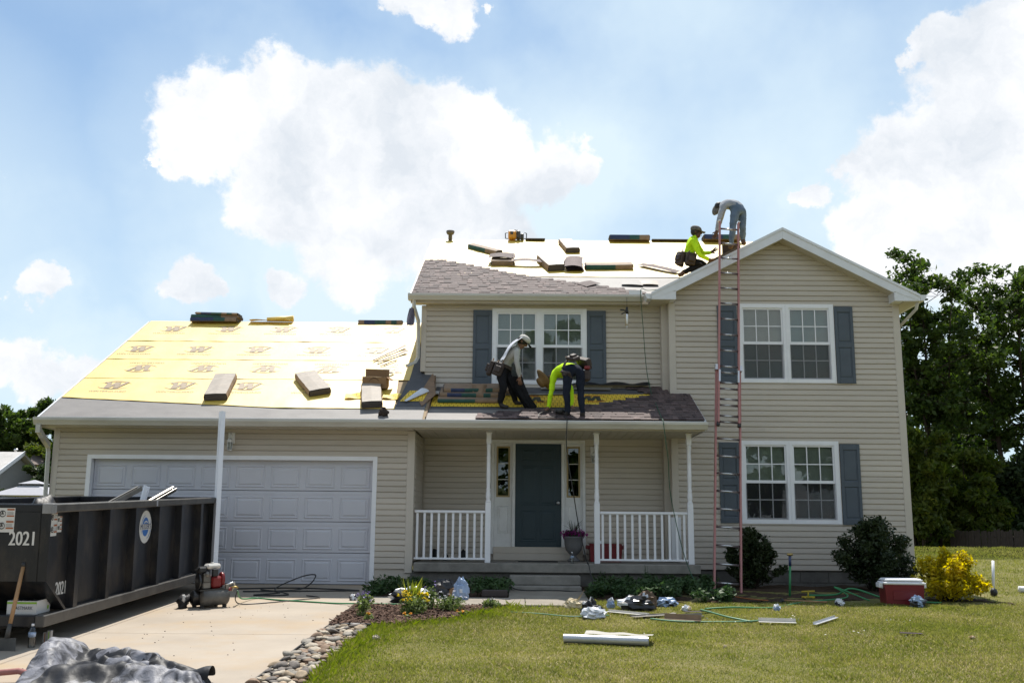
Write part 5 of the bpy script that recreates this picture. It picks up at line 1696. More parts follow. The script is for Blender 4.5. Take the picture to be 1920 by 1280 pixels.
b = MB(); b.bevbox(-0.10, 0.0, Y0 + 0.0, Y1, 0.20, 0.32, 0.01, 0, DM); b.build('base_rail', STEELW, dump)
b = MB(); b.bevbox(XW, XW + 0.10, Y0, Y1, 0.20, 0.32, 0.01, 0, DM); b.build('base_rail', STEEL, dump)
b = MB(); b.bevbox(XW + 0.101, -0.101, Y0 + 0.001, Y0 + 0.10, 0.201, 0.319, 0.01, 0, DM); b.box(XW + 0.101, -0.101, Y0 + 0.101, 0.36, 0.305, 0.318, 0, DM); b.build('front_cross_member', STEEL, dump)
for x in (-0.75, -1.65):
    b = MB(); b.box(x - 0.06, x + 0.06, 0.1, Y1 - 0.2, 0.10, 0.30, 0, DM); b.build('skid_rail', STEEL, dump)
    for y in (0.5, Y1 - 0.5):
        b = MB(); b.lathe([(0.10, -0.09), (0.10, 0.09)], 16, M=DM @ Matrix.Translation((x + 0.18 * (1 if x < -1 else -1), y, 0.10)) @ Matrix.Rotation(rad(90), 4, 'Y')); b.build('roller', STEELW, dump)


def decal(name, M, items, mats, parent=dump):
    """flat print: items of (kind, args, material index), each a little above the one before"""
    b = MB(); h = 0.0015
    for kind, a, m in items:
        h += 0.0007
        if kind == 'rect':
            x0, x1, y0, y1 = a; b.add([(x0, y0, h), (x1, y0, h), (x1, y1, h), (x0, y1, h)], [(0, 1, 2, 3)], m, M=M)
        elif kind == 'disc':
            cx, cy, rx, ry = a; n = 32
            b.add([(cx + rx * math.cos(2 * math.pi * k / n), cy + ry * math.sin(2 * math.pi * k / n), h) for k in range(n)], [tuple(range(n))], m, M=M)
        elif kind == 'arc':
            cx, cy, r, w, a0, a1 = a; n = 16; vs = []
            for k in range(n + 1):
                t = rad(a0 + (a1 - a0) * k / n); ww = w * (0.35 + 0.65 * math.sin(math.pi * k / n))
                vs += [(cx + (r - ww) * math.cos(t), cy + (r - ww) * math.sin(t), h), (cx + r * math.cos(t), cy + r * math.sin(t), h)]
            b.add(vs, [(2 * k, 2 * k + 1, 2 * k + 3, 2 * k + 2) for k in range(n)], m, M=M)
        elif kind == 'text':
            s, size, cx, cy, sx = a; v, f = text_geo(s, size)
            b.add([(x * sx + cx, y + cy, h) for x, y, z in v], f, m, M=M)
            if len(a) == 5 and kind == 'text' and size > 0.09:      # heavier strokes
                for d in (-0.04 * size * 0.5, 0.04 * size * 0.5):
                    h += 0.0004; b.add([(x * sx + cx + d, y + cy, h) for x, y, z in v], f, m, M=M)
    return b.build(name, mats, parent)


FR = DM @ frame_matrix((0, Y0, 0), (1, 0, 0), (0, 0, 1))                 # the front plate
SD = DM @ frame_matrix((-0.103, 0, 0), (0, 1, 0), (0, 0, 1))             # the side panel
decal('number', FR, [('text', ('2021', 0.205, -0.285, 1.09, 0.72), 0)], [STICKW])
decal('number', SD, [('text', ('2021', 0.20, 0.445, 0.535, 0.68), 0)], [STICKW])


def warning(M, x, y, w, h):
    it = [('rect', (x, x + w, y, y + h), 0)]
    for k in (0, 1):
        yy = y + h * (0.5 - 0.5 * k) + 0.01
        it += [('rect', (x + w * 0.52, x + w * 0.96, yy + h * 0.36, yy + h * 0.43), 1), ('rect', (x + w * 0.52, x + w * 0.96, yy + h * 0.10, yy + h * 0.16), 1),
               ('arc', (x + w * 0.26, yy + h * 0.22, w * 0.2, 0.012, 0, 360), 2), ('rect', (x + w * 0.16, x + w * 0.34, yy + h * 0.19, yy + h * 0.24), 2),
               ('rect', (x + w * 0.22, x + w * 0.3, yy + h * 0.24, yy + h * 0.31), 2)]
        for q in range(3): it.append(('rect', (x + w * 0.54, x + w * 0.92, yy + h * (0.20 + 0.045 * q), yy + h * (0.21 + 0.045 * q)), 2))
    return it


decal('warning_sticker', FR, warning(FR, -0.56, 1.16, 0.175, 0.25), [STICKW, STICKO, STICKK])
decal('warning_sticker', SD, warning(SD, 0.09, 1.11, 0.155, 0.26), [STICKW, STICKO, STICKK])
decal('warning_sticker', SD, warning(SD, 0.25, 1.145, 0.11, 0.17), [STICKW, STICKO, STICKK])
decal('company_logo', SD, [('disc', (2.84, 1.10, 0.215, 0.215), 0), ('disc', (2.84, 1.10, 0.118, 0.125), 1), ('arc', (2.84, 1.10, 0.155, 0.012, 95, 215), 1), ('arc', (2.88, 1.10, 0.155, 0.012, -85, 35), 1),
                           ('arc', (2.85, 1.08, 0.10, 0.02, 40, 140), 0), ('rect', (2.67, 3.05, 1.062, 1.138), 0), ('text', ("MULDER'S", 0.098, 2.84, 1.10, 0.84), 2)], [STICKW, LOGOB, LOGOD])

# ---- scrap in the dumpster
def kchannel(b, p, q, w=0.11, h=0.08, roll=0.0):
    p, q = Vector(p), Vector(q); d = (q - p)
    M = frame_matrix(p, d, Vector((0, 0, 1)).cross(d)) @ Matrix.Rotation(roll, 4, 'X'); L = d.length
    t = 0.006
    b.box(0, L, -w / 2, w / 2, 0, t, 0, M); b.box(0, L, -w / 2, -w / 2 + t, t, h, 0, M); b.box(0, L, w / 2 - t, w / 2, t, h, 0, M); b.box(0, L, w / 2 - t - 0.02, w / 2 - t, h - t, h, 0, M)


SCRAPM = mat('scrap_gutter_metal', (0.24, 0.225, 0.20), rough=0.4, var=0.2, scale=6, metal=0.35, dirt=(0.16, 0.13, 0.1), dscale=5, damt=0.5)
b = MB(); kchannel(b, (-5.85, 13.9, 1.10), (-5.58, 14.8, 1.47), 0.08, 0.07); b.build('scrap_gutter', SCRAPM, None, 'dented length of gutter sticking out of the dumpster, left of the white one', 'scrap gutter', 'scrap metal in the dumpster')
b = MB(); kchannel(b, (-5.45, 14.4, 1.0), (-5.40, 14.55, 1.53), 0.085, 0.03, rad(70)); b.build('scrap_trim', WHITE, None, 'short upright white trim piece in the dumpster between two gutter lengths', 'scrap trim', 'scrap metal in the dumpster')
b = MB(); kchannel(b, (-5.60, 14.6, 1.12), (-5.32, 15.5, 1.50), 0.075, 0.06, rad(25)); b.build('scrap_gutter', SCRAPM, None, 'greyish gutter length sticking out of the dumpster nearest the white pole', 'scrap gutter', 'scrap metal in the dumpster')
BAGK = mat('black_bag', (0.012, 0.012, 0.014), rough=0.5, var=0.3, scale=8, bump=0.6, bscale=14, spec=0.3)
b = MB(); b.ball((-5.35, 11.35, 1.03), (0.16, 0.24, 0.26), 16, 10, lump=0.35, lf=2.5, seed=3); b.build('rubbish_bag', BAGK, None, 'black bag bulging over the dumpster rim near its front corner', 'rubbish bag')
b = MB()
b.grid(lambda u, v: (-7.2 + 2.1 * u, 11.0 + 5.4 * v, 0.80 + 0.25 * noise.noise(Vector((u * 5, v * 9, 3))) + 0.12 * noise.noise(Vector((u * 14, v * 25, 1)))), 24, 40, smooth=False)
b.build('roofing_debris', mat('torn_shingle_debris', (0.06, 0.052, 0.05), rough=0.9, var=0.5, scale=6), None, kind='stuff')

# ================================================================== things round the dumpster
CARD = mat('cardboard', (0.25, 0.155, 0.085), rough=0.85, var=0.1, scale=4, spec=0.15, space='obj')
CARDW = mat('white_carton', (0.56, 0.55, 0.54), rough=0.6, var=0.05, space='obj')
GREENP = mat('lime_print', (0.22, 0.40, 0.03), rough=0.6, var=0.05)
NAVYP = mat('navy_print', (0.02, 0.03, 0.06), rough=0.6, var=0.05)
bx = thing('nail_carton', 'white carton with a green band and dark lettering on the dumpster foot rail', 'carton', (-5.15, 10.75, 0.06))
b = MB(); M = DM
x0, x1, y0, y1, z0, z1 = -0.435, -0.125, -0.03, 0.27, 0.320, 0.455
t = 0.005
b.box(x0, x1, y0, y0 + t, z0, z1, 0, M); b.box(x0, x1, y1 - t, y1, z0, z1, 0, M); b.box(x0, x0 + t, y0 + t, y1 - t, z0, z1, 0, M); b.box(x1 - t, x1, y0 + t, y1 - t, z0, z1, 0, M); b.box(x0 + t, x1 - t, y0 + t, y1 - t, z0, z0 + t, 0, M)
b.build('carton', CARDW, bx)
b = MB(); b.prism([(x0, y1, z1), (x1, y1, z1), (x1, y1 + 0.06, z1 + 0.01), (x0, y1 + 0.06, z1 + 0.01)], (0, 0, 0.003), 0, M); b.build('flap', CARDW, bx)
FM = M @ frame_matrix((0, y0, 0), (1, 0, 0), (0, 0, 1)); SM_ = M @ frame_matrix((x1, 0, 0), (0, 1, 0), (0, 0, 1))
decal('lettering', FM, [('rect', (x0, x1, z1 - 0.03, z1 - 0.010), 0), ('text', ('FASTMARK', 0.048, x0 + 0.17, z0 + 0.062, 0.85), 1), ('rect', (x0 + 0.05, x0 + 0.10, z0 + 0.060, z0 + 0.066), 0)], [GREENP, NAVYP], bx)
decal('lettering', SM_, [('rect', (y1 - 0.07, y1 - 0.03, z1 - 0.035, z1 - 0.02), 1), ('disc', (y1 - 0.05, z0 + 0.05, 0.02, 0.022), 0)], [GREENP, NAVYP], bx)
b = MB()
for k in range(5): b.tube([M @ Vector((x0 + 0.05 + 0.05 * k, 0.1 + 0.02 * k, z1 - 0.06)), M @ Vector((x0 + 0.05 + 0.05 * k, 0.12 + 0.02 * k, z1 - 0.02 + 0.006 * (k % 2)))], 0.03, 8)
b.build('nail_coils', STEELW, bx, kind='stuff')

WOODH = mat('ash_handle', (0.34, 0.19, 0.085), rough=0.5, var=0.25, scale=10, stretch=(1, 1, 0.3), space='obj')
sh = thing('shovel', 'square shovel with wooden shaft and black grip leaning on the dumpster front', 'shovel', (-5.14, 10.3, -0.28))
A, B = Vector((-5.15, 10.39, -0.13)), Vector((-5.135, 10.555, 0.555))
b = MB(); b.tube([A, A.lerp(B, .5), B], [0.019, 0.021, 0.018], 10); b.build('shaft', WOODH, sh)
b = MB(); d = (B - A).normalized(); u = Vector((1, 0, 0))
top = B + d * 0.11
b.tube([B - d * 0.01, B + d * 0.03], 0.022, 8); b.tube([B + d * 0.03 - u * 0.01, B + d * 0.07 - u * 0.05, top - u * 0.055], 0.011, 6); b.tube([B + d * 0.03 + u * 0.01, B + d * 0.07 + u * 0.05, top + u * 0.055], 0.011, 6); b.tube([top - u * 0.06, top + u * 0.06], 0.015, 8)
b.build('grip', BLACKM, sh)
b = MB(); bm_ = frame_matrix(A, (1, 0, 0), (B - A)); b.tube([A - d * 0.02, A + d * 0.12], [0.026, 0.022], 8)
b.grid(lambda u_, v_: bm_ @ Vector(((u_ - 0.5) * (0.24 - 0.03 * v_), -0.02 - 0.16 * (1 - v_) * 1.0, 0.025 * (abs(u_ - 0.5) * 2) ** 2 - 0.02 * (1 - v_))), 8, 6); b.build('blade', STEELW, sh)

WATER = glass_mat('clear_bottle', (0.80, 0.83, 0.85), 0.02, 1.45)


def bottle(loc, h, label, cap=(0.6, 0.62, 0.65), lab=True):
    t = thing('water_bottle', label, 'bottle', loc); s = h / 0.22
    prof = [(0.028, 0), (0.031, 0.008), (0.030, 0.03), (0.032, 0.06), (0.030, 0.09), (0.033, 0.12), (0.032, 0.145), (0.022, 0.175), (0.012, 0.192), (0.012, 0.20)]
    b = MB(); b.lathe([(r * s, z * s) for r, z in prof], 14, loc); b.build('bottle', WATER, t)
    b = MB(); b.lathe([(0.014 * s, 0.198 * s), (0.0145 * s, 0.216 * s), (0.012 * s, 0.219 * s)], 12, loc); b.build('cap', WHITE, t)
    b = MB(); b.lathe([(0.0325 * s, 0.098 * s), (0.0340 * s, 0.125 * s), (0.0336 * s, 0.142 * s)], 14, loc); b.build('label', mat('bottle_label', (0.30, 0.38, 0.52), rough=0.5, var=0.4, scale=40, space='obj'), t)


bottle((-4.99, 10.58, ground_z(10.58)), 0.24, 'clear plastic water bottle standing on the driveway below the dumpster')
for k, (x, y, hh, lab) in enumerate(((-4.985, 10.88, 0.115, 'shorter grey tube carton standing behind the tarp'), (-4.935, 10.86, 0.135, 'taller green-striped tube carton standing behind the tarp'))):
    t = thing('tube_carton', lab, 'carton', (x, y, ground_z(y)), 'small cartons by the tarp'); z = ground_z(y)
    b = MB(); b.bevbox(x - 0.022, x + 0.022, y - 0.022, y + 0.022, z, z + hh, 0.004); b.build('carton', mat('grey_carton', (0.33, 0.32, 0.31), rough=0.6, var=0.15, space='obj'), t)
    b = MB(); b.box(x - 0.006, x + 0.003, y - 0.0235, y - 0.0225, z + 0.01, z + hh - 0.012); b.build('stripe', GREENP if k else STICKO, t)

# tarp heap
def tarp_mat():
    """poly tarp: silver outside, black inside, a woven crinkle"""
    m = bpy.data.materials.new('tarp_silver_black'); m.use_nodes = True
    nt = m.node_tree; N, L = nt.nodes, nt.links; b = N['Principled BSDF']
    b.inputs['Roughness'].default_value = 0.56; b.inputs['Metallic'].default_value = 0.0
    g = N.new('ShaderNodeNewGeometry'); n = N.new('ShaderNodeTexNoise'); n.inputs['Scale'].default_value = 7; n.inputs['Detail'].default_value = 6; n.inputs['Distortion'].default_value = 1.5
    L.new(g.outputs['Position'], n.inputs['Vector'])
    r = N.new('ShaderNodeValToRGB'); L.new(n.outputs['Fac'], r.inputs['Fac'])
    r.color_ramp.elements[0].position = 0.36; r.color_ramp.elements[0].color = (0.030, 0.030, 0.036, 1)
    r.color_ramp.elements[1].position = 0.58; r.color_ramp.elements[1].color = (0.19, 0.19, 0.215, 1)
    mx = N.new('ShaderNodeMix'); mx.data_type = 'RGBA'; L.new(g.outputs['Backfacing'], mx.inputs['Factor'])
    L.new(r.outputs['Color'], mx.inputs['A']); mx.inputs['B'].default_value = (0.016, 0.016, 0.019, 1)
    L.new(mx.outputs['Result'], b.inputs['Base Color'])
    n3 = N.new('ShaderNodeTexNoise'); n3.inputs['Scale'].default_value = 16; n3.inputs['Detail'].default_value = 7; n3.inputs['Distortion'].default_value = 2.0; L.new(g.outputs['Position'], n3.inputs['Vector'])
    bp = N.new('ShaderNodeBump'); bp.inputs['Strength'].default_value = 0.45; bp.inputs['Distance'].default_value = 0.012
    L.new(n3.outputs['Fac'], bp.inputs['Height']); L.new(bp.outputs[0], b.inputs['Normal'])
    return m


TARP = tarp_mat()


def ridge(p):
    return 1 - 2 * abs(noise.noise(p))


from mathutils.geometry import delaunay_2d_cdt
OUT = [(-4.12, 8.30), (-4.24, 8.85), (-4.38, 9.35), (-4.44, 9.75), (-4.12, 9.86), (-3.92, 9.62), (-3.55, 9.62), (-3.15, 9.36), (-2.80, 9.06), (-2.60, 8.86), (-2.62, 8.30)]
rs = random.Random(8)
pts = []
for i in range(len(OUT)):
    p, q = Vector(OUT[i]), Vector(OUT[(i + 1) % len(OUT)]); k = max(2, int((q - p).length / 0.07))
    for j in range(k): pts.append((p.lerp(q, j / k), True))


def in_out(x, y):
    c = False; j = len(OUT) - 1
    for i in range(len(OUT)):
        (xi, yi), (xj, yj) = OUT[i], OUT[j]
        if (yi > y) != (yj > y) and x < (xj - xi) * (y - yi) / (yj - yi) + xi: c = not c
        j = i
    return c


tries = 0
while len(pts) < 620 and tries < 20000:
    tries += 1
    p = Vector((rs.uniform(-4.52, -2.6), rs.uniform(8.3, 9.85)))
    if not in_out(*p): continue
    # creases run in bundles: points keep closer to one another across the fold than along it
    if any((p - q).length < 0.036 for q, _ in pts): continue
    pts.append((p, False))


def mound(x, y):
    g = lambda cx, cy, rx, ry: math.exp(-(abs((x - cx) / rx)) ** 3 - (abs((y - cy) / ry)) ** 3)
    blk = 0.225 * g(-4.16, 9.35, 0.19, 0.48) * (1 + 0.15 * (x + 4.16))
    w = 0.10 * noise.noise(Vector((x * 2, y * 2, 3)))
    r1 = 0.17 * math.exp(-((y - (9.47 - 0.42 * (x + 3.9) + w)) / 0.11) ** 2) * math.exp(-((x + 3.55) / 0.50) ** 4)
    r2 = 0.15 * math.exp(-((y - (9.12 - 0.30 * (x + 3.9) + w)) / 0.10) ** 2) * math.exp(-((x + 3.25) / 0.62) ** 4)
    r3 = 0.13 * math.exp(-((y - (8.72 + 0.05 * (x + 3.5) - w)) / 0.12) ** 2) * math.exp(-((x + 3.45) / 0.85) ** 4)
    return max(blk, r1, r2, r3) + 0.03


zs = []
for p, edge in pts:
    h = mound(p.x, p.y)
    h = 0.008 if edge else max(0.01, h + rs.gauss(0, 0.016) + 0.03 * ridge(Vector((p.x * 5, p.y * 5, 2))) * min(1, h * 8))
    zs.append(h)
vo, eo, fo, _, _, _ = delaunay_2d_cdt([p for p, _ in pts], [], [], 0, 1e-5)
b = MB()
lut = {(round(p.x, 4), round(p.y, 4)): z for (p, _), z in zip(pts, zs)}
V3 = []
for v in vo:
    z = lut.get((round(v.x, 4), round(v.y, 4)), 0.01)
    j = 0.35 * z
    V3.append(Vector((v.x + j * noise.noise(Vector((v.x * 6, v.y * 6, 1))), v.y + j * noise.noise(Vector((v.x * 6, v.y * 6, 9))), ground_z(v.y) + z)))
fs = [f for f in fo if in_out(sum(vo[i].x for i in f) / 3, sum(vo[i].y for i in f) / 3)]
b.add(V3, fs)
# the black inside shows where the sheet is turned over
b.m = []
for f in b.f:
    c = sum((Vector(b.v[i]) for i in f), Vector()) / 3
    b.m.append(1 if noise.noise(Vector((c.x * 3.2 + 4, c.y * 4.6, 2.5))) > 0.02 and c.x > -3.98 else 0)
# a loose edge curling over at the right end
b.grid(lambda u, v: Vector((-2.95 + 0.36 * u, 8.80 + 0.11 * math.cos(v * 3.3) * (0.5 + 0.5 * u), ground_z(8.8) + 0.03 + 0.12 * math.sin(0.15 + v * 2.9) * (0.55 + 0.45 * u) + 0.012 * math.sin(u * 9))), 7, 8, 1, smooth=False)
TARPK = mat('tarp_black_side', (0.015, 0.015, 0.018), rough=0.55, var=0.3, scale=9, bump=0.5, bscale=18, spec=0.35)
b.s = [True] * len(b.f)
tp = b.build('tarp', [TARP, TARPK], None, 'crumpled silver and black tarpaulin heaped on the near corner of the driveway', 'tarpaulin')
sb_ = tp.modifiers.new('soften', 'SUBSURF'); sb_.levels = 2; sb_.render_levels = 2
b = MB(); b.tube([(-4.55, 8.75, ground_z(8.75) + 0.07), (-4.25, 8.82, ground_z(8.8) + 0.09), (-4.0, 8.78, ground_z(8.8) + 0.05)], 0.026, 8); b.build('cloth_roll', mat('faded_red_cloth', (0.28, 0.12, 0.11), rough=0.9, var=0.25, bump=0.4, bscale=30), None, 'faded red rolled cloth poking out left of the tarpaulin', 'cloth')

# leaning white pole
b = MB(); b.tube([(-4.76, 15.95, -0.05), (-4.97, 16.57, 2.84)], 0.055, 4, smooth=False); b.build('white_pole', WHITE, None, 'tall white metal post leaning upright against the garage gutter', 'post')

# ================================================================== compressor
REDP = mat('red_shroud', (0.17, 0.010, 0.010), rough=0.35, var=0.1, space='obj')
TANKB = mat('black_tank', (0.018, 0.018, 0.019), rough=0.28, var=0.2, spec=0.6)
TANKG = mat('worn_tank', (0.11, 0.105, 0.095), rough=0.45, var=0.35, scale=9, metal=0.3)
ENGM = mat('cast_aluminium', (0.20, 0.185, 0.165), rough=0.42, var=0.25, scale=14, metal=0.6)
TANKW = mat('cream_fuel_tank', (0.62, 0.60, 0.56), rough=0.35, var=0.05)
cz = ground_z(14.0)
cp = thing('air_compressor', 'petrol air compressor with twin black tanks, red engine cover and white fuel tank', 'compressor', (-4.2, 14.1, cz))
dv = Vector((0.80, 0.60, 0.04)).normalized(); sv = Vector((0.60, -0.80, 0)).normalized()


def tank(c, L, r, m):
    M = frame_matrix(c, dv.cross(sv), sv) ; M = frame_matrix(c, sv, dv.cross(sv))
    b = MB(); b.lathe([(0.03, -L / 2 - 0.045), (r * 0.75, -L / 2 - 0.03), (r, -L / 2), (r, L / 2), (r * 0.75, L / 2 + 0.03), (0.03, L / 2 + 0.045)], 20, M=M); b.build('tank', m, cp)


C0 = Vector((-4.24, 14.05, cz + 0.145))
tank(C0 + sv * 0.10 + dv * 0.05, 0.44, 0.115, TANKG)
tank(C0 - sv * 0.16 - dv * 0.04, 0.44, 0.115, TANKB)
for s_, t_ in ((0.10, -0.17), (0.10, 0.24), (-0.16, -0.22), (-0.16, 0.18)):
    p = C0 + sv * s_ + dv * t_
    b = MB(); b.bevbox(p.x - 0.035, p.x + 0.035, p.y - 0.03, p.y + 0.03, ground_z(p.y), C0.z - 0.08, 0.008); b.build('foot', BLACKM, cp)
b = MB(); M = frame_matrix(C0 + Vector((0, 0, 0.11)), dv, -sv); b.cbox((0.0, 0.02, 0), (0.50, 0.36, 0.018), 0, M); b.build('deck_plate', TANKB, cp)
M = frame_matrix(C0 + Vector((0, 0, 0.12)), dv, -sv)
b = MB(); b.bevbox(-0.02, 0.17, -0.12, 0.12, 0.0, 0.17, 0.03, 0, M); b.lathe([(0.02, -0.0), (0.10, 0.0), (0.11, 0.03), (0.10, 0.06), (0.06, 0.075)], 18, M=M @ Matrix.Translation((0.17, 0.0, 0.11)) @ Matrix.Rotation(rad(90), 4, 'Y')); b.build('engine_shroud', REDP, cp)
b = MB(); b.bevbox(-0.18, -0.03, -0.10, 0.08, 0.0, 0.10, 0.015, 0, M)
for k in range(7): b.box(-0.17, -0.04, -0.11, 0.06, 0.105 + 0.016 * k, 0.113 + 0.016 * k, 0, M)
b.box(-0.15, -0.06, -0.09, 0.04, 0.10, 0.22, 0, M); b.ball(tuple(M @ Vector((-0.10, -0.09, 0.20))), 0.045, 12, 8)
b.build('engine_block', ENGM, cp)
b = MB(); b.bevbox(-0.10, 0.15, -0.10, 0.11, 0.275, 0.345, 0.025, 0, M); b.lathe([(0.03, 0), (0.03, 0.018)], 12, M=M @ Matrix.Translation((0.02, 0, 0.345))); b.build('fuel_tank', TANKW, cp)
b = MB(); b.bevbox(-0.01, 0.09, -0.135, -0.06, 0.17, 0.275, 0.01, 0, M); b.bevbox(-0.24, -0.09, -0.06, 0.10, 0.22, 0.31, 0.02, 0, M); b.box(-0.30, -0.22, -0.01, 0.01, 0.27, 0.28, 0, M); b.build('air_filter', BLACKM, cp)
b = MB(); b.lathe([(0.12, -0.02), (0.13, -0.015), (0.13, 0.015), (0.12, 0.02)], 20, M=M @ Matrix.Translation((-0.22, 0.02, 0.10)) @ Matrix.Rotation(rad(90), 4, 'Y')); b.build('belt_guard', TANKB, cp)
b = MB(); q = lambda x, y, z: M @ Vector((x, y, z))
b.tube([q(0.18, -0.10, 0.02), q(0.36, -0.10, 0.06), q(0.42, -0.08, 0.06), q(0.43, -0.02, 0.0), q(0.40, 0.0, -0.06)], 0.013, 8); b.build('handle', METAL, cp)
b = MB(); b.bevbox(0.22, 0.28, -0.17, -0.11, -0.02, 0.05, 0.006, 0, M); b.build('pressure_switch', ENGM, cp)
b = MB(); b.tube([q(0.26, -0.14, -0.03), q(0.33, -0.15, -0.02)], 0.025, 10); b.build('regulator_knob', REDP, cp)
b = MB(); b.tube([q(0.32, -0.14, 0.0), q(0.42, -0.15, 0.0), q(0.46, -0.15, -0.01)], 0.014, 8); b.build('brass_fitting', BRASS, cp)
cp.scale = (0.76, 0.76, 0.96)
hose_start = Vector((-4.2, 14.1, cz)) + 0.76 * (q(0.45, -0.15, 0.0) - Vector((-4.2, 14.1, cz)))
pw_ = thing('plastic_wrapper', 'shiny black plastic wrapper lying left of the compressor under the dumpster', 'wrapper', (-4.66, 14.0, cz))
b = MB(); b.ball((-4.56, 13.95, cz + 0.07), (0.07, 0.11, 0.09), 14, 9, lump=0.9, lf=2.6, seed=21); b.build('film', BAGK, pw_)
b = MB(); b.ball((-4.53, 13.88, cz + 0.13), (0.028, 0.02, 0.05), 8, 6, lump=0.8, lf=3, seed=22); b.build('torn_end', CARDW, pw_)

# ================================================================== hoses and leads
GREENH = mat('green_hose', (0.03, 0.20, 0.07), rough=0.45, var=0.1)
MINTH = mat('pale_green_hose', (0.09, 0.22, 0.12), rough=0.5, var=0.15)
BLACKH = mat('black_hose', (0.022, 0.022, 0.022), rough=0.5, var=0.1)
ORANGEH = mat('orange_cord', (0.36, 0.12, 0.03), rough=0.5, var=0.1)


def smooth_path(pts, n=6):
    P = [Vector(p) for p in pts]; out = []
    for i in range(len(P) - 1):
        p0, p1, p2, p3 = P[max(i - 1, 0)], P[i], P[i + 1], P[min(i + 2, len(P) - 1)]
        for k in range(n):
            t = k / n
            out.append(0.5 * ((2 * p1) + (p2 - p0) * t + (2 * p0 - 5 * p1 + 4 * p2 - p3) * t * t + (3 * p1 - p0 - 3 * p2 + p3) * t ** 3))
    return out + [P[-1]]


def cable(name, pts, r, m, label, cat='hose', group=None, n=6):
    b = MB(); b.tube(smooth_path(pts, n), r, 6); return b.build(name, m, None, label, cat, group)


gl = lambda x, y, h=0.012: (x, y, ground_z(y) + h)
cable('air_hose', [tuple(hose_start), (-3.93, 14.55, -0.04), gl(-3.85, 15.1), gl(-3.5, 14.9), gl(-3.1, 14.75), gl(-2.6, 14.55), gl(-2.2, 14.38, .03), gl(-1.2, 14.3, .03)], 0.011, GREENH, 'green air hose running from the compressor across the driveway', 'hose', 'air hoses', 8)
cable('air_hose', [tuple(hose_start), (-3.93, 14.25, -0.04), gl(-3.85, 14.35), gl(-3.5, 14.6), gl(-3.2, 14.95), gl(-2.95, 15.25), gl(-3.2, 15.5)], 0.008, BLACKH, 'thin black hose looping on the concrete right of the compressor', 'hose', 'air hoses')
rs = random.Random(12)
pts = [gl(-4.1, 16.3), gl(-3.7, 15.9), gl(-4.0, 15.5), gl(-3.5, 15.6), gl(-3.9, 16.4), (-3.55, 16.75, 0.16), (-3.35, 16.9, 0.17), gl(-3.5, 16.4), gl(-4.3, 16.0), gl(-3.0, 16.2), gl(-2.55, 16.3), gl(-3.6, 16.6), gl(-4.5, 16.4)]
cable('air_hose', pts, 0.011, BLACKH, 'coil of black hose lying in the shade before the garage door', 'hose', 'air hoses')
cable('air_hose', [(2.75, 18.6, 5.50), (2.42, 18.35, 5.40), (2.30, 18.30, 5.42), (2.265, 18.25, 5.30), (2.30, 18.25, 4.7), (2.37, 18.40, 3.92), (2.43, 18.2, 3.42), (2.42, 17.5, 3.12), (2.41, 16.85, 2.83), (2.41, 16.64, 2.74), (2.44, 16.60, 2.4), (2.476, 16.62, 2.12), (2.516, 16.66, 1.5), (2.72, 16.7, 0.56), (2.89, 16.3, 0.03), gl(3.0, 15.6)], 0.0065, mat('dark_green_hose', (0.02, 0.085, 0.045), rough=0.5), 'green air hose hanging from the upper eave over the porch gutter to the ground', 'hose', 'air hoses')
cable('air_hose', [(0.55, 17.15, 2.97), (0.36, 16.95, 2.90), (0.34, 16.80, 2.82), (0.52, 16.78, 2.815), (0.78, 16.85, 2.83), (0.80, 16.64, 2.75), (0.795, 16.61, 2.6), (0.80, 16.64, 2.2), (0.915, 16.7, 1.5), (1.005, 16.9, 1.02), (1.145, 17.0, 0.44), (1.17, 16.98, 0.40), (1.20, 16.93, 0.24), (1.22, 16.8, 0.05), gl(1.08, 16.45), gl(0.6, 16.4, .03), gl(0.0, 16.45, .03), (-0.2, 16.5, 0.10), gl(-0.5, 16.3)], 0.0085, BLACKH, 'black air hose dropping from the bent roofer past the front door to the step', 'hose', 'air hoses')
cable('air_hose', [gl(1.70, 13.2), gl(2.0, 12.98), gl(2.5, 12.95), gl(2.95, 13.05), gl(3.3, 13.3)], 0.011, MINTH, 'pale green hose loop in front of the trim scraps on the lawn', 'hose', 'air hoses')
cable('air_hose', [gl(2.48, 13.95, .04), gl(2.55, 13.6, .05), gl(2.7, 13.2, .04), gl(2.95, 13.0)], 0.012, MINTH, 'short green hose end rising from the lawn near the white strip', 'hose', 'air hoses')
cable('air_hose', [gl(2.6, 14.3), gl(3.0, 14.35, .03), gl(3.6, 14.5), gl(4.2, 15.2), gl(5.0, 15.6, .05), (4.9, 15.9, .12), gl(5.3, 15.5)], 0.011, GREENH, 'green hose from the ladder foot past the shrubs to the cooler', 'hose', 'air hoses')
cable('air_hose', [gl(-0.1, 13.75), gl(0.3, 13.6), gl(0.7, 13.35), gl(1.2, 13.5)], 0.008, MINTH, 'thin green hose half sunk in the lawn by the walkway', 'hose', 'air hoses')
cable('garden_hose', [gl(4.5, 16.0, .03), gl(4.9, 15.85, .06), (5.15, 15.8, 0.10), gl(5.6, 15.55, .03), gl(6.1, 15.35), gl(6.3, 15.3)], 0.014, GREENH, 'garden hose arching over the soil between shrub and cooler', 'hose')
cable('power_lead', [gl(3.15, 16.2, .02), gl(3.35, 15.9), gl(3.5, 15.6), gl(3.75, 15.4)], 0.008, ORANGEH, 'orange cord lying at the ladder foot', 'cord')

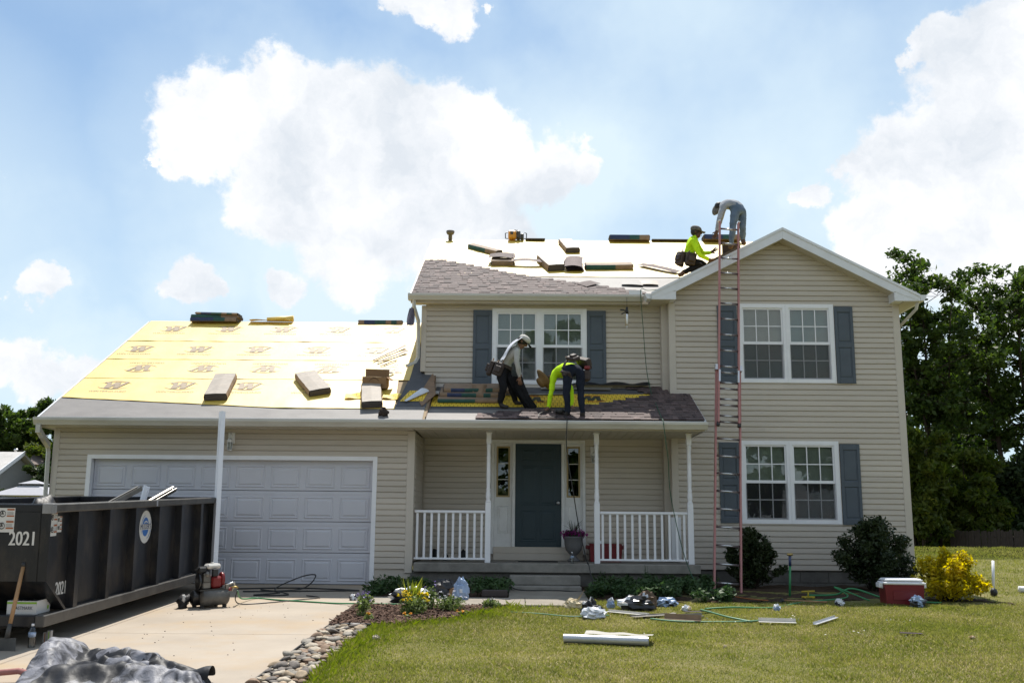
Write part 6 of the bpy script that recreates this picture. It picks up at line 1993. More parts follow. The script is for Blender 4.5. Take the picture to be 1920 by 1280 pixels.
# ================================================================== ladder
PINK = mat('faded_red_fibreglass', (0.40, 0.175, 0.165), rough=0.55, var=0.12, scale=4)
lad = thing('extension_ladder', 'faded red fibreglass extension ladder leaning on the gable rake', 'ladder', (3.39, 16.6, -0.12))
F, T = Vector((3.39, 16.6, -0.10)), Vector((3.895, 17.99, 6.60))
ax = (T - F).normalized(); sd = Vector((1, 0, 0)); sd = (sd - ax * sd.dot(ax)).normalized(); nn = sd.cross(ax).normalized()
LL = (T - F).length
LM = Matrix((sd, ax, nn)).transposed().to_4x4(); LM.translation = F


def rails(w0, w1, l0, l1, off, d=0.07):
    for s in (-1, 1):
        b = MB()
        for (u0, u1, n0, n1) in ((-0.004, 0.004, -d / 2, d / 2), (0.004, 0.026, -d / 2, -d / 2 + 0.008), (0.004, 0.026, d / 2 - 0.008, d / 2)):
            a0, a1 = s * w0 / 2, s * w1 / 2
            k = -s
            P = [(a0 + k * u0, l0, off + n0), (a0 + k * u1, l0, off + n0), (a0 + k * u1, l0, off + n1), (a0 + k * u0, l0, off + n1)]
            Q = [(a1 + k * u0, l1, off + n0), (a1 + k * u1, l1, off + n0), (a1 + k * u1, l1, off + n1), (a1 + k * u0, l1, off + n1)]
            b.add(P + Q, [(0, 1, 2, 3), (4, 5, 6, 7), (0, 1, 5, 4), (1, 2, 6, 5), (2, 3, 7, 6), (3, 0, 4, 7)], 0, M=LM)
        b.build('side_rail', PINK, lad)


rails(0.455, 0.435, 0.0, 3.95, 0.0); rails(0.375, 0.365, 2.9, LL, 0.075)
rg = MB(); rg.tube([(-0.5, 0, 0), (0.5, 0, 0)], 0.018, 10, M=Matrix.Identity(4)); RGM = rg.mesh('rung', METAL)
Re = LM.to_3x3().to_euler()
for k in range(13):
    l = 0.22 + 0.305 * k
    if l < 3.9: inst('rung', RGM, lad, LM @ Vector((0, l, 0)), rot=Re, scale=(0.43, 1, 1))
for k in range(13):
    l = 3.05 + 0.305 * k
    if l < LL - 0.05: inst('rung', RGM, lad, LM @ Vector((0, l, 0.075)), rot=Re, scale=(0.355, 1, 1))
for s in (-1, 1):
    b = MB(); b.cbox((s * 0.215, -0.02, 0), (0.06, 0.09, 0.09), 0, LM); b.build('ladder_shoe', METAL, lad)
    b = MB(); b.cbox((s * 0.182, LL + 0.004, 0.075), (0.036, 0.02, 0.08), 0, LM); b.build('end_cap', WHITE, lad)
    b = MB(); b.cbox((s * 0.20, 3.95, 0.03), (0.07, 0.10, 0.11), 0, LM); b.build('guide_bracket', METAL, lad)
    b = MB(); b.cbox((s * 0.18, 2.9, 0.07), (0.05, 0.06, 0.08), 0, LM); b.build('end_cap', BLACKM, lad)
    b = MB(); b.cbox((s * 0.165, 3.78, 0.09), (0.03, 0.22, 0.05), 0, LM); b.build('rung_lock', METAL, lad)

# ================================================================== porch things
pot = thing('flower_urn', 'grey urn of magenta petunias with a grass spike by the front door', 'flower pot', (0.99, 18.2, 0.39))
b = MB(); b.lathe([(0.11, 0), (0.115, 0.03), (0.07, 0.06), (0.05, 0.10), (0.08, 0.13), (0.14, 0.20), (0.165, 0.30), (0.17, 0.40), (0.19, 0.42), (0.185, 0.44), (0.16, 0.43)], 20, (0.99, 18.2, 0.391)); b.build('urn', mat('grey_urn', (0.14, 0.14, 0.145), rough=0.6, var=0.15, space='obj'), pot)
leaf_cloud('petals', leaf_mat('petunia', (0.16, 0.01, 0.12), (0.36, 0.03, 0.26), 0.3, nscale=8), pot, [(0.99 + 0.16 * math.cos(a), 18.2 + 0.12 * math.sin(a), 0.87 + 0.03 * math.sin(3 * a), 0.10, 0.09, 0.07, 60) for a in np.linspace(0, 6.2, 9)], 0.022, 91)
leaf_cloud('leaves', LEAF_S, pot, [(0.99, 18.2, 0.86, 0.20, 0.16, 0.08, 420)], 0.025, 92)
b = MB(); rs = random.Random(4)
for k in range(26):
    a = rs.uniform(0, 6.28); l = rs.uniform(0.18, 0.30)
    b.tube([(0.99, 18.2, 0.84), (0.99 + 0.08 * math.cos(a), 18.2 + 0.08 * math.sin(a), 0.84 + l * 0.7), (0.99 + 0.2 * math.cos(a) * rs.uniform(.4, 1), 18.2 + 0.16 * math.sin(a), 0.84 + l)], [0.005, 0.004, 0.001], 3, caps=False)
b.build('spike_leaves', LEAF_C, pot)
bottle((0.912, 17.26, 0.391), 0.19, 'clear water bottle on the porch edge in front of the urn')
RED2 = mat('dark_red_plastic', (0.155, 0.012, 0.018), rough=0.4, var=0.1, spec=0.4)


def cooler(loc, w, d, h, lidh, label, lidm, yaw=0.0, name='cooler'):
    t = thing(name, label, 'cooler', loc); M = Matrix.Translation(loc) @ Matrix.Rotation(yaw, 4, 'Z')
    b = MB(); s = 0.94
    P = [(-w / 2 * s, -d / 2 * s, 0), (w / 2 * s, -d / 2 * s, 0), (w / 2 * s, d / 2 * s, 0), (-w / 2 * s, d / 2 * s, 0), (-w / 2, -d / 2, h), (w / 2, -d / 2, h), (w / 2, d / 2, h), (-w / 2, d / 2, h)]
    b.add(P, [(0, 3, 2, 1), (4, 5, 6, 7), (0, 1, 5, 4), (1, 2, 6, 5), (2, 3, 7, 6), (3, 0, 4, 7)], 0, M=M)
    b.bevbox(-w * 0.30, w * 0.30, -d / 2 - 0.004, -d / 2 + 0.02, h * 0.25, h * 0.70, 0.004, 0, M)
    o = b.build('body', RED2, t)
    md = o.modifiers.new('bevel', 'BEVEL'); md.width = 0.02; md.segments = 2
    b = MB(); b.bevbox(-w / 2 - 0.012, w / 2 + 0.012, -d / 2 - 0.012, d / 2 + 0.012, h + 0.001, h + lidh * 0.45, 0.012, 0, M); b.build('rim', lidm, t)
    b = MB(); b.bevbox(-w / 2 + 0.005, w / 2 - 0.005, -d / 2 + 0.005, d / 2 - 0.005, h + lidh * 0.46, h + lidh, 0.03, 0, M); b.build('lid', lidm, t)
    for sx in (-1, 1):
        b = MB(); b.bevbox(sx * (w / 2 + 0.03) - 0.03, sx * (w / 2 + 0.03) + 0.03, -0.09, 0.09, h - 0.05, h + 0.015, 0.008, 0, M)
        b.prism([(sx * (w / 2 + 0.01), -0.10, h + 0.01), (sx * (w / 2 + 0.055), -0.10, h + 0.025), (sx * (w / 2 + 0.01), -0.10, h - 0.06)], (0, 0.2, 0), 0, M); b.build('handle', lidm, t)
    return t


cooler((1.56, 18.25, 0.391), 0.58, 0.34, 0.27, 0.03, 'dark red cooler behind the right porch railing', RED2)
b = MB(); b.lathe([(0.045, 0), (0.05, 0.02), (0.045, 0.06), (0.02, 0.07)], 12, (1.47, 18.2, 0.693)); b.build('white_cup', WHITE, None, 'small white cup on the lid of the porch cooler', 'cup')
cooler((5.68, 15.22, ground_z(15.2) - 0.01), 0.56, 0.36, 0.295, 0.085, 'red cooler with white lid on the grass before the golden shrub', WHITE, rad(-4))
b = MB(); b.bevbox(0.0, 0.69, 17.72, 17.95, 0.3905, 0.405, 0.004); b.build('door_mat', mat('rubber_mat', (0.02, 0.02, 0.02), rough=0.9, var=0.2), None, 'thin black mat on the porch slab before the front door', 'door mat')
for k, (x, y, s) in enumerate(((-1.50, 18.3, 0.11), (-1.30, 18.2, 0.07), (-1.00, 18.35, 0.10))):
    b = MB(); b.ball((x, y, 0.39 + s * 0.8), (s * 0.7, s * 0.6, s), 10, 8, lump=0.6, lf=2, seed=k + 40); b.build('dark_bundle', BAGK, None, ['tallest dark bundle behind the left railing near the wall corner', 'smallest dark bundle behind the left railing', 'dark bundle behind the middle of the left railing'][k], 'bundle', 'dark things on the porch floor')
ck = thing('caulking_gun', 'caulking gun with white tube hanging from the upper gutter', 'caulking gun', (2.0, 18.26, 4.95))
b = MB(); b.tube([(2.006, 18.26, 5.24), (2.006, 18.26, 5.03)], 0.004, 5); b.build('hanger_wire', BLACKM, ck)
b = MB(); b.tube([(2.004, 18.26, 5.05), (2.003, 18.26, 4.92)], 0.022, 8); b.tube([(2.0, 18.26, 4.98), (1.93, 18.26, 5.0), (1.88, 18.26, 5.0)], 0.014, 6); b.tube([(1.98, 18.26, 4.96), (1.92, 18.26, 4.93), (1.90, 18.26, 4.92)], 0.011, 6); b.tube([(2.015, 18.26, 4.99), (2.015, 18.26, 4.92)], 0.02, 6); b.build('grip', BLACKM, ck)
b = MB(); b.tube([(2.003, 18.26, 4.92), (2.002, 18.26, 4.72)], 0.024, 10); b.tube([(2.002, 18.26, 4.72), (2.002, 18.26, 4.64)], [0.010, 0.004], 8); b.build('tube', WHITE, ck)
b = MB(); b.box(1.975, 1.981, 18.245, 18.275, 4.70, 4.93); b.box(1.974, 2.03, 18.235, 18.285, 4.715, 4.722); b.build('carriage', BRASS, ck)
RAG = mat('faded_purple_rag', (0.17, 0.16, 0.22), rough=0.9, var=0.35, scale=14, bump=0.4, bscale=20, space='obj')
b = MB(); b.grid(lambda u, v: (-2.03 + 0.13 * (u - 0.5) * (0.6 + 0.6 * math.sin(v * 2.4)) - 0.02 * v, 18.24 + 0.04 * math.sin(u * 9 + v * 3), 5.02 - 0.34 * v - 0.03 * abs(u - 0.5)), 10, 10); b.build('rag', RAG, None, 'faded purple rag hanging on the upper downspout', 'rag')

# ================================================================== bundles and roof clutter
KRAFT = mat('kraft_wrap', (0.24, 0.165, 0.11), rough=0.75, var=0.2, scale=9, space='obj')
PALE = mat('pale_wrap_glare', (0.33, 0.285, 0.24), rough=0.65, var=0.2, scale=7, spec=0.35, space='obj', dirt=(0.25, 0.2, 0.15), dscale=4, damt=0.4)  # paler than kraft: glare on the bundle tops put into the colour
TEAL = mat('teal_print', (0.012, 0.070, 0.058), rough=0.55, var=0.25, scale=12, space='obj')
BLUE = mat('blue_print', (0.018, 0.032, 0.095), rough=0.55, var=0.25, scale=12, space='obj')
BUNS = mat('bundle_edge', (0.085, 0.070, 0.065), rough=0.9, var=0.4, scale=20, stretch=(0.3, 0.3, 4), space='obj')
rb_ = random.Random(17)


def bundle(M, label, L=1.0, W=0.34, H=0.09, style='print', group='shingle bundles on the roof', name='shingle_bundle', layers=1):
    """paper-wrapped bundle of shingles: sagging wrapper, printed bands along the sides, stacked shingle edges at the ends"""
    o = M.translation
    t = thing(name, label, 'shingle bundle', tuple(o), group)
    b = MB(); n = 8
    sag = rb_.uniform(0.0, 0.012)

    def sec(u):
        x = (u - 0.5) * L; z = -sag * (1 - (2 * u - 1) ** 2) * 0.5
        return x, z
    vs = []
    for k in range(n + 1):
        x, dz = sec(k / n); j = rb_.uniform(-0.004, 0.004)
        vs += [(x, -W / 2 + j, 0.0), (x, W / 2 + j, 0.0), (x, W / 2 + 0.004 + j, H * 0.5), (x, W / 2 - 0.012 + j, H + dz), (x, 0, H + dz + 0.006), (x, -W / 2 + 0.012 + j, H + dz), (x, -W / 2 - 0.004 + j, H * 0.5)]
    q = 7; fs = []; ms = []
    side = {'print': [1, 3, 3, 2, 2, 1, 2, 1], 'kraft': [1] * 8, 'pale': [1, 1, 1, 1, 1, 1, 1, 1], 'blue': [3, 3, 3, 3, 2, 2, 1, 1], 'teal': [2, 2, 2, 2, 2, 1, 1, 1], 'bare': [4] * 8}[style]
    top = {'print': 1, 'kraft': 1, 'pale': 0, 'blue': 0, 'teal': 1, 'bare': 4}[style]
    for k in range(n):
        for i in range(q):
            f = (k * q + i, k * q + (i + 1) % q, (k + 1) * q + (i + 1) % q, (k + 1) * q + i)
            m = top if i in (3, 4) else side[k]
            if i == 0: m = 1
            b.add([], []); fs.append(f); ms.append(m)
    k0 = len(b.v); b.v.extend([tuple(M @ Vector(v)) for v in vs])
    for f, m in zip(fs, ms): b.f.append(tuple(i + k0 for i in f)); b.m.append(m); b.s.append(False)
    b.build('wrapper', [PALE, KRAFT, TEAL, BLUE, BUNS], t)
    for s in (-1, 1):
        e = MB()
        for k in range(5):
            z = H * (0.04 + 0.18 * k); e.box(min(s * L / 2, s * (L / 2 + rb_.uniform(0.004, 0.02))), max(s * L / 2, s * (L / 2 + rb_.uniform(0.004, 0.02))), -W / 2 + 0.012, W / 2 - 0.012, z, z + H * 0.15, 0, M)
        e.build('shingle_ends', BUNS, t)
    return t


LY = math.pi / 2
bundle(slope_M(-5.40, 17.86, zG, SG, 0.026, LY + rad(6)), 'pale-topped bundle standing lengthwise up the garage roof, left of the tilted one', 1.02, 0.40, 0.12, 'pale')
bundle(slope_M(-3.78, 18.05, zG, SG, 0.026, LY + rad(27)), 'pale bundle lying askew in the middle of the garage roof', 0.98, 0.40, 0.11, 'pale')
bundle(slope_M(-2.62, 17.55, zG, SG, 0.026, LY + rad(9)), 'pale bundle in front of the open cardboard box', 0.90, 0.36, 0.12, 'pale')
rY, rZ = GR_Y - 0.02, zG(GR_Y) + 0.02


def on_ridge(x, y, z, yaw=0.0, tilt=0.0):
    return Matrix.Translation((x, y, z)) @ Matrix.Rotation(yaw, 4, 'Z') @ Matrix.Rotation(tilt, 4, 'Y')


bundle(on_ridge(-6.68, rY, rZ - 0.03), 'lowest dark bundle of the stack on the garage ridge', 1.0, 0.36, 0.085, 'blue')
bundle(on_ridge(-6.66, rY + 0.03, rZ + 0.056, 0.03), 'middle teal-printed bundle of the stack on the garage ridge', 1.03, 0.36, 0.065, 'teal')
bundle(on_ridge(-6.62, rY, rZ + 0.122, -0.04, rad(1.5)), 'torn topmost bundle of the stack on the garage ridge', 0.92, 0.34, 0.045, 'print')
bundle(on_ridge(-4.25, rY + 0.35, rZ - 0.13, 0.0, rad(-1)), 'bundle mostly hidden behind the garage ridge between roll and wall', 0.92, 0.34, 0.10, 'teal')
bundle(on_ridge(-3.05, rY + 0.1, rZ - 0.06), 'blue and green bundle on the garage ridge nearest the upper wall', 0.95, 0.34, 0.10, 'print')
rl = thing('underlayment_roll', 'loose yellow roll of underlayment on the garage ridge beside the stack', 'roll', (-5.45, rY, rZ))
b = MB(); b.tube([(-5.55, rY, rZ + 0.05), (-4.98, rY + 0.02, rZ + 0.075)], [0.045, 0.07], 14); b.build('roll', YEL, rl)
b = MB(); b.grid(lambda u, v: (-5.92 + 0.9 * u, rY - 0.12 + 0.2 * v, rZ + 0.02 + 0.05 * u * v + 0.012 * math.sin(u * 9)), 10, 4); b.build('loose_end', YEL, rl)
mY, mZ = MR_Y, zM(MR_Y)
bundle(on_ridge(-1.10, mY + 0.22, mZ - 0.07, 0.0, rad(-1.2)), 'thin green-printed bundle on the main ridge beside the vent pipe', 0.95, 0.34, 0.085, 'teal')
bundle(on_ridge(2.57, mY, mZ + 0.0), 'dark blue-printed bundle alone on the main ridge right of the orange tool', 0.92, 0.34, 0.12, 'blue')
bundle(on_ridge(4.75, mY - 0.02, mZ + 0.02), 'blue bundle on the main ridge behind the ladder top', 0.85, 0.34, 0.12, 'blue')
for x0, x1, lab in ((0.12, 0.58, 'short dark shingle strip on the main ridge right of the orange tool'), (3.10, 4.0, 'long dark shingle strip on the main ridge left of the seated roofer')):
    b = MB(); b.bevbox(x0, x1, mY - 0.1, mY + 0.1, mZ + 0.012, mZ + 0.04, 0.005); b.build('shingle_strip', BUNS, None, lab, 'shingle strip', 'loose shingle strips')
bundle(slope_M(-0.80, 21.70, zM, SM, 0.02, rad(-47)), 'narrow green-edged bundle tipped diagonally near the top of the main roof', 0.95, 0.20, 0.09, 'teal')
bundle(slope_M(1.11, 22.02, zM, SM, 0.02, LY + rad(8)), 'pale bundle just under the main ridge', 0.95, 0.32, 0.11, 'pale')
bundle(slope_M(0.64, 20.50, zM, SM, 0.02, LY + rad(14)), 'pale bundle in the middle of the main roof left of the opened pack', 0.95, 0.36, 0.13, 'pale')
bundle(slope_M(1.86, 20.33, zM, SM, 0.02, rad(4)), 'long green-printed bundle lying level right of the opened pack', 0.98, 0.26, 0.10, 'teal')
bundle(slope_M(-0.38, 20.62, zM, SM, 0.02, rad(2)), 'kraft bundle under the heap of loose shingles', 0.46, 0.32, 0.10, 'kraft')


def shingle_piece(b, M, L, W, n=6, bend=0.02, m=0):
    b.grid(lambda u, v: M @ Vector(((u - 0.5) * L, (v - 0.5) * W, bend * math.sin(u * 3.1) + 0.004)), n, 2, m)
    b.grid(lambda u, v: M @ Vector(((u - 0.5) * L, (v - 0.5) * W, bend * math.sin(u * 3.1))), n, 2, m)


def loose_shingles(items, label, name='loose_shingle'):
    p0 = items[0][0].translation
    t = thing(name, label, 'shingle', tuple(p0), 'loose shingles on the roof')
    for (M, L, W, m, bend) in items:
        b = MB(); shingle_piece(b, M, L, W, 8, bend); b.build('shingle', m, t)
    return t


S0, S1, S2 = SHINGLE
loose_shingles([(slope_M(-0.36, 20.85, zM, SM, 0.13, rad(3)), 0.50, 0.46, S1, 0.02), (slope_M(-0.42, 20.75, zM, SM, 0.15, rad(-5)), 0.5, 0.36, S0, 0.03)], 'heap of rosy loose shingles on the kraft bundle')
loose_shingles([(slope_M(0.12, 20.55, zM, SM, 0.10, rad(-2)), 0.75, 0.22, S1, 0.03)], 'single shingle strip running right from the heap')
loose_shingles([(slope_M(1.13, 20.44, zM, SM, 0.03 + 0.022 * k, rad(3 - 2 * k)), 0.36, 0.88, (S0, S1, S2)[k % 3], 0.03) for k in range(5)], 'opened pack of shingles between the pale and the green bundle')
loose_shingles([(slope_M(2.90, 20.25, zM, SM, 0.05, rad(-44)), 0.98, 0.20, S1, 0.02)], 'long shingle strip pointing down towards the seated roofer')
loose_shingles([(slope_M(1.35, 19.14, zM, SM, 0.03, rad(40)), 0.38, 0.30, S0, 0.01)], 'square shingle lying like a diamond on the grey shield')
loose_shingles([(slope_M(2.22, 19.18, zM, SM, 0.03, rad(-8)), 0.42, 0.26, ICE, 0.01)], 'pale scrap of shield left of the white one near the valley')
loose_shingles([(slope_M(2.55, 19.22, zM, SM, 0.03, rad(-3)), 0.36, 0.30, PALE, 0.012)], 'whitish scrap nearest the valley')
loose_shingles([(slope_M(-2.50, 18.55, zG, SG, 0.03, rad(35)), 0.3, 0.06, S2, 0.04)], 'curled dark strip beside the cardboard box')
# machine on the ridge
YELT = mat('orange_yellow_casing', (0.62, 0.27, 0.015), rough=0.4, var=0.08)
sw = thing('power_tool', 'orange and black boxy tool with two side handles on the main ridge', 'tool', (-0.16, mY, mZ))
b = MB(); b.bevbox(-0.29, -0.10, mY - 0.13, mY + 0.1, mZ + 0.025, mZ + 0.225, 0.03); b.build('casing', YELT, sw)
b = MB(); b.bevbox(-0.099, 0.0, mY - 0.12, mY + 0.1, mZ + 0.025, mZ + 0.23, 0.03); b.bevbox(0.001, 0.08, mY - 0.10, mY + 0.1, mZ + 0.03, mZ + 0.16, 0.02); b.bevbox(-0.24, -0.17, mY - 0.135, mY - 0.128, mZ + 0.12, mZ + 0.20, 0.002); b.build('body', mat('dark_grey_casing', (0.05, 0.045, 0.042), rough=0.5, var=0.2), sw)
for s, x in ((-1, -0.30), (1, 0.085)):
    b = MB(); b.tube([(x, mY, mZ + 0.05), (x + s * 0.055, mY, mZ + 0.06), (x + s * 0.06, mY, mZ + 0.18), (x + s * 0.01, mY, mZ + 0.20)], 0.012, 7); b.build('handle', BLACKM, sw)
b = MB(); b.tube([(-0.22, mY, mZ + 0.22), (-0.14, mY, mZ + 0.262), (-0.07, mY, mZ + 0.255), (-0.02, mY, mZ + 0.215)], 0.012, 7); b.build('handle', BLACKM, sw)

# open box and bars on the garage roof
cb = thing('cardboard_box', 'open brown cardboard box on the garage roof with its rear flap up', 'box', (-2.60, 17.98, zG(17.98)))
M = slope_M(-2.62, 17.98, zG, SG, 0.025, rad(-4)) @ Matrix.Rotation(-0.35, 4, 'X')
b = MB(); w, d, h, t = 0.44, 0.26, 0.20, 0.005
b.box(-w / 2, w / 2, -d / 2, -d / 2 + t, 0, h, 0, M); b.box(-w / 2, w / 2, d / 2 - t, d / 2, 0, h, 0, M); b.box(-w / 2, -w / 2 + t, -d / 2 + t, d / 2 - t, 0, h, 0, M); b.box(w / 2 - t, w / 2, -d / 2 + t, d / 2 - t, 0, h, 0, M); b.box(-w / 2 + t, w / 2 - t, -d / 2 + t, d / 2 - t, 0, t, 0, M); b.build('carton', CARD, cb)
b = MB(); b.box(-w / 2, w / 2, d / 2 - t, d / 2, h + 0.001, h + 0.14, 0, M); b.build('flap', CARD, cb)
b = MB(); b.prism([(w / 2, -d / 2, h), (w / 2, d / 2, h), (w / 2 + 0.09, d / 2, h - 0.06), (w / 2 + 0.09, -d / 2, h - 0.06)], (0, 0, 0.004), 0, M); b.build('flap', CARD, cb)
FMx = M @ frame_matrix((0, -d / 2, 0), (1, 0, 0), (0, 0, 1))
decal('print', FMx, [('arc', (0, 0.085, 0.10, 0.012, 20, 160), 0), ('text', ('WINTERGUARD', 0.05, 0.02, 0.06, 0.8), 0), ('arc', (0, 0.12, 0.07, 0.01, 20, 160), 0)], [mat('brown_ink', (0.06, 0.03, 0.015), rough=0.7)], cb)
for (x, Y, yaw, lab) in ((-2.95, 17.62, rad(5), 'yellow scrap of underlayment left of the pale bundle by the box'), (-2.28, 17.62, rad(-10), 'yellow scrap of underlayment right of the pale bundle by the box')):
    b = MB(); Mx = slope_M(x, Y, zG, SG, 0.035, yaw); b.grid(lambda u, v: Mx @ Vector(((u - .5) * 0.3, (v - .5) * 0.24, 0.012 * math.sin(u * 6 + v * 3))), 6, 4); b.build('underlayment_scrap', YELG, None, lab, 'scrap', 'yellow scraps on the garage roof')
BARM = mat('rusty_bar', (0.16, 0.12, 0.09), rough=0.6, var=0.3, metal=0.3)
for (p, q, wd, lab) in (((-2.86, 19.22), (-2.32, 19.98), 0.03, 'upper dark pry bar on the garage roof beside the upper wall'), ((-2.76, 19.14), (-2.26, 19.70), 0.04, 'lower pry bar with wide blade on the garage roof beside the upper wall')):
    t = thing('pry_bar', lab, 'pry bar', (p[0], p[1], zG(p[1])), 'pry bars on the garage roof')
    A, B = on_slope(p[0], p[1], zG, SG, 0.04), on_slope(q[0], q[1], zG, SG, 0.05); nrm = Vector((0, -SG, 1)).normalized()
    M = frame_matrix(A, B - A, nrm.cross(B - A)); L_ = (B - A).length
    b = MB(); b.box(0, L_ * 0.72, -wd / 2, wd / 2, 0, 0.012, 0, M); b.build('shaft', BARM, t)
    b = MB(); b.prism([(L_ * 0.7201, -wd * 0.6, 0), (L_, -wd * 1.3, 0.015), (L_, wd * 1.3, 0.015), (L_ * 0.7201, wd * 0.6, 0)], (0, 0, 0.006), 0, M); b.build('blade', BARM, t)
b = MB(); M = slope_M(-2.55, 19.12, zG, SG, 0.03, rad(52)); b.box(-0.22, 0.22, -0.012, 0.012, 0, 0.012, 0, M); b.build('lath_strip', BARM, None, 'short dark lath crossing below the pry bars', 'lath')
b = MB(); b.ball(tuple(on_slope(-2.32, 16.93, zG, SG, 0.05)), (0.085, 0.05, 0.07), 10, 7, lump=1.1, lf=2.5, seed=9); b.build('leaf_clump', mat('rotten_leaves', (0.035, 0.025, 0.02), rough=1, var=0.5, scale=40), None, 'dark clump of gutter muck on the eave below the cardboard box', 'debris')
b = MB(); Mx = slope_M(-1.86, 17.62, zG, SG, 0.03, rad(60)); b.grid(lambda u, v: Mx @ Vector(((u - .5) * 0.60, 0.10 * math.cos(v * 3.0) * (0.25 + 0.75 * u), 0.012 + 0.045 * math.sin(v * 3.0) * (0.25 + 0.75 * u))), 8, 8); b.build('curled_sheet', mat('release_film', (0.60, 0.62, 0.66), rough=0.4, var=0.08), None, 'curled white film end beside the porch step-up on the garage roof', 'film')
b = MB(); b.box(-1.62, -1.42, 17.93, 18.1, zP(18.0) + 0.05, zP(18.0) + 0.10); b.build('white_box', CARDW, None, 'small white box left of the bundle stack on the porch roof', 'box')

# stack on the porch roof
pz = zP(17.9)
bundle(slope_M(-0.92, 17.80, zP, SP, 0.022, 0.0), 'bottom green-edged bundle of the stack on the porch roof', 1.06, 0.40, 0.065, 'teal')
bundle(slope_M(-0.90, 17.90, zP, SP, 0.088, rad(-1)), 'middle blue and teal bundle of the stack on the porch roof', 1.04, 0.36, 0.075, 'print')
bundle(slope_M(-0.86, 17.95, zP, SP, 0.164, rad(1.5)), 'torn top bundle of the stack on the porch roof', 1.0, 0.34, 0.07, 'print')
for (x, w, l, lab) in ((-0.72, 0.28, 0.30, 'big torn kraft flap hanging from the top bundle on the porch roof'), (-0.30, 0.16, 0.24, 'narrow torn kraft flap hanging right on the porch bundle stack')):
    b = MB(); b.grid(lambda u, v: (x + (u - .5) * w * (1 - 0.35 * v), 17.74 - 0.03 * math.sin(v * 2) + 0.02 * math.sin(u * 7), pz + 0.245 - l * v * (1 - 0.2 * abs(u - .5))), 8, 8); b.build('torn_wrapper', KRAFT, None, lab, 'torn paper', 'torn kraft flaps on the porch roof')
bundle(slope_M(-0.22, 18.22, zP, SP, 0.03, rad(-2)), 'opened brown bundle behind the roofer in grey on the porch roof', 0.46, 0.30, 0.09, 'kraft')
for (x, Y, L_, W_, yaw, lab) in ((0.30, 18.10, 1.1, 0.07, rad(3), 'thin metal flashing strip behind the two roofers'), (1.05, 18.46, 1.3, 0.10, rad(-1), 'grey flashing strip lying along the wall on the porch roof')):
    b = MB(); M = slope_M(x, Y, zP, SP, 0.03, yaw); b.box(-L_ / 2, L_ / 2, -W_ / 2, W_ / 2, 0, 0.012, 0, M); b.build('flashing_strip', SCRAPM, None, lab, 'flashing', 'flashing strips on the porch roof')
b = MB(); b.grid(lambda u, v: (0.95 + 1.5 * u, YB - 0.04 - 0.10 * v, zP(YB - 0.05) + 0.05 + (0.05 * abs(math.sin(u * 8)) + 0.03) * (1 - v)), 24, 3); b.build('felt_flap', BAGK, None, 'black felt flap crumpled along the wall foot right of the window', 'felt')

# ================================================================== litter and garden
WRAPW = mat('white_film', (0.60, 0.62, 0.66), rough=0.35, var=0.15, scale=10, space='obj', bump=0.3, bscale=12)
WRAPK = mat('black_film', (0.015, 0.015, 0.018), rough=0.3, var=0.3, scale=8, space='obj', bump=0.4, bscale=12)
CREAM = mat('cream_paper', (0.55, 0.45, 0.29), rough=0.7, var=0.12, space='obj')
BLUEW = mat('pale_blue_film', (0.25, 0.34, 0.50), rough=0.4, var=0.25, scale=9, space='obj', bump=0.3, bscale=14, stretch=(3, 3, 0.6))


def crumple(loc, size, m1, m2, label, seed, cat='wrapper', name='crumpled_wrapper', group='wrappers and scraps on the ground', thr=0.0):
    """a crumpled sheet: a faceted lump, two-sided colours"""
    x, y, z = loc; b = MB()
    nu, nv = 18, 12; base = len(b.v); vs = []
    for j in range(nv + 1):
        th = math.pi * j / nv
        for i in range(nu):
            ph = 2 * math.pi * i / nu
            d = Vector((math.sin(th) * math.cos(ph), math.sin(th) * math.sin(ph), math.cos(th)))
            k = 0.75 + 0.55 * ridge(d * 1.7 + Vector((seed, 0, seed * 2.3))) * 0.6 + 0.35 * noise.noise(d * 4 + Vector((0, seed, 0)))
            vs.append((x + d.x * size[0] * k, y + d.y * size[1] * k, z + max(-0.01, d.z * size[2] * k + size[2] * 0.55)))
    fs = [(j * nu + i, (j + 1) * nu + i, (j + 1) * nu + (i + 1) % nu, j * nu + (i + 1) % nu) for j in range(nv) for i in range(nu)]
    b.v = vs; b.f = fs; b.s = [False] * len(fs)
    b.m = [1 if noise.noise(Vector(vs[f[0]]) * (0.9 / max(size)) + Vector((seed * 3, 1, 0))) > thr else 0 for f in fs]
    return b.build(name, [m1, m2], None, label, cat, group)


gz_ = lambda x, y: (x, y, ground_z(y))
crumple(gz_(-1.55, 14.75), (0.30, 0.20, 0.15), WRAPW, WRAPK, 'white and black bag lying open on the walkway behind the iris', 1, thr=0.18)
crumple(gz_(-1.42, 14.62), (0.14, 0.07, 0.10), CARD, WRAPK, 'brown inside-out flap in front of the white bag by the iris', 2, thr=0.3)
crumple(gz_(-2.42, 15.05), (0.06, 0.05, 0.06), WRAPW, WRAPK, 'small white wad on the concrete at the edge of the shade', 3)
crumple(gz_(-0.84, 15.2), (0.12, 0.10, 0.20), BLUEW, WRAPW, 'pale blue film standing upright in the garden bed', 4, thr=0.25)
crumple(gz_(-1.10, 15.45), (0.20, 0.15, 0.18), WRAPK, WRAPK, 'black bag slumped behind the pale blue film', 5)
crumple(gz_(-0.98, 15.25), (0.05, 0.05, 0.11), mat('ochre_paper', (0.30, 0.21, 0.05), rough=0.7, space='obj'), CARD, 'ochre paper stuck between black bag and blue film', 6)
crumple((0.76, 14.25, ground_z(14.25)), (0.13, 0.09, 0.09), CREAM, CREAM, 'cream paper ball at the end of the walkway', 7)
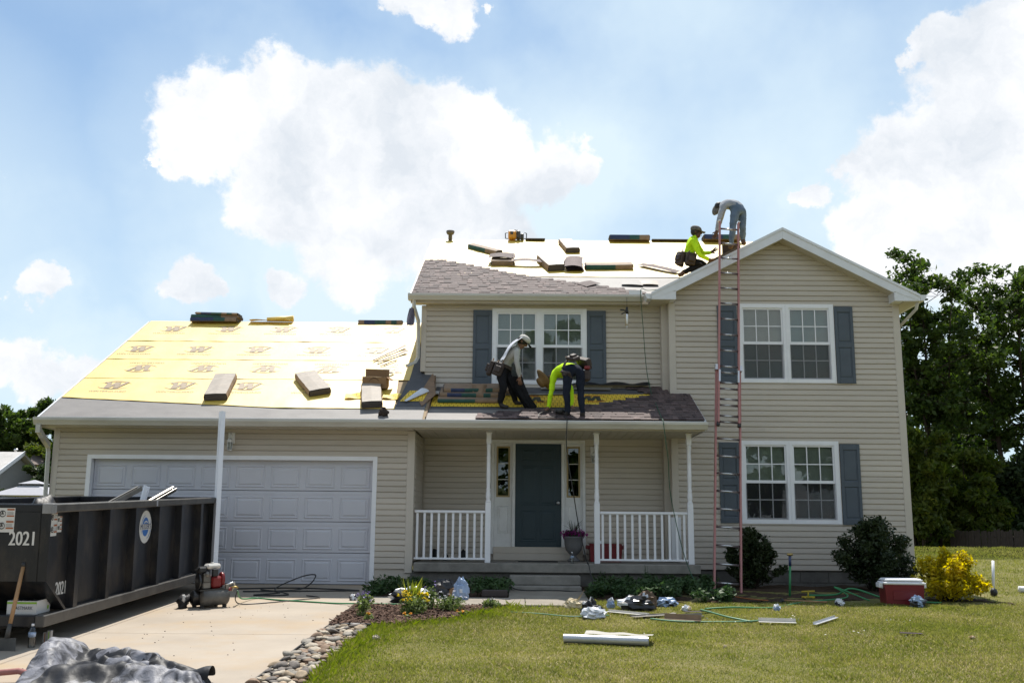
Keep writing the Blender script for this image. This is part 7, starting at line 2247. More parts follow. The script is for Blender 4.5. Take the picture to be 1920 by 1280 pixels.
b = MB(); b.grid(lambda u, v: (0.80 + 0.05 * (u - .5) * (1 - v) + 0.12 * v, 14.25 + 0.02 * math.sin(u * 3), ground_z(14.2) + 0.08 + 0.17 * v), 4, 6); b.build('paper_horn', CREAM, None, 'cream paper tip standing up from the paper ball', 'paper')
crumple(gz_(0.98, 13.25), (0.17, 0.13, 0.10), WRAPW, WRAPK, 'white and black wrapper on the lawn below the cream paper', 8, thr=0.10)
crumple(gz_(0.94, 13.42), (0.12, 0.09, 0.15), WRAPK, CARDW, 'taller black wrapper with a whitish top behind the white one', 9, thr=0.3)
crumple(gz_(1.62, 14.20), (0.27, 0.16, 0.12), WRAPK, WRAPW, 'large black wrapper heap with white patches at the lawn edge', 10, thr=0.22)
crumple(gz_(1.78, 14.32), (0.16, 0.11, 0.15), mat('brown_paper', (0.11, 0.07, 0.045), rough=0.8, space='obj'), WRAPW, 'brown paper with a white tip on the black wrapper heap', 11, thr=0.33)
crumple(gz_(1.30, 14.40), (0.06, 0.05, 0.09), BLUEW, WRAPW, 'small bluish wad left of the black wrapper heap', 12)
crumple(gz_(2.12, 14.65), (0.17, 0.10, 0.08), WRAPK, BLUEW, 'black and blue film right of the wrapper heap', 13, thr=0.15)
crumple(gz_(2.32, 14.15), (0.07, 0.05, 0.05), CREAM, WRAPW, 'small cream scrap on the sunlit grass left of the ladder', 14)
crumple(gz_(3.59, 14.28), (0.05, 0.045, 0.055), WRAPW, BLUEW, 'small white wad in the grass right of the ladder foot', 15)
crumple(gz_(4.66, 14.90), (0.075, 0.055, 0.065), WRAPW, WRAPK, 'white and black wad on the grass left of the cooler', 16, thr=0.0)
crumple(gz_(5.78, 14.88), (0.12, 0.06, 0.10), BLUEW, WRAPK, 'grey-blue wrapper leaning on the front of the red cooler', 17, thr=0.0)
crumple(gz_(-1.55, 11.30), (0.045, 0.04, 0.035), STONEM[2], STONEM[2], 'single pale stone alone on the lawn near the rock border', 18, 'stone', 'loose_stone', None)
crumple(gz_(5.20, 11.85), (0.035, 0.03, 0.02), CREAM, CARD, 'dry curled leaf on the lawn at the right', 19, 'leaf', 'fallen_leaf', None)
crumple(gz_(2.2, 11.0), (0.018, 0.018, 0.02), CREAM, CREAM, 'tiny cream scrap on the open lawn below the hose loop', 20)

# metal roll on the lawn
mrl = thing('flashing_roll', 'part-unrolled roll of grey aluminium flashing on the lawn', 'roll', (0.95, 11.35, ground_z(11.3)))
ALR = mat('mill_aluminium', (0.50, 0.51, 0.54), rough=0.35, var=0.08, metal=0.55, scale=3)
g0 = ground_z(11.2)
b = MB(); b.tube([(0.50, 11.22, g0 + 0.05), (1.40, 11.06, g0 + 0.045)], 0.047, 18, caps=False); b.tube([(0.502, 11.22, g0 + 0.05), (1.398, 11.06, g0 + 0.045)], 0.042, 18, caps=False); b.build('roll', ALR, mrl)
b = MB(); b.grid(lambda u, v: (0.72 + 0.72 * u + 0.06 * v, 11.19 - 0.13 * u + 0.60 * v * (1 - 0.45 * u), g0 + 0.10 - 0.022 * v ** 0.7 + 0.006 * math.sin(u * 14)), 14, 6); b.build('loose_sheet', mat('flashing_back', (0.36, 0.34, 0.30), rough=0.6, var=0.1), mrl)
STRIPM = mat('white_trim_scrap', (0.55, 0.53, 0.49), rough=0.5, var=0.08, space='obj')


def strip(p, q, w, h, m, label, fold=0.0):
    p, q = Vector(gz_(*p)) + Vector((0, 0, 0.02)), Vector(gz_(*q)) + Vector((0, 0, 0.02))
    M = frame_matrix(p, q - p, Vector((0, 0, 1)).cross(q - p)); L_ = (q - p).length
    b = MB(); b.box(0, L_, -w / 2, w / 2, 0, 0.005, 0, M); b.box(0, L_, w / 2 - 0.004, w / 2, 0.0051, h, 0, M)
    if fold: b.prism([(L_, -w / 2, 0), (L_ + fold, -w * 0.4, 0.02), (L_ + fold, w * 0.4, 0.02), (L_, w / 2, 0)], (0, 0, 0.004), 0, M)
    return b.build('trim_strip', m, None, label, 'trim strip', 'trim scraps on the lawn')


strip((3.02, 12.93), (3.47, 12.86), 0.09, 0.05, STRIPM, 'short white strip alone on the lawn right of the hoses')
strip((3.66, 12.72), (4.15, 13.42), 0.05, 0.03, ALR, 'thin bright strip pointing away on the lawn, rightmost of the scraps')
strip((1.20, 13.82), (1.70, 13.45), 0.07, 0.03, STRIPM, 'white strip at the left end of the trim scraps')
strip((1.48, 13.28), (2.0, 13.55), 0.12, 0.02, SCRAPM, 'wide grey strip in the middle of the trim scraps', 0.08)
strip((1.90, 13.20), (2.42, 13.45), 0.06, 0.04, SCRAPM, 'narrow grey strip crossing the trim scraps at the right')
strip((1.86, 13.12), (2.30, 12.95), 0.07, 0.07, KRAFT, 'dark folded strip in front of the trim scraps')
strip((2.25, 13.85), (2.62, 13.98), 0.08, 0.01, BUNS, 'bent brown shingle strip lying above the trim scraps')
strip((4.46, 12.08), (4.70, 12.02), 0.10, 0.008, S2, 'thin dark shingle piece flat on the lawn at the right')

# right side: downspout extension, roll, sprinkler, stake, broom
t = thing('marker_post', 'thin white post with black foot standing on the side lawn', 'post', (7.6, 16.4, -0.05))
b = MB(); b.tube([(7.60, 16.42, 0.05), (7.655, 16.48, 0.52)], 0.022, 10); b.build('post', WHITE, t)
b = MB(); b.ball((7.60, 16.41, 0.02), (0.055, 0.055, 0.075), 12, 8, lump=0.3, seed=5); b.build('foot', BLACKM, t)
b = MB(); b.tube([(8.28, 17.0, 0.05), (8.46, 16.95, 0.03)], [0.05, 0.065], 12); b.build('white_jug', WHITEP, None, 'white plastic jug lying at the right picture edge', 'jug')
t = thing('hose_stake', 'green hose stake with blue top standing before the wing foundation', 'stake', (4.27, 16.1, -0.04))
b = MB(); b.tube([(4.26, 16.1, -0.06), (4.29, 16.12, 0.42)], 0.018, 7); b.build('pole', GREENH, t)
b = MB(); b.tube([(4.29, 16.12, 0.42), (4.295, 16.125, 0.58)], 0.022, 8); b.build('sleeve', LOGOD, t)
b = MB(); b.tube([(4.25, 16.12, 0.60), (4.34, 16.12, 0.60)], 0.02, 7); b.tube([(4.295, 16.12, 0.575), (4.295, 16.12, 0.61)], 0.02, 7); b.build('handle', BRASS, t)
t = thing('lawn_sprinkler', 'yellow lawn sprinkler on the soil between the two dark shrubs', 'sprinkler', (4.46, 15.78, -0.05))
YT = mat('yellow_plastic', (0.45, 0.33, 0.02), rough=0.5, var=0.1)
b = MB(); b.tube([(4.36, 15.78, -0.03), (4.56, 15.78, -0.03)], 0.014, 6); b.tube([(4.40, 15.72, -0.035), (4.40, 15.84, -0.035)], 0.012, 6); b.tube([(4.52, 15.72, -0.035), (4.52, 15.84, -0.035)], 0.012, 6); b.build('base', YT, t)
b = MB(); b.tube([(4.36, 15.78, 0.05), (4.56, 15.78, 0.06)], 0.012, 6); b.tube([(4.46, 15.78, -0.03), (4.46, 15.78, 0.06)], 0.012, 6); b.build('arm', YT, t)
t = thing('rake', 'garden rake with yellow wooden shaft flat on the grass before the shrubs', 'rake', (4.2, 15.25, -0.06))
b = MB(); b.tube([gl(3.95, 15.28, .03), gl(4.56, 15.18, .02)], 0.012, 7); b.build('shaft', WOODH, t)
b = MB(); b.tube([gl(3.92, 15.20, .03), gl(3.95, 15.38, .03)], 0.02, 6)
for k in range(7): b.tube([gl(3.92 + .004 * k, 15.21 + .026 * k, .03), gl(3.87 + .004 * k, 15.21 + .026 * k, .0)], 0.006, 5)
b.build('head', BLACKM, t)


# ---- flowers
def blade_clump(loc, n, h, m, label, seed, w=0.016, spread=0.22, name='iris_plant', cat='plant'):
    rs = random.Random(seed); x, y, z = loc; b = MB()
    for k in range(n):
        a = rs.uniform(0, 6.28); l = h * rs.uniform(0.55, 1.05); s = spread * rs.uniform(0.2, 1.0); q = rs.uniform(0, 3.14)
        bx_, by_ = x + rs.uniform(-.06, .06), y + rs.uniform(-.06, .06)
        P = [Vector((bx_, by_, z)), Vector((bx_ + s * 0.35 * math.cos(a), by_ + s * 0.35 * math.sin(a), z + l * 0.55)), Vector((bx_ + s * math.cos(a), by_ + s * math.sin(a), z + l))]
        c = Vector((math.cos(q), math.sin(q), 0)) * w
        b.add([P[0] - c * .7, P[0] + c * .7, P[1] + c, P[1] - c, P[2]], [(0, 1, 2, 3), (3, 2, 4)])
    return b.build(name, m, None, label, cat, base=True)


def flowers(loc, rx, ry, h, fm, lm, label, seed, nf=40, fs=0.018, nl=350, name='flowering_plant', stems=14):
    rs = random.Random(seed); x, y, z = loc
    t = thing(name, label, 'plant', loc)
    b = MB(); pts = []
    for k in range(stems):
        a = rs.uniform(0, 6.28); d = math.sqrt(rs.random())
        e = Vector((x + rx * d * math.cos(a), y + ry * d * math.sin(a), z + h * rs.uniform(0.65, 1.05))); pts.append(e)
        b.tube([(x + rx * 0.3 * d * math.cos(a), y + ry * 0.3 * d * math.sin(a), z - 0.02), e.lerp(Vector((x, y, z)), 0.4), e], 0.0035, 3, caps=False)
    b.build('stems', LEAF_H, t)
    leaf_cloud('leaves', lm, t, [(x, y, z + h * 0.42, rx, ry, h * 0.45, nl)], 0.028, seed)
    if nf: leaf_cloud('petals', fm, t, [(p.x, p.y, p.z, 0.025, 0.025, 0.018, max(3, nf // stems)) for p in pts], fs, seed + 1, up=1.2)
    return t


IRISM = leaf_mat('iris_blade', (0.12, 0.16, 0.02), (0.30, 0.32, 0.07), 0.45, nscale=6)
YFM = leaf_mat('yellow_petal', (0.55, 0.40, 0.01), (0.72, 0.58, 0.03), 0.35, nscale=8)
ORM = leaf_mat('orange_petal', (0.62, 0.25, 0.01), (0.75, 0.38, 0.02), 0.3, nscale=8)
PUM = leaf_mat('purple_petal', (0.10, 0.06, 0.22), (0.24, 0.18, 0.46), 0.3, nscale=8)
LAV = leaf_mat('lavender_white_petal', (0.40, 0.40, 0.48), (0.62, 0.62, 0.68), 0.3, nscale=8)
LIGHTG = leaf_mat('pale_green_leaf', (0.09, 0.13, 0.04), (0.20, 0.25, 0.09), 0.35, nscale=5)
blade_clump((-1.42, 13.75, ground_z(13.7)), 70, 0.46, IRISM, 'clump of upright yellow-green iris blades in the mulch bed', 1)
flowers((-1.36, 13.35, ground_z(13.3)), 0.20, 0.17, 0.30, YFM, LIGHTG, 'bushy plant of bright yellow flowers in front of the iris', 2, 230, 0.020, 420, stems=30)
flowers((-1.98, 13.10, ground_z(13.1)), 0.10, 0.10, 0.30, PUM, LIGHTG, 'thin weedy plant with purple flowers at the driveway corner', 3, 30, 0.016, 160, stems=10)
flowers((-1.86, 12.78, ground_z(12.8)), 0.06, 0.06, 0.12, ORM, LIGHTG, 'single low orange marigold nearest the rock border', 4, 26, 0.018, 60, stems=2)
flowers((-1.40, 13.02, ground_z(13.0)), 0.05, 0.05, 0.08, ORM, LIGHTG, 'low orange marigold below the yellow flowers', 5, 22, 0.018, 50, stems=2)
flowers((-0.72, 13.32, ground_z(13.3)), 0.07, 0.05, 0.09, ORM, LIGHTG, 'low orange marigold near the lawn edge of the bed', 6, 26, 0.018, 60, stems=3)
flowers((-0.90, 13.75, ground_z(13.7)), 0.22, 0.18, 0.26, LAV, LIGHTG, 'loose plant with pale lavender blossoms right of the iris', 7, 70, 0.018, 420, stems=16)
flowers((-1.18, 13.95, ground_z(14.0)), 0.12, 0.12, 0.36, PUM, LIGHTG, 'taller violet-flowered stems behind the yellow flowers', 8, 16, 0.018, 180, stems=8)
flowers((-0.36, 14.15, ground_z(14.1)), 0.14, 0.08, 0.16, LAV, LIGHTG, 'small weedy plant at the walkway end of the bed', 9, 8, 0.012, 220, stems=8)
flowers((-2.10, 14.15, ground_z(14.1)), 0.12, 0.10, 0.22, PUM, LIGHTG, 'feathery green weed between driveway and walkway', 10, 8, 0.013, 260, stems=8)
for (x0, x1, y0, y1, h, n, lab, sd) in ((-2.3, -1.45, 15.6, 17.0, 0.20, 1500, 'low groundcover leaves between the garage wall and the white bag', 101), (-0.75, -0.2, 15.6, 16.9, 0.22, 1200, 'groundcover leaves left of the porch steps', 102),
                                    (1.15, 2.2, 15.3, 16.9, 0.24, 2600, 'dark leafy groundcover right of the porch steps', 103), (2.15, 3.25, 15.15, 17.4, 0.22, 2600, 'leafy groundcover behind the ladder foot', 104)):
    t = thing('groundcover_plant', lab, 'plant', ((x0 + x1) / 2, (y0 + y1) / 2, ground_z((y0 + y1) / 2)), 'groundcover along the foundation')
    rs = random.Random(sd); cl = []
    for k in range(24):
        x, y = rs.uniform(x0, x1), rs.uniform(y0, y1)
        cl.append((x, y, ground_z(y) + h * rs.uniform(0.3, 0.75), 0.17, 0.17, h * 0.5, n // 24))
    leaf_cloud('leaves', LEAF_H, t, cl, 0.042, sd, up=0.8)
    b = MB()
    for c in cl: b.tube([(c[0], c[1], ground_z(c[1]) - 0.02), (c[0], c[1], c[2])], 0.005, 3, caps=False)
    b.build('stems', LEAF_H, t)
blade_clump((-1.7, 16.2, ground_z(16.2)), 40, 0.22, LEAF_H, 'grassy tuft in the shade by the garage corner', 12, 0.01, 0.2, 'grass_tuft')
flowers((2.1, 16.75, ground_z(16.8)), 0.10, 0.06, 0.42, LAV, LEAF_H, 'tall thin weed against the porch foundation', 13, 0, 0.012, 60, stems=5)
b = MB(); b.bevbox(-0.55, -0.16, 15.62, 15.80, ground_z(15.7), ground_z(15.7) + 0.10, 0.01); b.build('planter_tray', mat('brown_tray', (0.06, 0.045, 0.04), rough=0.7), None, 'flat brown planter tray beside the steps in the groundcover', 'planter')
# clover heads in the grass: nobody could count them
leaf_cloud('clover_flowers', mat('clover_white', (0.6, 0.58, 0.52), rough=0.8), None, [(3.6, 13.2, ground_z(13.2) + 0.03, 1.6, 0.9, 0.01, 46), (4.0, 12.0, ground_z(12) + 0.03, 1.0, 0.6, 0.01, 14), (1.5, 11.8, ground_z(11.8) + .03, 1.2, 0.5, 0.01, 8)], 0.012, 77)['kind'] = 'stuff'

# ================================================================== the roofers
SKINB = mat('skin_brown', (0.20, 0.105, 0.068), rough=0.5, var=0.1, spec=0.35)
SKIND = mat('skin_dark_brown', (0.095, 0.048, 0.032), rough=0.5, var=0.1, spec=0.35)
LIME = mat('lime_shirt', (0.50, 0.78, 0.02), rough=0.85, var=0.10, scale=9, bump=0.5, bscale=16, spec=0.1)
GREYS = mat('light_grey_shirt', (0.40, 0.39, 0.37), rough=0.9, var=0.10, scale=9, bump=0.5, bscale=16, spec=0.1)
GREYD = mat('blue_grey_shirt', (0.33, 0.34, 0.37), rough=0.9, var=0.22, scale=9, bump=0.6, bscale=16, spec=0.1)
BLACKT = mat('black_trousers', (0.014, 0.014, 0.016), rough=0.9, var=0.3, scale=9, bump=0.4, bscale=18, spec=0.1)
NAVYT = mat('navy_trousers', (0.016, 0.020, 0.032), rough=0.9, var=0.3, scale=9, bump=0.4, bscale=18, spec=0.1)
JEANS = mat('faded_jeans', (0.12, 0.16, 0.22), rough=0.9, var=0.25, scale=7, bump=0.5, bscale=14, spec=0.1)
BOOTB = mat('brown_boot', (0.085, 0.045, 0.028), rough=0.7, var=0.2)
BOOTK = mat('dark_boot', (0.022, 0.018, 0.017), rough=0.6, var=0.2)
BELTM = mat('worn_leather', (0.040, 0.026, 0.022), rough=0.65, var=0.35, scale=14)
HAIRM = mat('dark_hair', (0.012, 0.010, 0.009), rough=0.6, var=0.2)
CAPW = mat('pale_cap', (0.50, 0.48, 0.44), rough=0.85, var=0.08)
CAPG = mat('grey_camo_cap', (0.12, 0.11, 0.10), rough=0.85, var=0.5, scale=30)
STRAW = mat('brown_hat_felt', (0.19, 0.115, 0.045), rough=0.9, var=0.2, scale=14)
TOWEL = mat('pale_blue_towel', (0.52, 0.54, 0.60), rough=0.95, var=0.12, scale=14, bump=0.4, bscale=30)


def person(label, J, shirt, trousers, boots, skin, face, up, group='roofers at work', base=None, sleeve=0.98, belly=0.135):
    """J: joints in the world; face: direction the face looks; up: top-of-head direction"""
    V = {k: Vector(v) for k, v in J.items()}
    loc = base or tuple((V['toN'] + V['toF']) / 2)
    t = thing('person', label, 'person', loc, group)
    vs = []; es = []; ix = {}

    def v(k, p, r, r2=None): ix[k] = len(vs); vs.append((p[0], p[1], p[2], r, r2 or r)); return k

    def e(a, b, m): es.append((ix[a], ix[b], m))
    MS, MT, MK, MB_ = 0, 1, 2, 3
    pel, spi, che, nec = V['pelvis'], V['spine'], V['chest'], V['neck']
    v('pelvis', pel, 0.135, 0.125); v('spine', spi, belly, 0.12); v('chest', che, max(0.15, belly), 0.14); v('neckb', che.lerp(nec, 0.78), 0.085); v('neck', nec, 0.055)
    e('pelvis', 'spine', MS); e('spine', 'chest', MS); e('chest', 'neckb', MS); e('neckb', 'neck', MK)
    fd = Vector(face).normalized(); ud = Vector(up).normalized(); rd = fd.cross(ud).normalized()
    hc = V['head']
    v('jaw', hc - ud * 0.055 + fd * 0.015, 0.062, 0.066); v('skull', hc + ud * 0.015, 0.082, 0.090); v('crown', hc + ud * 0.075, 0.066, 0.072)
    e('neck', 'jaw', MK); e('jaw', 'skull', MK); e('skull', 'crown', MK)
    v('chin', hc - ud * 0.085 + fd * 0.060, 0.028); e('jaw', 'chin', MK)
    v('nose', hc - ud * 0.015 + fd * 0.112, 0.013); e('skull', 'nose', MK)
    for s in ('N', 'F'):
        sh, el, wr, ha = V['sh' + s], V['el' + s], V['wr' + s], V['ha' + s]
        v('sh' + s, sh, 0.070); v('ua' + s, sh.lerp(el, 0.5), 0.056); v('el' + s, el, 0.047); v('fa' + s, el.lerp(wr, 0.5), 0.043); v('wr' + s, wr, 0.030); v('pa' + s, wr.lerp(ha, 0.75), 0.034, 0.020)
        e('chest', 'sh' + s, MS); e('sh' + s, 'ua' + s, MS); e('ua' + s, 'el' + s, MS); e('el' + s, 'fa' + s, MS if sleeve > 0.6 else MK); e('fa' + s, 'wr' + s, MS if sleeve > 0.9 else MK); e('wr' + s, 'pa' + s, MK)
        d = (ha - wr).normalized(); sidev = d.cross(Vector((0, 1, 0.15))).normalized(); curl = d.cross(sidev).normalized()
        L = 0.085
        for q, (off, ln) in enumerate(((-0.026, 0.85), (-0.009, 1.0), (0.009, 0.95), (0.026, 0.75))):
            p0 = wr.lerp(ha, 0.75) + sidev * off + d * 0.03
            a_, b_ = p0 + d * L * ln * 0.5 + sidev * off * 0.15, p0 + d * L * ln * 0.85 - curl * 0.03 * ln + sidev * off * 0.2
            v('f%d%s' % (q, s), p0, 0.010); v('g%d%s' % (q, s), a_, 0.009); v('h%d%s' % (q, s), b_, 0.0075)
            e('pa' + s, 'f%d%s' % (q, s), MK); e('f%d%s' % (q, s), 'g%d%s' % (q, s), MK); e('g%d%s' % (q, s), 'h%d%s' % (q, s), MK)
        v('t0' + s, wr.lerp(ha, 0.45) - sidev * 0.035 - curl * 0.01, 0.011); v('t1' + s, wr.lerp(ha, 0.9) - sidev * 0.055 - curl * 0.025, 0.009)
        e('pa' + s, 't0' + s, MK); e('t0' + s, 't1' + s, MK)
        hi, kn, an, to = V['hip' + s], V['kn' + s], V['an' + s], V['to' + s]
        v('hi' + s, hi, 0.105, 0.10); v('th' + s, hi.lerp(kn, 0.5), 0.088); v('kn' + s, kn, 0.066); v('ca' + s, kn.lerp(an, 0.4), 0.064); v('an' + s, an, 0.046)
        fdn = (to - an).normalized(); v('he' + s, an + (to - an) * 0.25 + Vector((0, 0, -0.035)), 0.050); v('ba' + s, an.lerp(to, 0.72) + Vector((0, 0, -0.01)), 0.046, 0.040); v('to' + s, to, 0.036, 0.028)
        e('pelvis', 'hi' + s, MT); e('hi' + s, 'th' + s, MT); e('th' + s, 'kn' + s, MT); e('kn' + s, 'ca' + s, MT); e('ca' + s, 'an' + s, MT); e('an' + s, 'he' + s, MB_); e('he' + s, 'ba' + s, MB_); e('ba' + s, 'to' + s, MB_)
    axis = (spi - pel).normalized()

    def paint(c, m):
        if m == 0 and (c - pel).dot(axis) < 0.045 and (c - pel).length < 0.3: return 1
        return m
    skin_body('body', vs, es, [shirt, trousers, skin, boots], t, 0, 2, paint=paint)
    for s_ in (-1, 1):
        b = MB(); b.ball(tuple(hc + ud * 0.018 + fd * 0.082 + rd * s_ * 0.033), 0.011, 8, 6); b.build('eye', HAIRM, t)
        b = MB(); b.ball(tuple(hc - ud * 0.005 - fd * 0.01 + rd * s_ * 0.088), (0.018, 0.014, 0.028), 8, 6); b.build('ear', skin, t)
    b = MB(); b.tube([hc - ud * 0.055 + fd * 0.094 - rd * 0.024, hc - ud * 0.057 + fd * 0.100, hc - ud * 0.055 + fd * 0.094 + rd * 0.024], 0.0055, 5); b.build('mouth', BELTM, t)
    b = MB(); M = frame_matrix(hc + ud * 0.015 - fd * 0.018, rd, ud.cross(rd)); b.ball((0, 0, 0), (0.092, 0.098, 0.09), 14, 9, M=M); b.build('hair', HAIRM, t)
    return t, V, fd, ud, rd


def cap(t, hc, fd, ud, rd, m, brim=True, bm=None):
    b = MB(); M = Matrix((rd, fd, ud)).transposed().to_4x4(); M.translation = hc + ud * 0.035
    prof = [(0.101, 0.0), (0.103, 0.03), (0.094, 0.068), (0.062, 0.096), (0.02, 0.106)]
    vs = []; n = 18
    b.lathe(prof, n, m=0, M=M @ Matrix.Diagonal((1.0, 1.1, 1, 1)))
    b.build('cap', m, t)
    if brim:
        b = MB()
        b.grid(lambda u, v: M @ Vector(((u - .5) * 0.17 * (1 - 0.25 * v * v), 0.095 + 0.085 * v * (1 - 1.6 * (u - .5) ** 2), 0.012 - 0.05 * (u - .5) ** 2 * 4 * 0.3 - 0.018 * v)), 8, 4)
        b.grid(lambda u, v: M @ Vector(((u - .5) * 0.17 * (1 - 0.25 * v * v), 0.095 + 0.085 * v * (1 - 1.6 * (u - .5) ** 2), 0.006 - 0.05 * (u - .5) ** 2 * 4 * 0.3 - 0.018 * v)), 8, 4)
        b.build('cap_brim', bm or m, t)


def belt(t, c, axis, rx, ry, ref, m=None, pouches=()):
    """a belt round the hips; pouches: (angle, width, height, depth)"""
    axis = axis.normalized(); u = (ref - axis * ref.dot(axis)).normalized(); w = axis.cross(u)
    b = MB(); n = 28; vs = []
    for k in range(n):
        a = 2 * math.pi * k / n
        for dz in (-0.028, 0.028): vs.append(c + u * math.cos(a) * rx + w * math.sin(a) * ry + axis * dz)
        for dz in (0.028, -0.028): vs.append(c + u * math.cos(a) * (rx + 0.008) + w * math.sin(a) * (ry + 0.008) + axis * dz)
    fs = []
    for k in range(n):
        q = (k + 1) % n
        for i in range(4): fs.append((k * 4 + i, k * 4 + (i + 1) % 4, q * 4 + (i + 1) % 4, q * 4 + i))
    b.add(vs, fs); b.build('tool_belt', m or BELTM, t)
    for (a, pw, ph, pd) in pouches:
        a = rad(a); o = u * math.cos(a) + w * math.sin(a); tn = axis.cross(o)
        M = Matrix((tn, o, axis)).transposed().to_4x4(); M.translation = c + u * math.cos(a) * rx + w * math.sin(a) * ry
        b = MB(); b.bevbox(-pw / 2, pw / 2, 0.0, pd, -ph, 0.02, 0.015, 0, M); b.bevbox(-pw * 0.3, pw * 0.35, pd * 0.9, pd * 1.5, -ph * 0.75, -0.05, 0.01, 0, M)
        b.build('tool_pouch', m or BELTM, t)
        b = MB(); b.tube([M @ Vector((pw * 0.2, pd * 0.5, -0.05)), M @ Vector((pw * 0.25, pd * 0.6, 0.07))], 0.010, 6); b.tube([M @ Vector((-pw * 0.2, pd * 0.5, -0.05)), M @ Vector((-pw * 0.3, pd * 0.7, 0.05))], 0.012, 6); b.build('tool_handle', WOODB if pw > 0.12 else REDP, t)


def build_people():
    J1 = {
        'head': (0.052, 17.450, 4.217),
        'headtop': (0.019, 17.450, 4.259),
        'neck': (-0.029, 17.470, 4.127),
        'chest': (-0.147, 17.480, 4.030),
        'spine': (-0.250, 17.500, 3.904),
        'pelvis': (-0.308, 17.500, 3.746),
        'shN': (-0.050, 17.300, 4.029),
        'elN': (-0.045, 17.240, 3.789),
        'wrN': (-0.003, 17.300, 3.576),
        'haN': (0.008, 17.320, 3.498),
        'shF': (-0.066, 17.660, 4.107),
        'elF': (-0.042, 17.720, 3.866),
        'wrF': (0.015, 17.660, 3.660),
        'haF': (0.030, 17.620, 3.572),
        'hipN': (-0.320, 17.420, 3.681),
        'knN': (-0.279, 17.300, 3.383),
        'anN': (-0.333, 17.370, 3.112),
        'toN': (-0.189, 17.380, 3.038),
        'hipF': (-0.271, 17.580, 3.706),
        'knF': (-0.134, 17.500, 3.411),
        'anF': (-0.074, 17.580, 3.191),
        'toF': (0.053, 17.580, 3.122),
    }
    J2 = {
        'head': (0.469, 17.550, 3.558),
        'headtop': (0.519, 17.620, 3.493),
        'neck': (0.647, 17.470, 3.636),
        'chest': (0.716, 17.360, 3.709),
        'spine': (0.841, 17.200, 3.744),
        'pelvis': (0.956, 17.050, 3.692),
        'shN': (0.604, 17.300, 3.610),
        'elN': (0.558, 17.220, 3.319),
        'wrN': (0.504, 17.200, 3.032),
        'haN': (0.461, 17.200, 2.955),
        'shF': (0.816, 17.600, 3.672),
        'elF': (0.921, 17.500, 3.374),
        'wrF': (0.913, 17.350, 3.075),
        'haF': (0.965, 17.330, 2.992),
        'hipN': (0.845, 17.000, 3.625),
        'knN': (0.807, 16.960, 3.272),
        'anN': (0.829, 16.930, 2.917),
        'toN': (0.745, 17.020, 2.862),
        'hipF': (1.055, 17.020, 3.644),
        'knF': (1.046, 16.970, 3.289),
        'anF': (1.081, 16.920, 2.911),
        'toF': (1.065, 17.000, 2.841),
    }
    J3 = {
        'head': (3.454, 18.850, 6.689),
        'headtop': (3.436, 18.850, 6.764),
        'neck': (3.402, 18.850, 6.592),
        'chest': (3.353, 18.850, 6.446),
        'spine': (3.305, 18.850, 6.307),
        'pelvis': (3.275, 18.850, 6.167),
        'shN': (3.356, 18.660, 6.456),
        'elN': (3.445, 18.580, 6.168),
        'wrN': (3.622, 18.600, 6.080),
        'haN': (3.686, 18.600, 6.069),
        'shF': (3.452, 19.040, 6.577),
        'elF': (3.615, 19.120, 6.347),
        'wrF': (3.771, 19.080, 6.355),
        'haF': (3.831, 19.060, 6.393),
        'hipN': (3.256, 18.750, 6.076),
        'knN': (3.532, 18.720, 5.978),
        'anN': (3.161, 18.740, 5.871),
        'toN': (3.053, 18.740, 5.797),
        'hipF': (3.327, 18.950, 6.139),
        'knF': (3.636, 18.980, 6.084),
        'anF': (3.292, 18.980, 5.980),
        'toF': (3.183, 18.980, 5.905),
    }
    J4 = {
        'head': (3.896, 18.750, 7.182),
        'headtop': (3.869, 18.750, 7.122),
        'neck': (3.969, 18.750, 7.242),
        'chest': (4.083, 18.720, 7.251),
        'spine': (4.201, 18.660, 7.220),
        'pelvis': (4.258, 18.600, 7.111),
        'shN': (3.938, 18.580, 7.150),
        'elN': (3.841, 18.520, 6.871),
        'wrN': (3.790, 18.550, 6.640),
        'haN': (3.756, 18.560, 6.555),
        'shF': (4.045, 18.920, 7.287),
        'elF': (3.969, 18.980, 7.029),
        'wrF': (3.892, 18.950, 6.779),
        'haF': (3.867, 18.950, 6.695),
        'hipN': (4.172, 18.550, 7.047),
        'knN': (4.088, 18.500, 6.691),
        'anN': (4.059, 18.520, 6.364),
        'toN': (4.012, 18.520, 6.288),
        'hipF': (4.321, 18.660, 7.084),
        'knF': (4.307, 18.620, 6.740),
        'anF': (4.316, 18.660, 6.488),
        'toF': (4.335, 18.600, 6.389),
    }
    # 1: grey shirt, pale cap, towel on the neck
    t, V, fd, ud, rd = person('roofer in a light grey shirt, pale cap and neck towel bending on the porch roof', J1, GREYS, BLACKT, BOOTK, SKINB, (0.80, -0.10, -0.60), (0.60, 0.0, 0.80))
    cap(t, V['head'], fd, ud, rd, CAPW, True, BLACKT)
    b = MB(); A, B = V['head'] - fd * 0.06 + Vector((0, -0.03, 0.03)), V['pelvis'] + Vector((-0.01, -0.17, 0.13))
    dr = (B - A); nrm = Vector((-0.62, -0.25, 0.62)).normalized(); sd_ = dr.cross(nrm).normalized()
    b.grid(lambda u, v: A + dr * v + sd_ * ((u - .5) * (0.27 + 0.05 * math.sin(v * 7)) * (1.15 - 0.5 * v)) + nrm * (0.035 * math.sin(math.pi * min(1, v * 1.15)) + 0.012 * math.sin(u * 14 + v * 4) + 0.005), 12, 14)
    b.build('towel', TOWEL, t)
    ax1 = V['spine'] - V['pelvis']
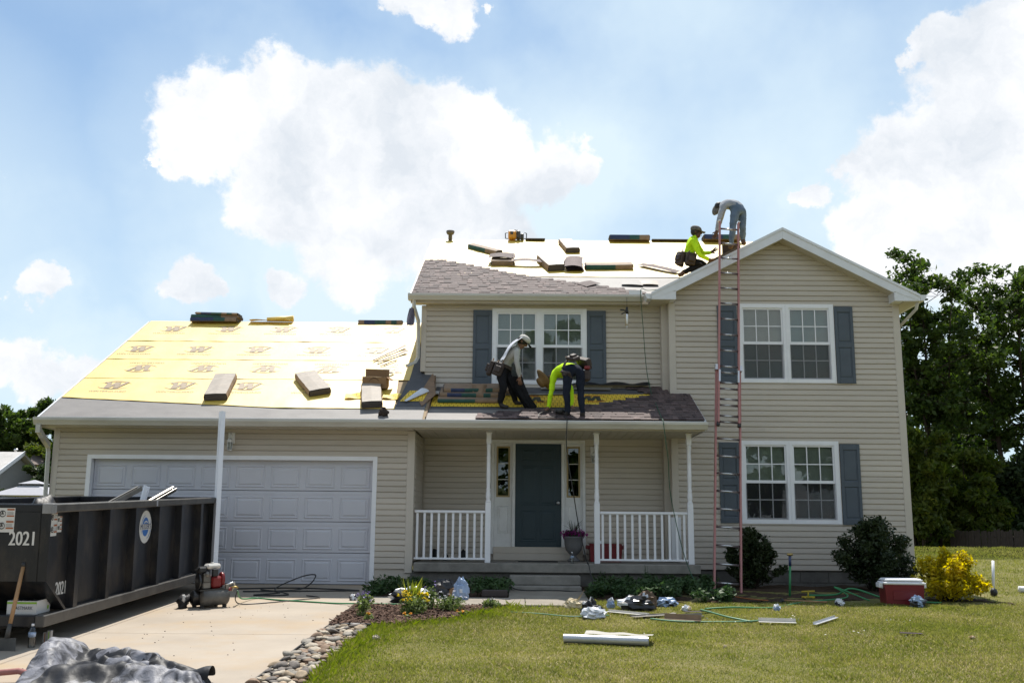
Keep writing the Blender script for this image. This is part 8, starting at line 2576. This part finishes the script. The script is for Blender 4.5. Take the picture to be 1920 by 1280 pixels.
    belt(t, V['pelvis'] + ax1.normalized() * 0.05, ax1, 0.155, 0.15, Vector((-1, 0, 0)), None, ((0, 0.20, 0.24, 0.085), (75, 0.17, 0.22, 0.07), (-60, 0.15, 0.18, 0.06)))
    b = MB()
    hN = V['haN']
    b.grid(lambda u, v: Vector((hN.x - 0.02 + 0.46 * v + 0.10 * (u - .5) * (1.4 - v), hN.y + 0.02 + (u - .5) * 0.16 + 0.1 * v, hN.z - 0.03 - 0.62 * v ** 0.72 - 0.03 * math.sin(u * 6) + 0.06 * (u - .5) * (1 + v))), 8, 16)
    b.grid(lambda u, v: Vector((hN.x - 0.22 + 0.40 * v + 0.26 * u * (1 - v * 0.3), hN.y + 0.06 + 0.03 * math.sin(u * 7), hN.z + 0.10 - 0.70 * v ** 0.8)), 8, 14)
    b.build('felt_sheet', BLACKT, None, 'black felt sheet hanging from the grey-shirted roofer\'s hand to the porch roof', 'felt sheet')
    # 2: lime shirt, bent double, brown hat
    t, V, fd, ud, rd = person('roofer in a lime shirt and dark trousers bent double at the porch gutter', J2, LIME, NAVYT, BOOTK, SKINB, (0.35, 0.65, -0.65), (-0.78, -0.28, -0.45), belly=0.15)
    b = MB(); M = frame_matrix(V['head'] + ud * 0.03, rd, fd) ; Mh = Matrix((rd, fd, ud)).transposed().to_4x4(); Mh.translation = V['head'] + ud * 0.045
    b.lathe([(0.225, -0.035), (0.235, -0.030), (0.16, 0.005), (0.105, 0.02), (0.10, 0.075), (0.085, 0.10), (0.03, 0.11)], 22, M=Mh); b.build('brimmed_hat', STRAW, t)
    ax2 = V['spine'] - V['pelvis']
    belt(t, V['pelvis'] + ax2.normalized() * 0.10, ax2, 0.165, 0.15, Vector((1, 0, 0)), None, ((-20, 0.20, 0.24, 0.11), (-100, 0.16, 0.20, 0.07), (150, 0.15, 0.20, 0.06)))
    b = MB(); p = V['pelvis'] + Vector((0.19, -0.03, 0.02)); b.bevbox(p.x - 0.03, p.x + 0.07, p.y - 0.05, p.y + 0.03, p.z - 0.04, p.z + 0.02, 0.012); b.build('tape_measure', REDP, t)
    p = V['pelvis'] + Vector((0.14, 0.0, 0))
    b = MB(); b.bevbox(p.x - 0.0, p.x + 0.13, p.y - 0.08, p.y + 0.08, p.z - 0.22, p.z - 0.03, 0.03); b.build('side_pouch', BELTM, t)
    ng = thing('nail_gun', 'black nail gun on the new shingles between the bent roofer\'s hand and foot', 'nail gun', (0.66, 17.0, 2.9))
    p = on_slope(0.70, 17.02, zP, SP, 0.03)
    b = MB(); b.bevbox(p.x - 0.09, p.x + 0.06, p.y - 0.035, p.y + 0.035, p.z + 0.02, p.z + 0.09, 0.02); b.tube([p + Vector((0.05, 0, 0.06)), p + Vector((0.16, 0, 0.03))], 0.024, 8); b.build('gun_body', BLACKM, ng)
    b = MB(); b.lathe([(0.05, -0.02), (0.055, 0), (0.05, 0.02)], 14, M=Matrix.Translation(p + Vector((0.0, -0.06, 0.05))) @ Matrix.Rotation(rad(90), 4, 'X')); b.build('nail_magazine', BLACKM, ng)
    # 3: lime shirt, kneeling behind the gable rake
    t, V, fd, ud, rd = person('roofer in a lime shirt and grey cap kneeling behind the gable rake', J3, LIME, BLACKT, BOOTB, SKIND, (0.93, -0.25, -0.15), (-0.08, 0.0, 1.0))
    cap(t, V['head'], fd, ud, rd, CAPG, True, CAPG)
    ax3 = V['spine'] - V['pelvis']
    belt(t, V['pelvis'] + ax3.normalized() * 0.05, ax3, 0.15, 0.14, Vector((-1, 0, 0)), None, ((30, 0.20, 0.22, 0.08), (-50, 0.17, 0.2, 0.07), (100, 0.2, 0.22, 0.08)))
    # 4: jeans, bending over by the ladder top
    t, V, fd, ud, rd = person('roofer in a blue-grey shirt and faded jeans bending over behind the ladder top', J4, GREYD, JEANS, BOOTB, SKIND, (-0.25, 0.45, -0.80), (-0.75, 0.0, -0.60), belly=0.175)
    cap(t, V['head'], fd, ud, rd, CAPG, False)
    gM = frame_matrix((4.02, 18.95, 6.528 - SW * 0.88 + 0.02), (1, 0, SW), (0, 1, 0))
    bundle(gM, 'dark kraft bundle on the gable slope under the bending roofer', 0.62, 0.40, 0.16, 'bare')
    b = MB(); b.box(-0.02, 0.34, -0.012, 0.012, 0.16, 0.42, 0, frame_matrix((4.02, 19.1, 6.528 - SW * 0.88 + 0.02), (1, 0, 0), (0, 1, 0))); b.build('cardboard_sheet', mat('dark_card', (0.06, 0.035, 0.02), rough=0.8, var=0.2), None, 'brown board standing on the bundle behind the jeans of the upper roofer', 'board')


build_people()
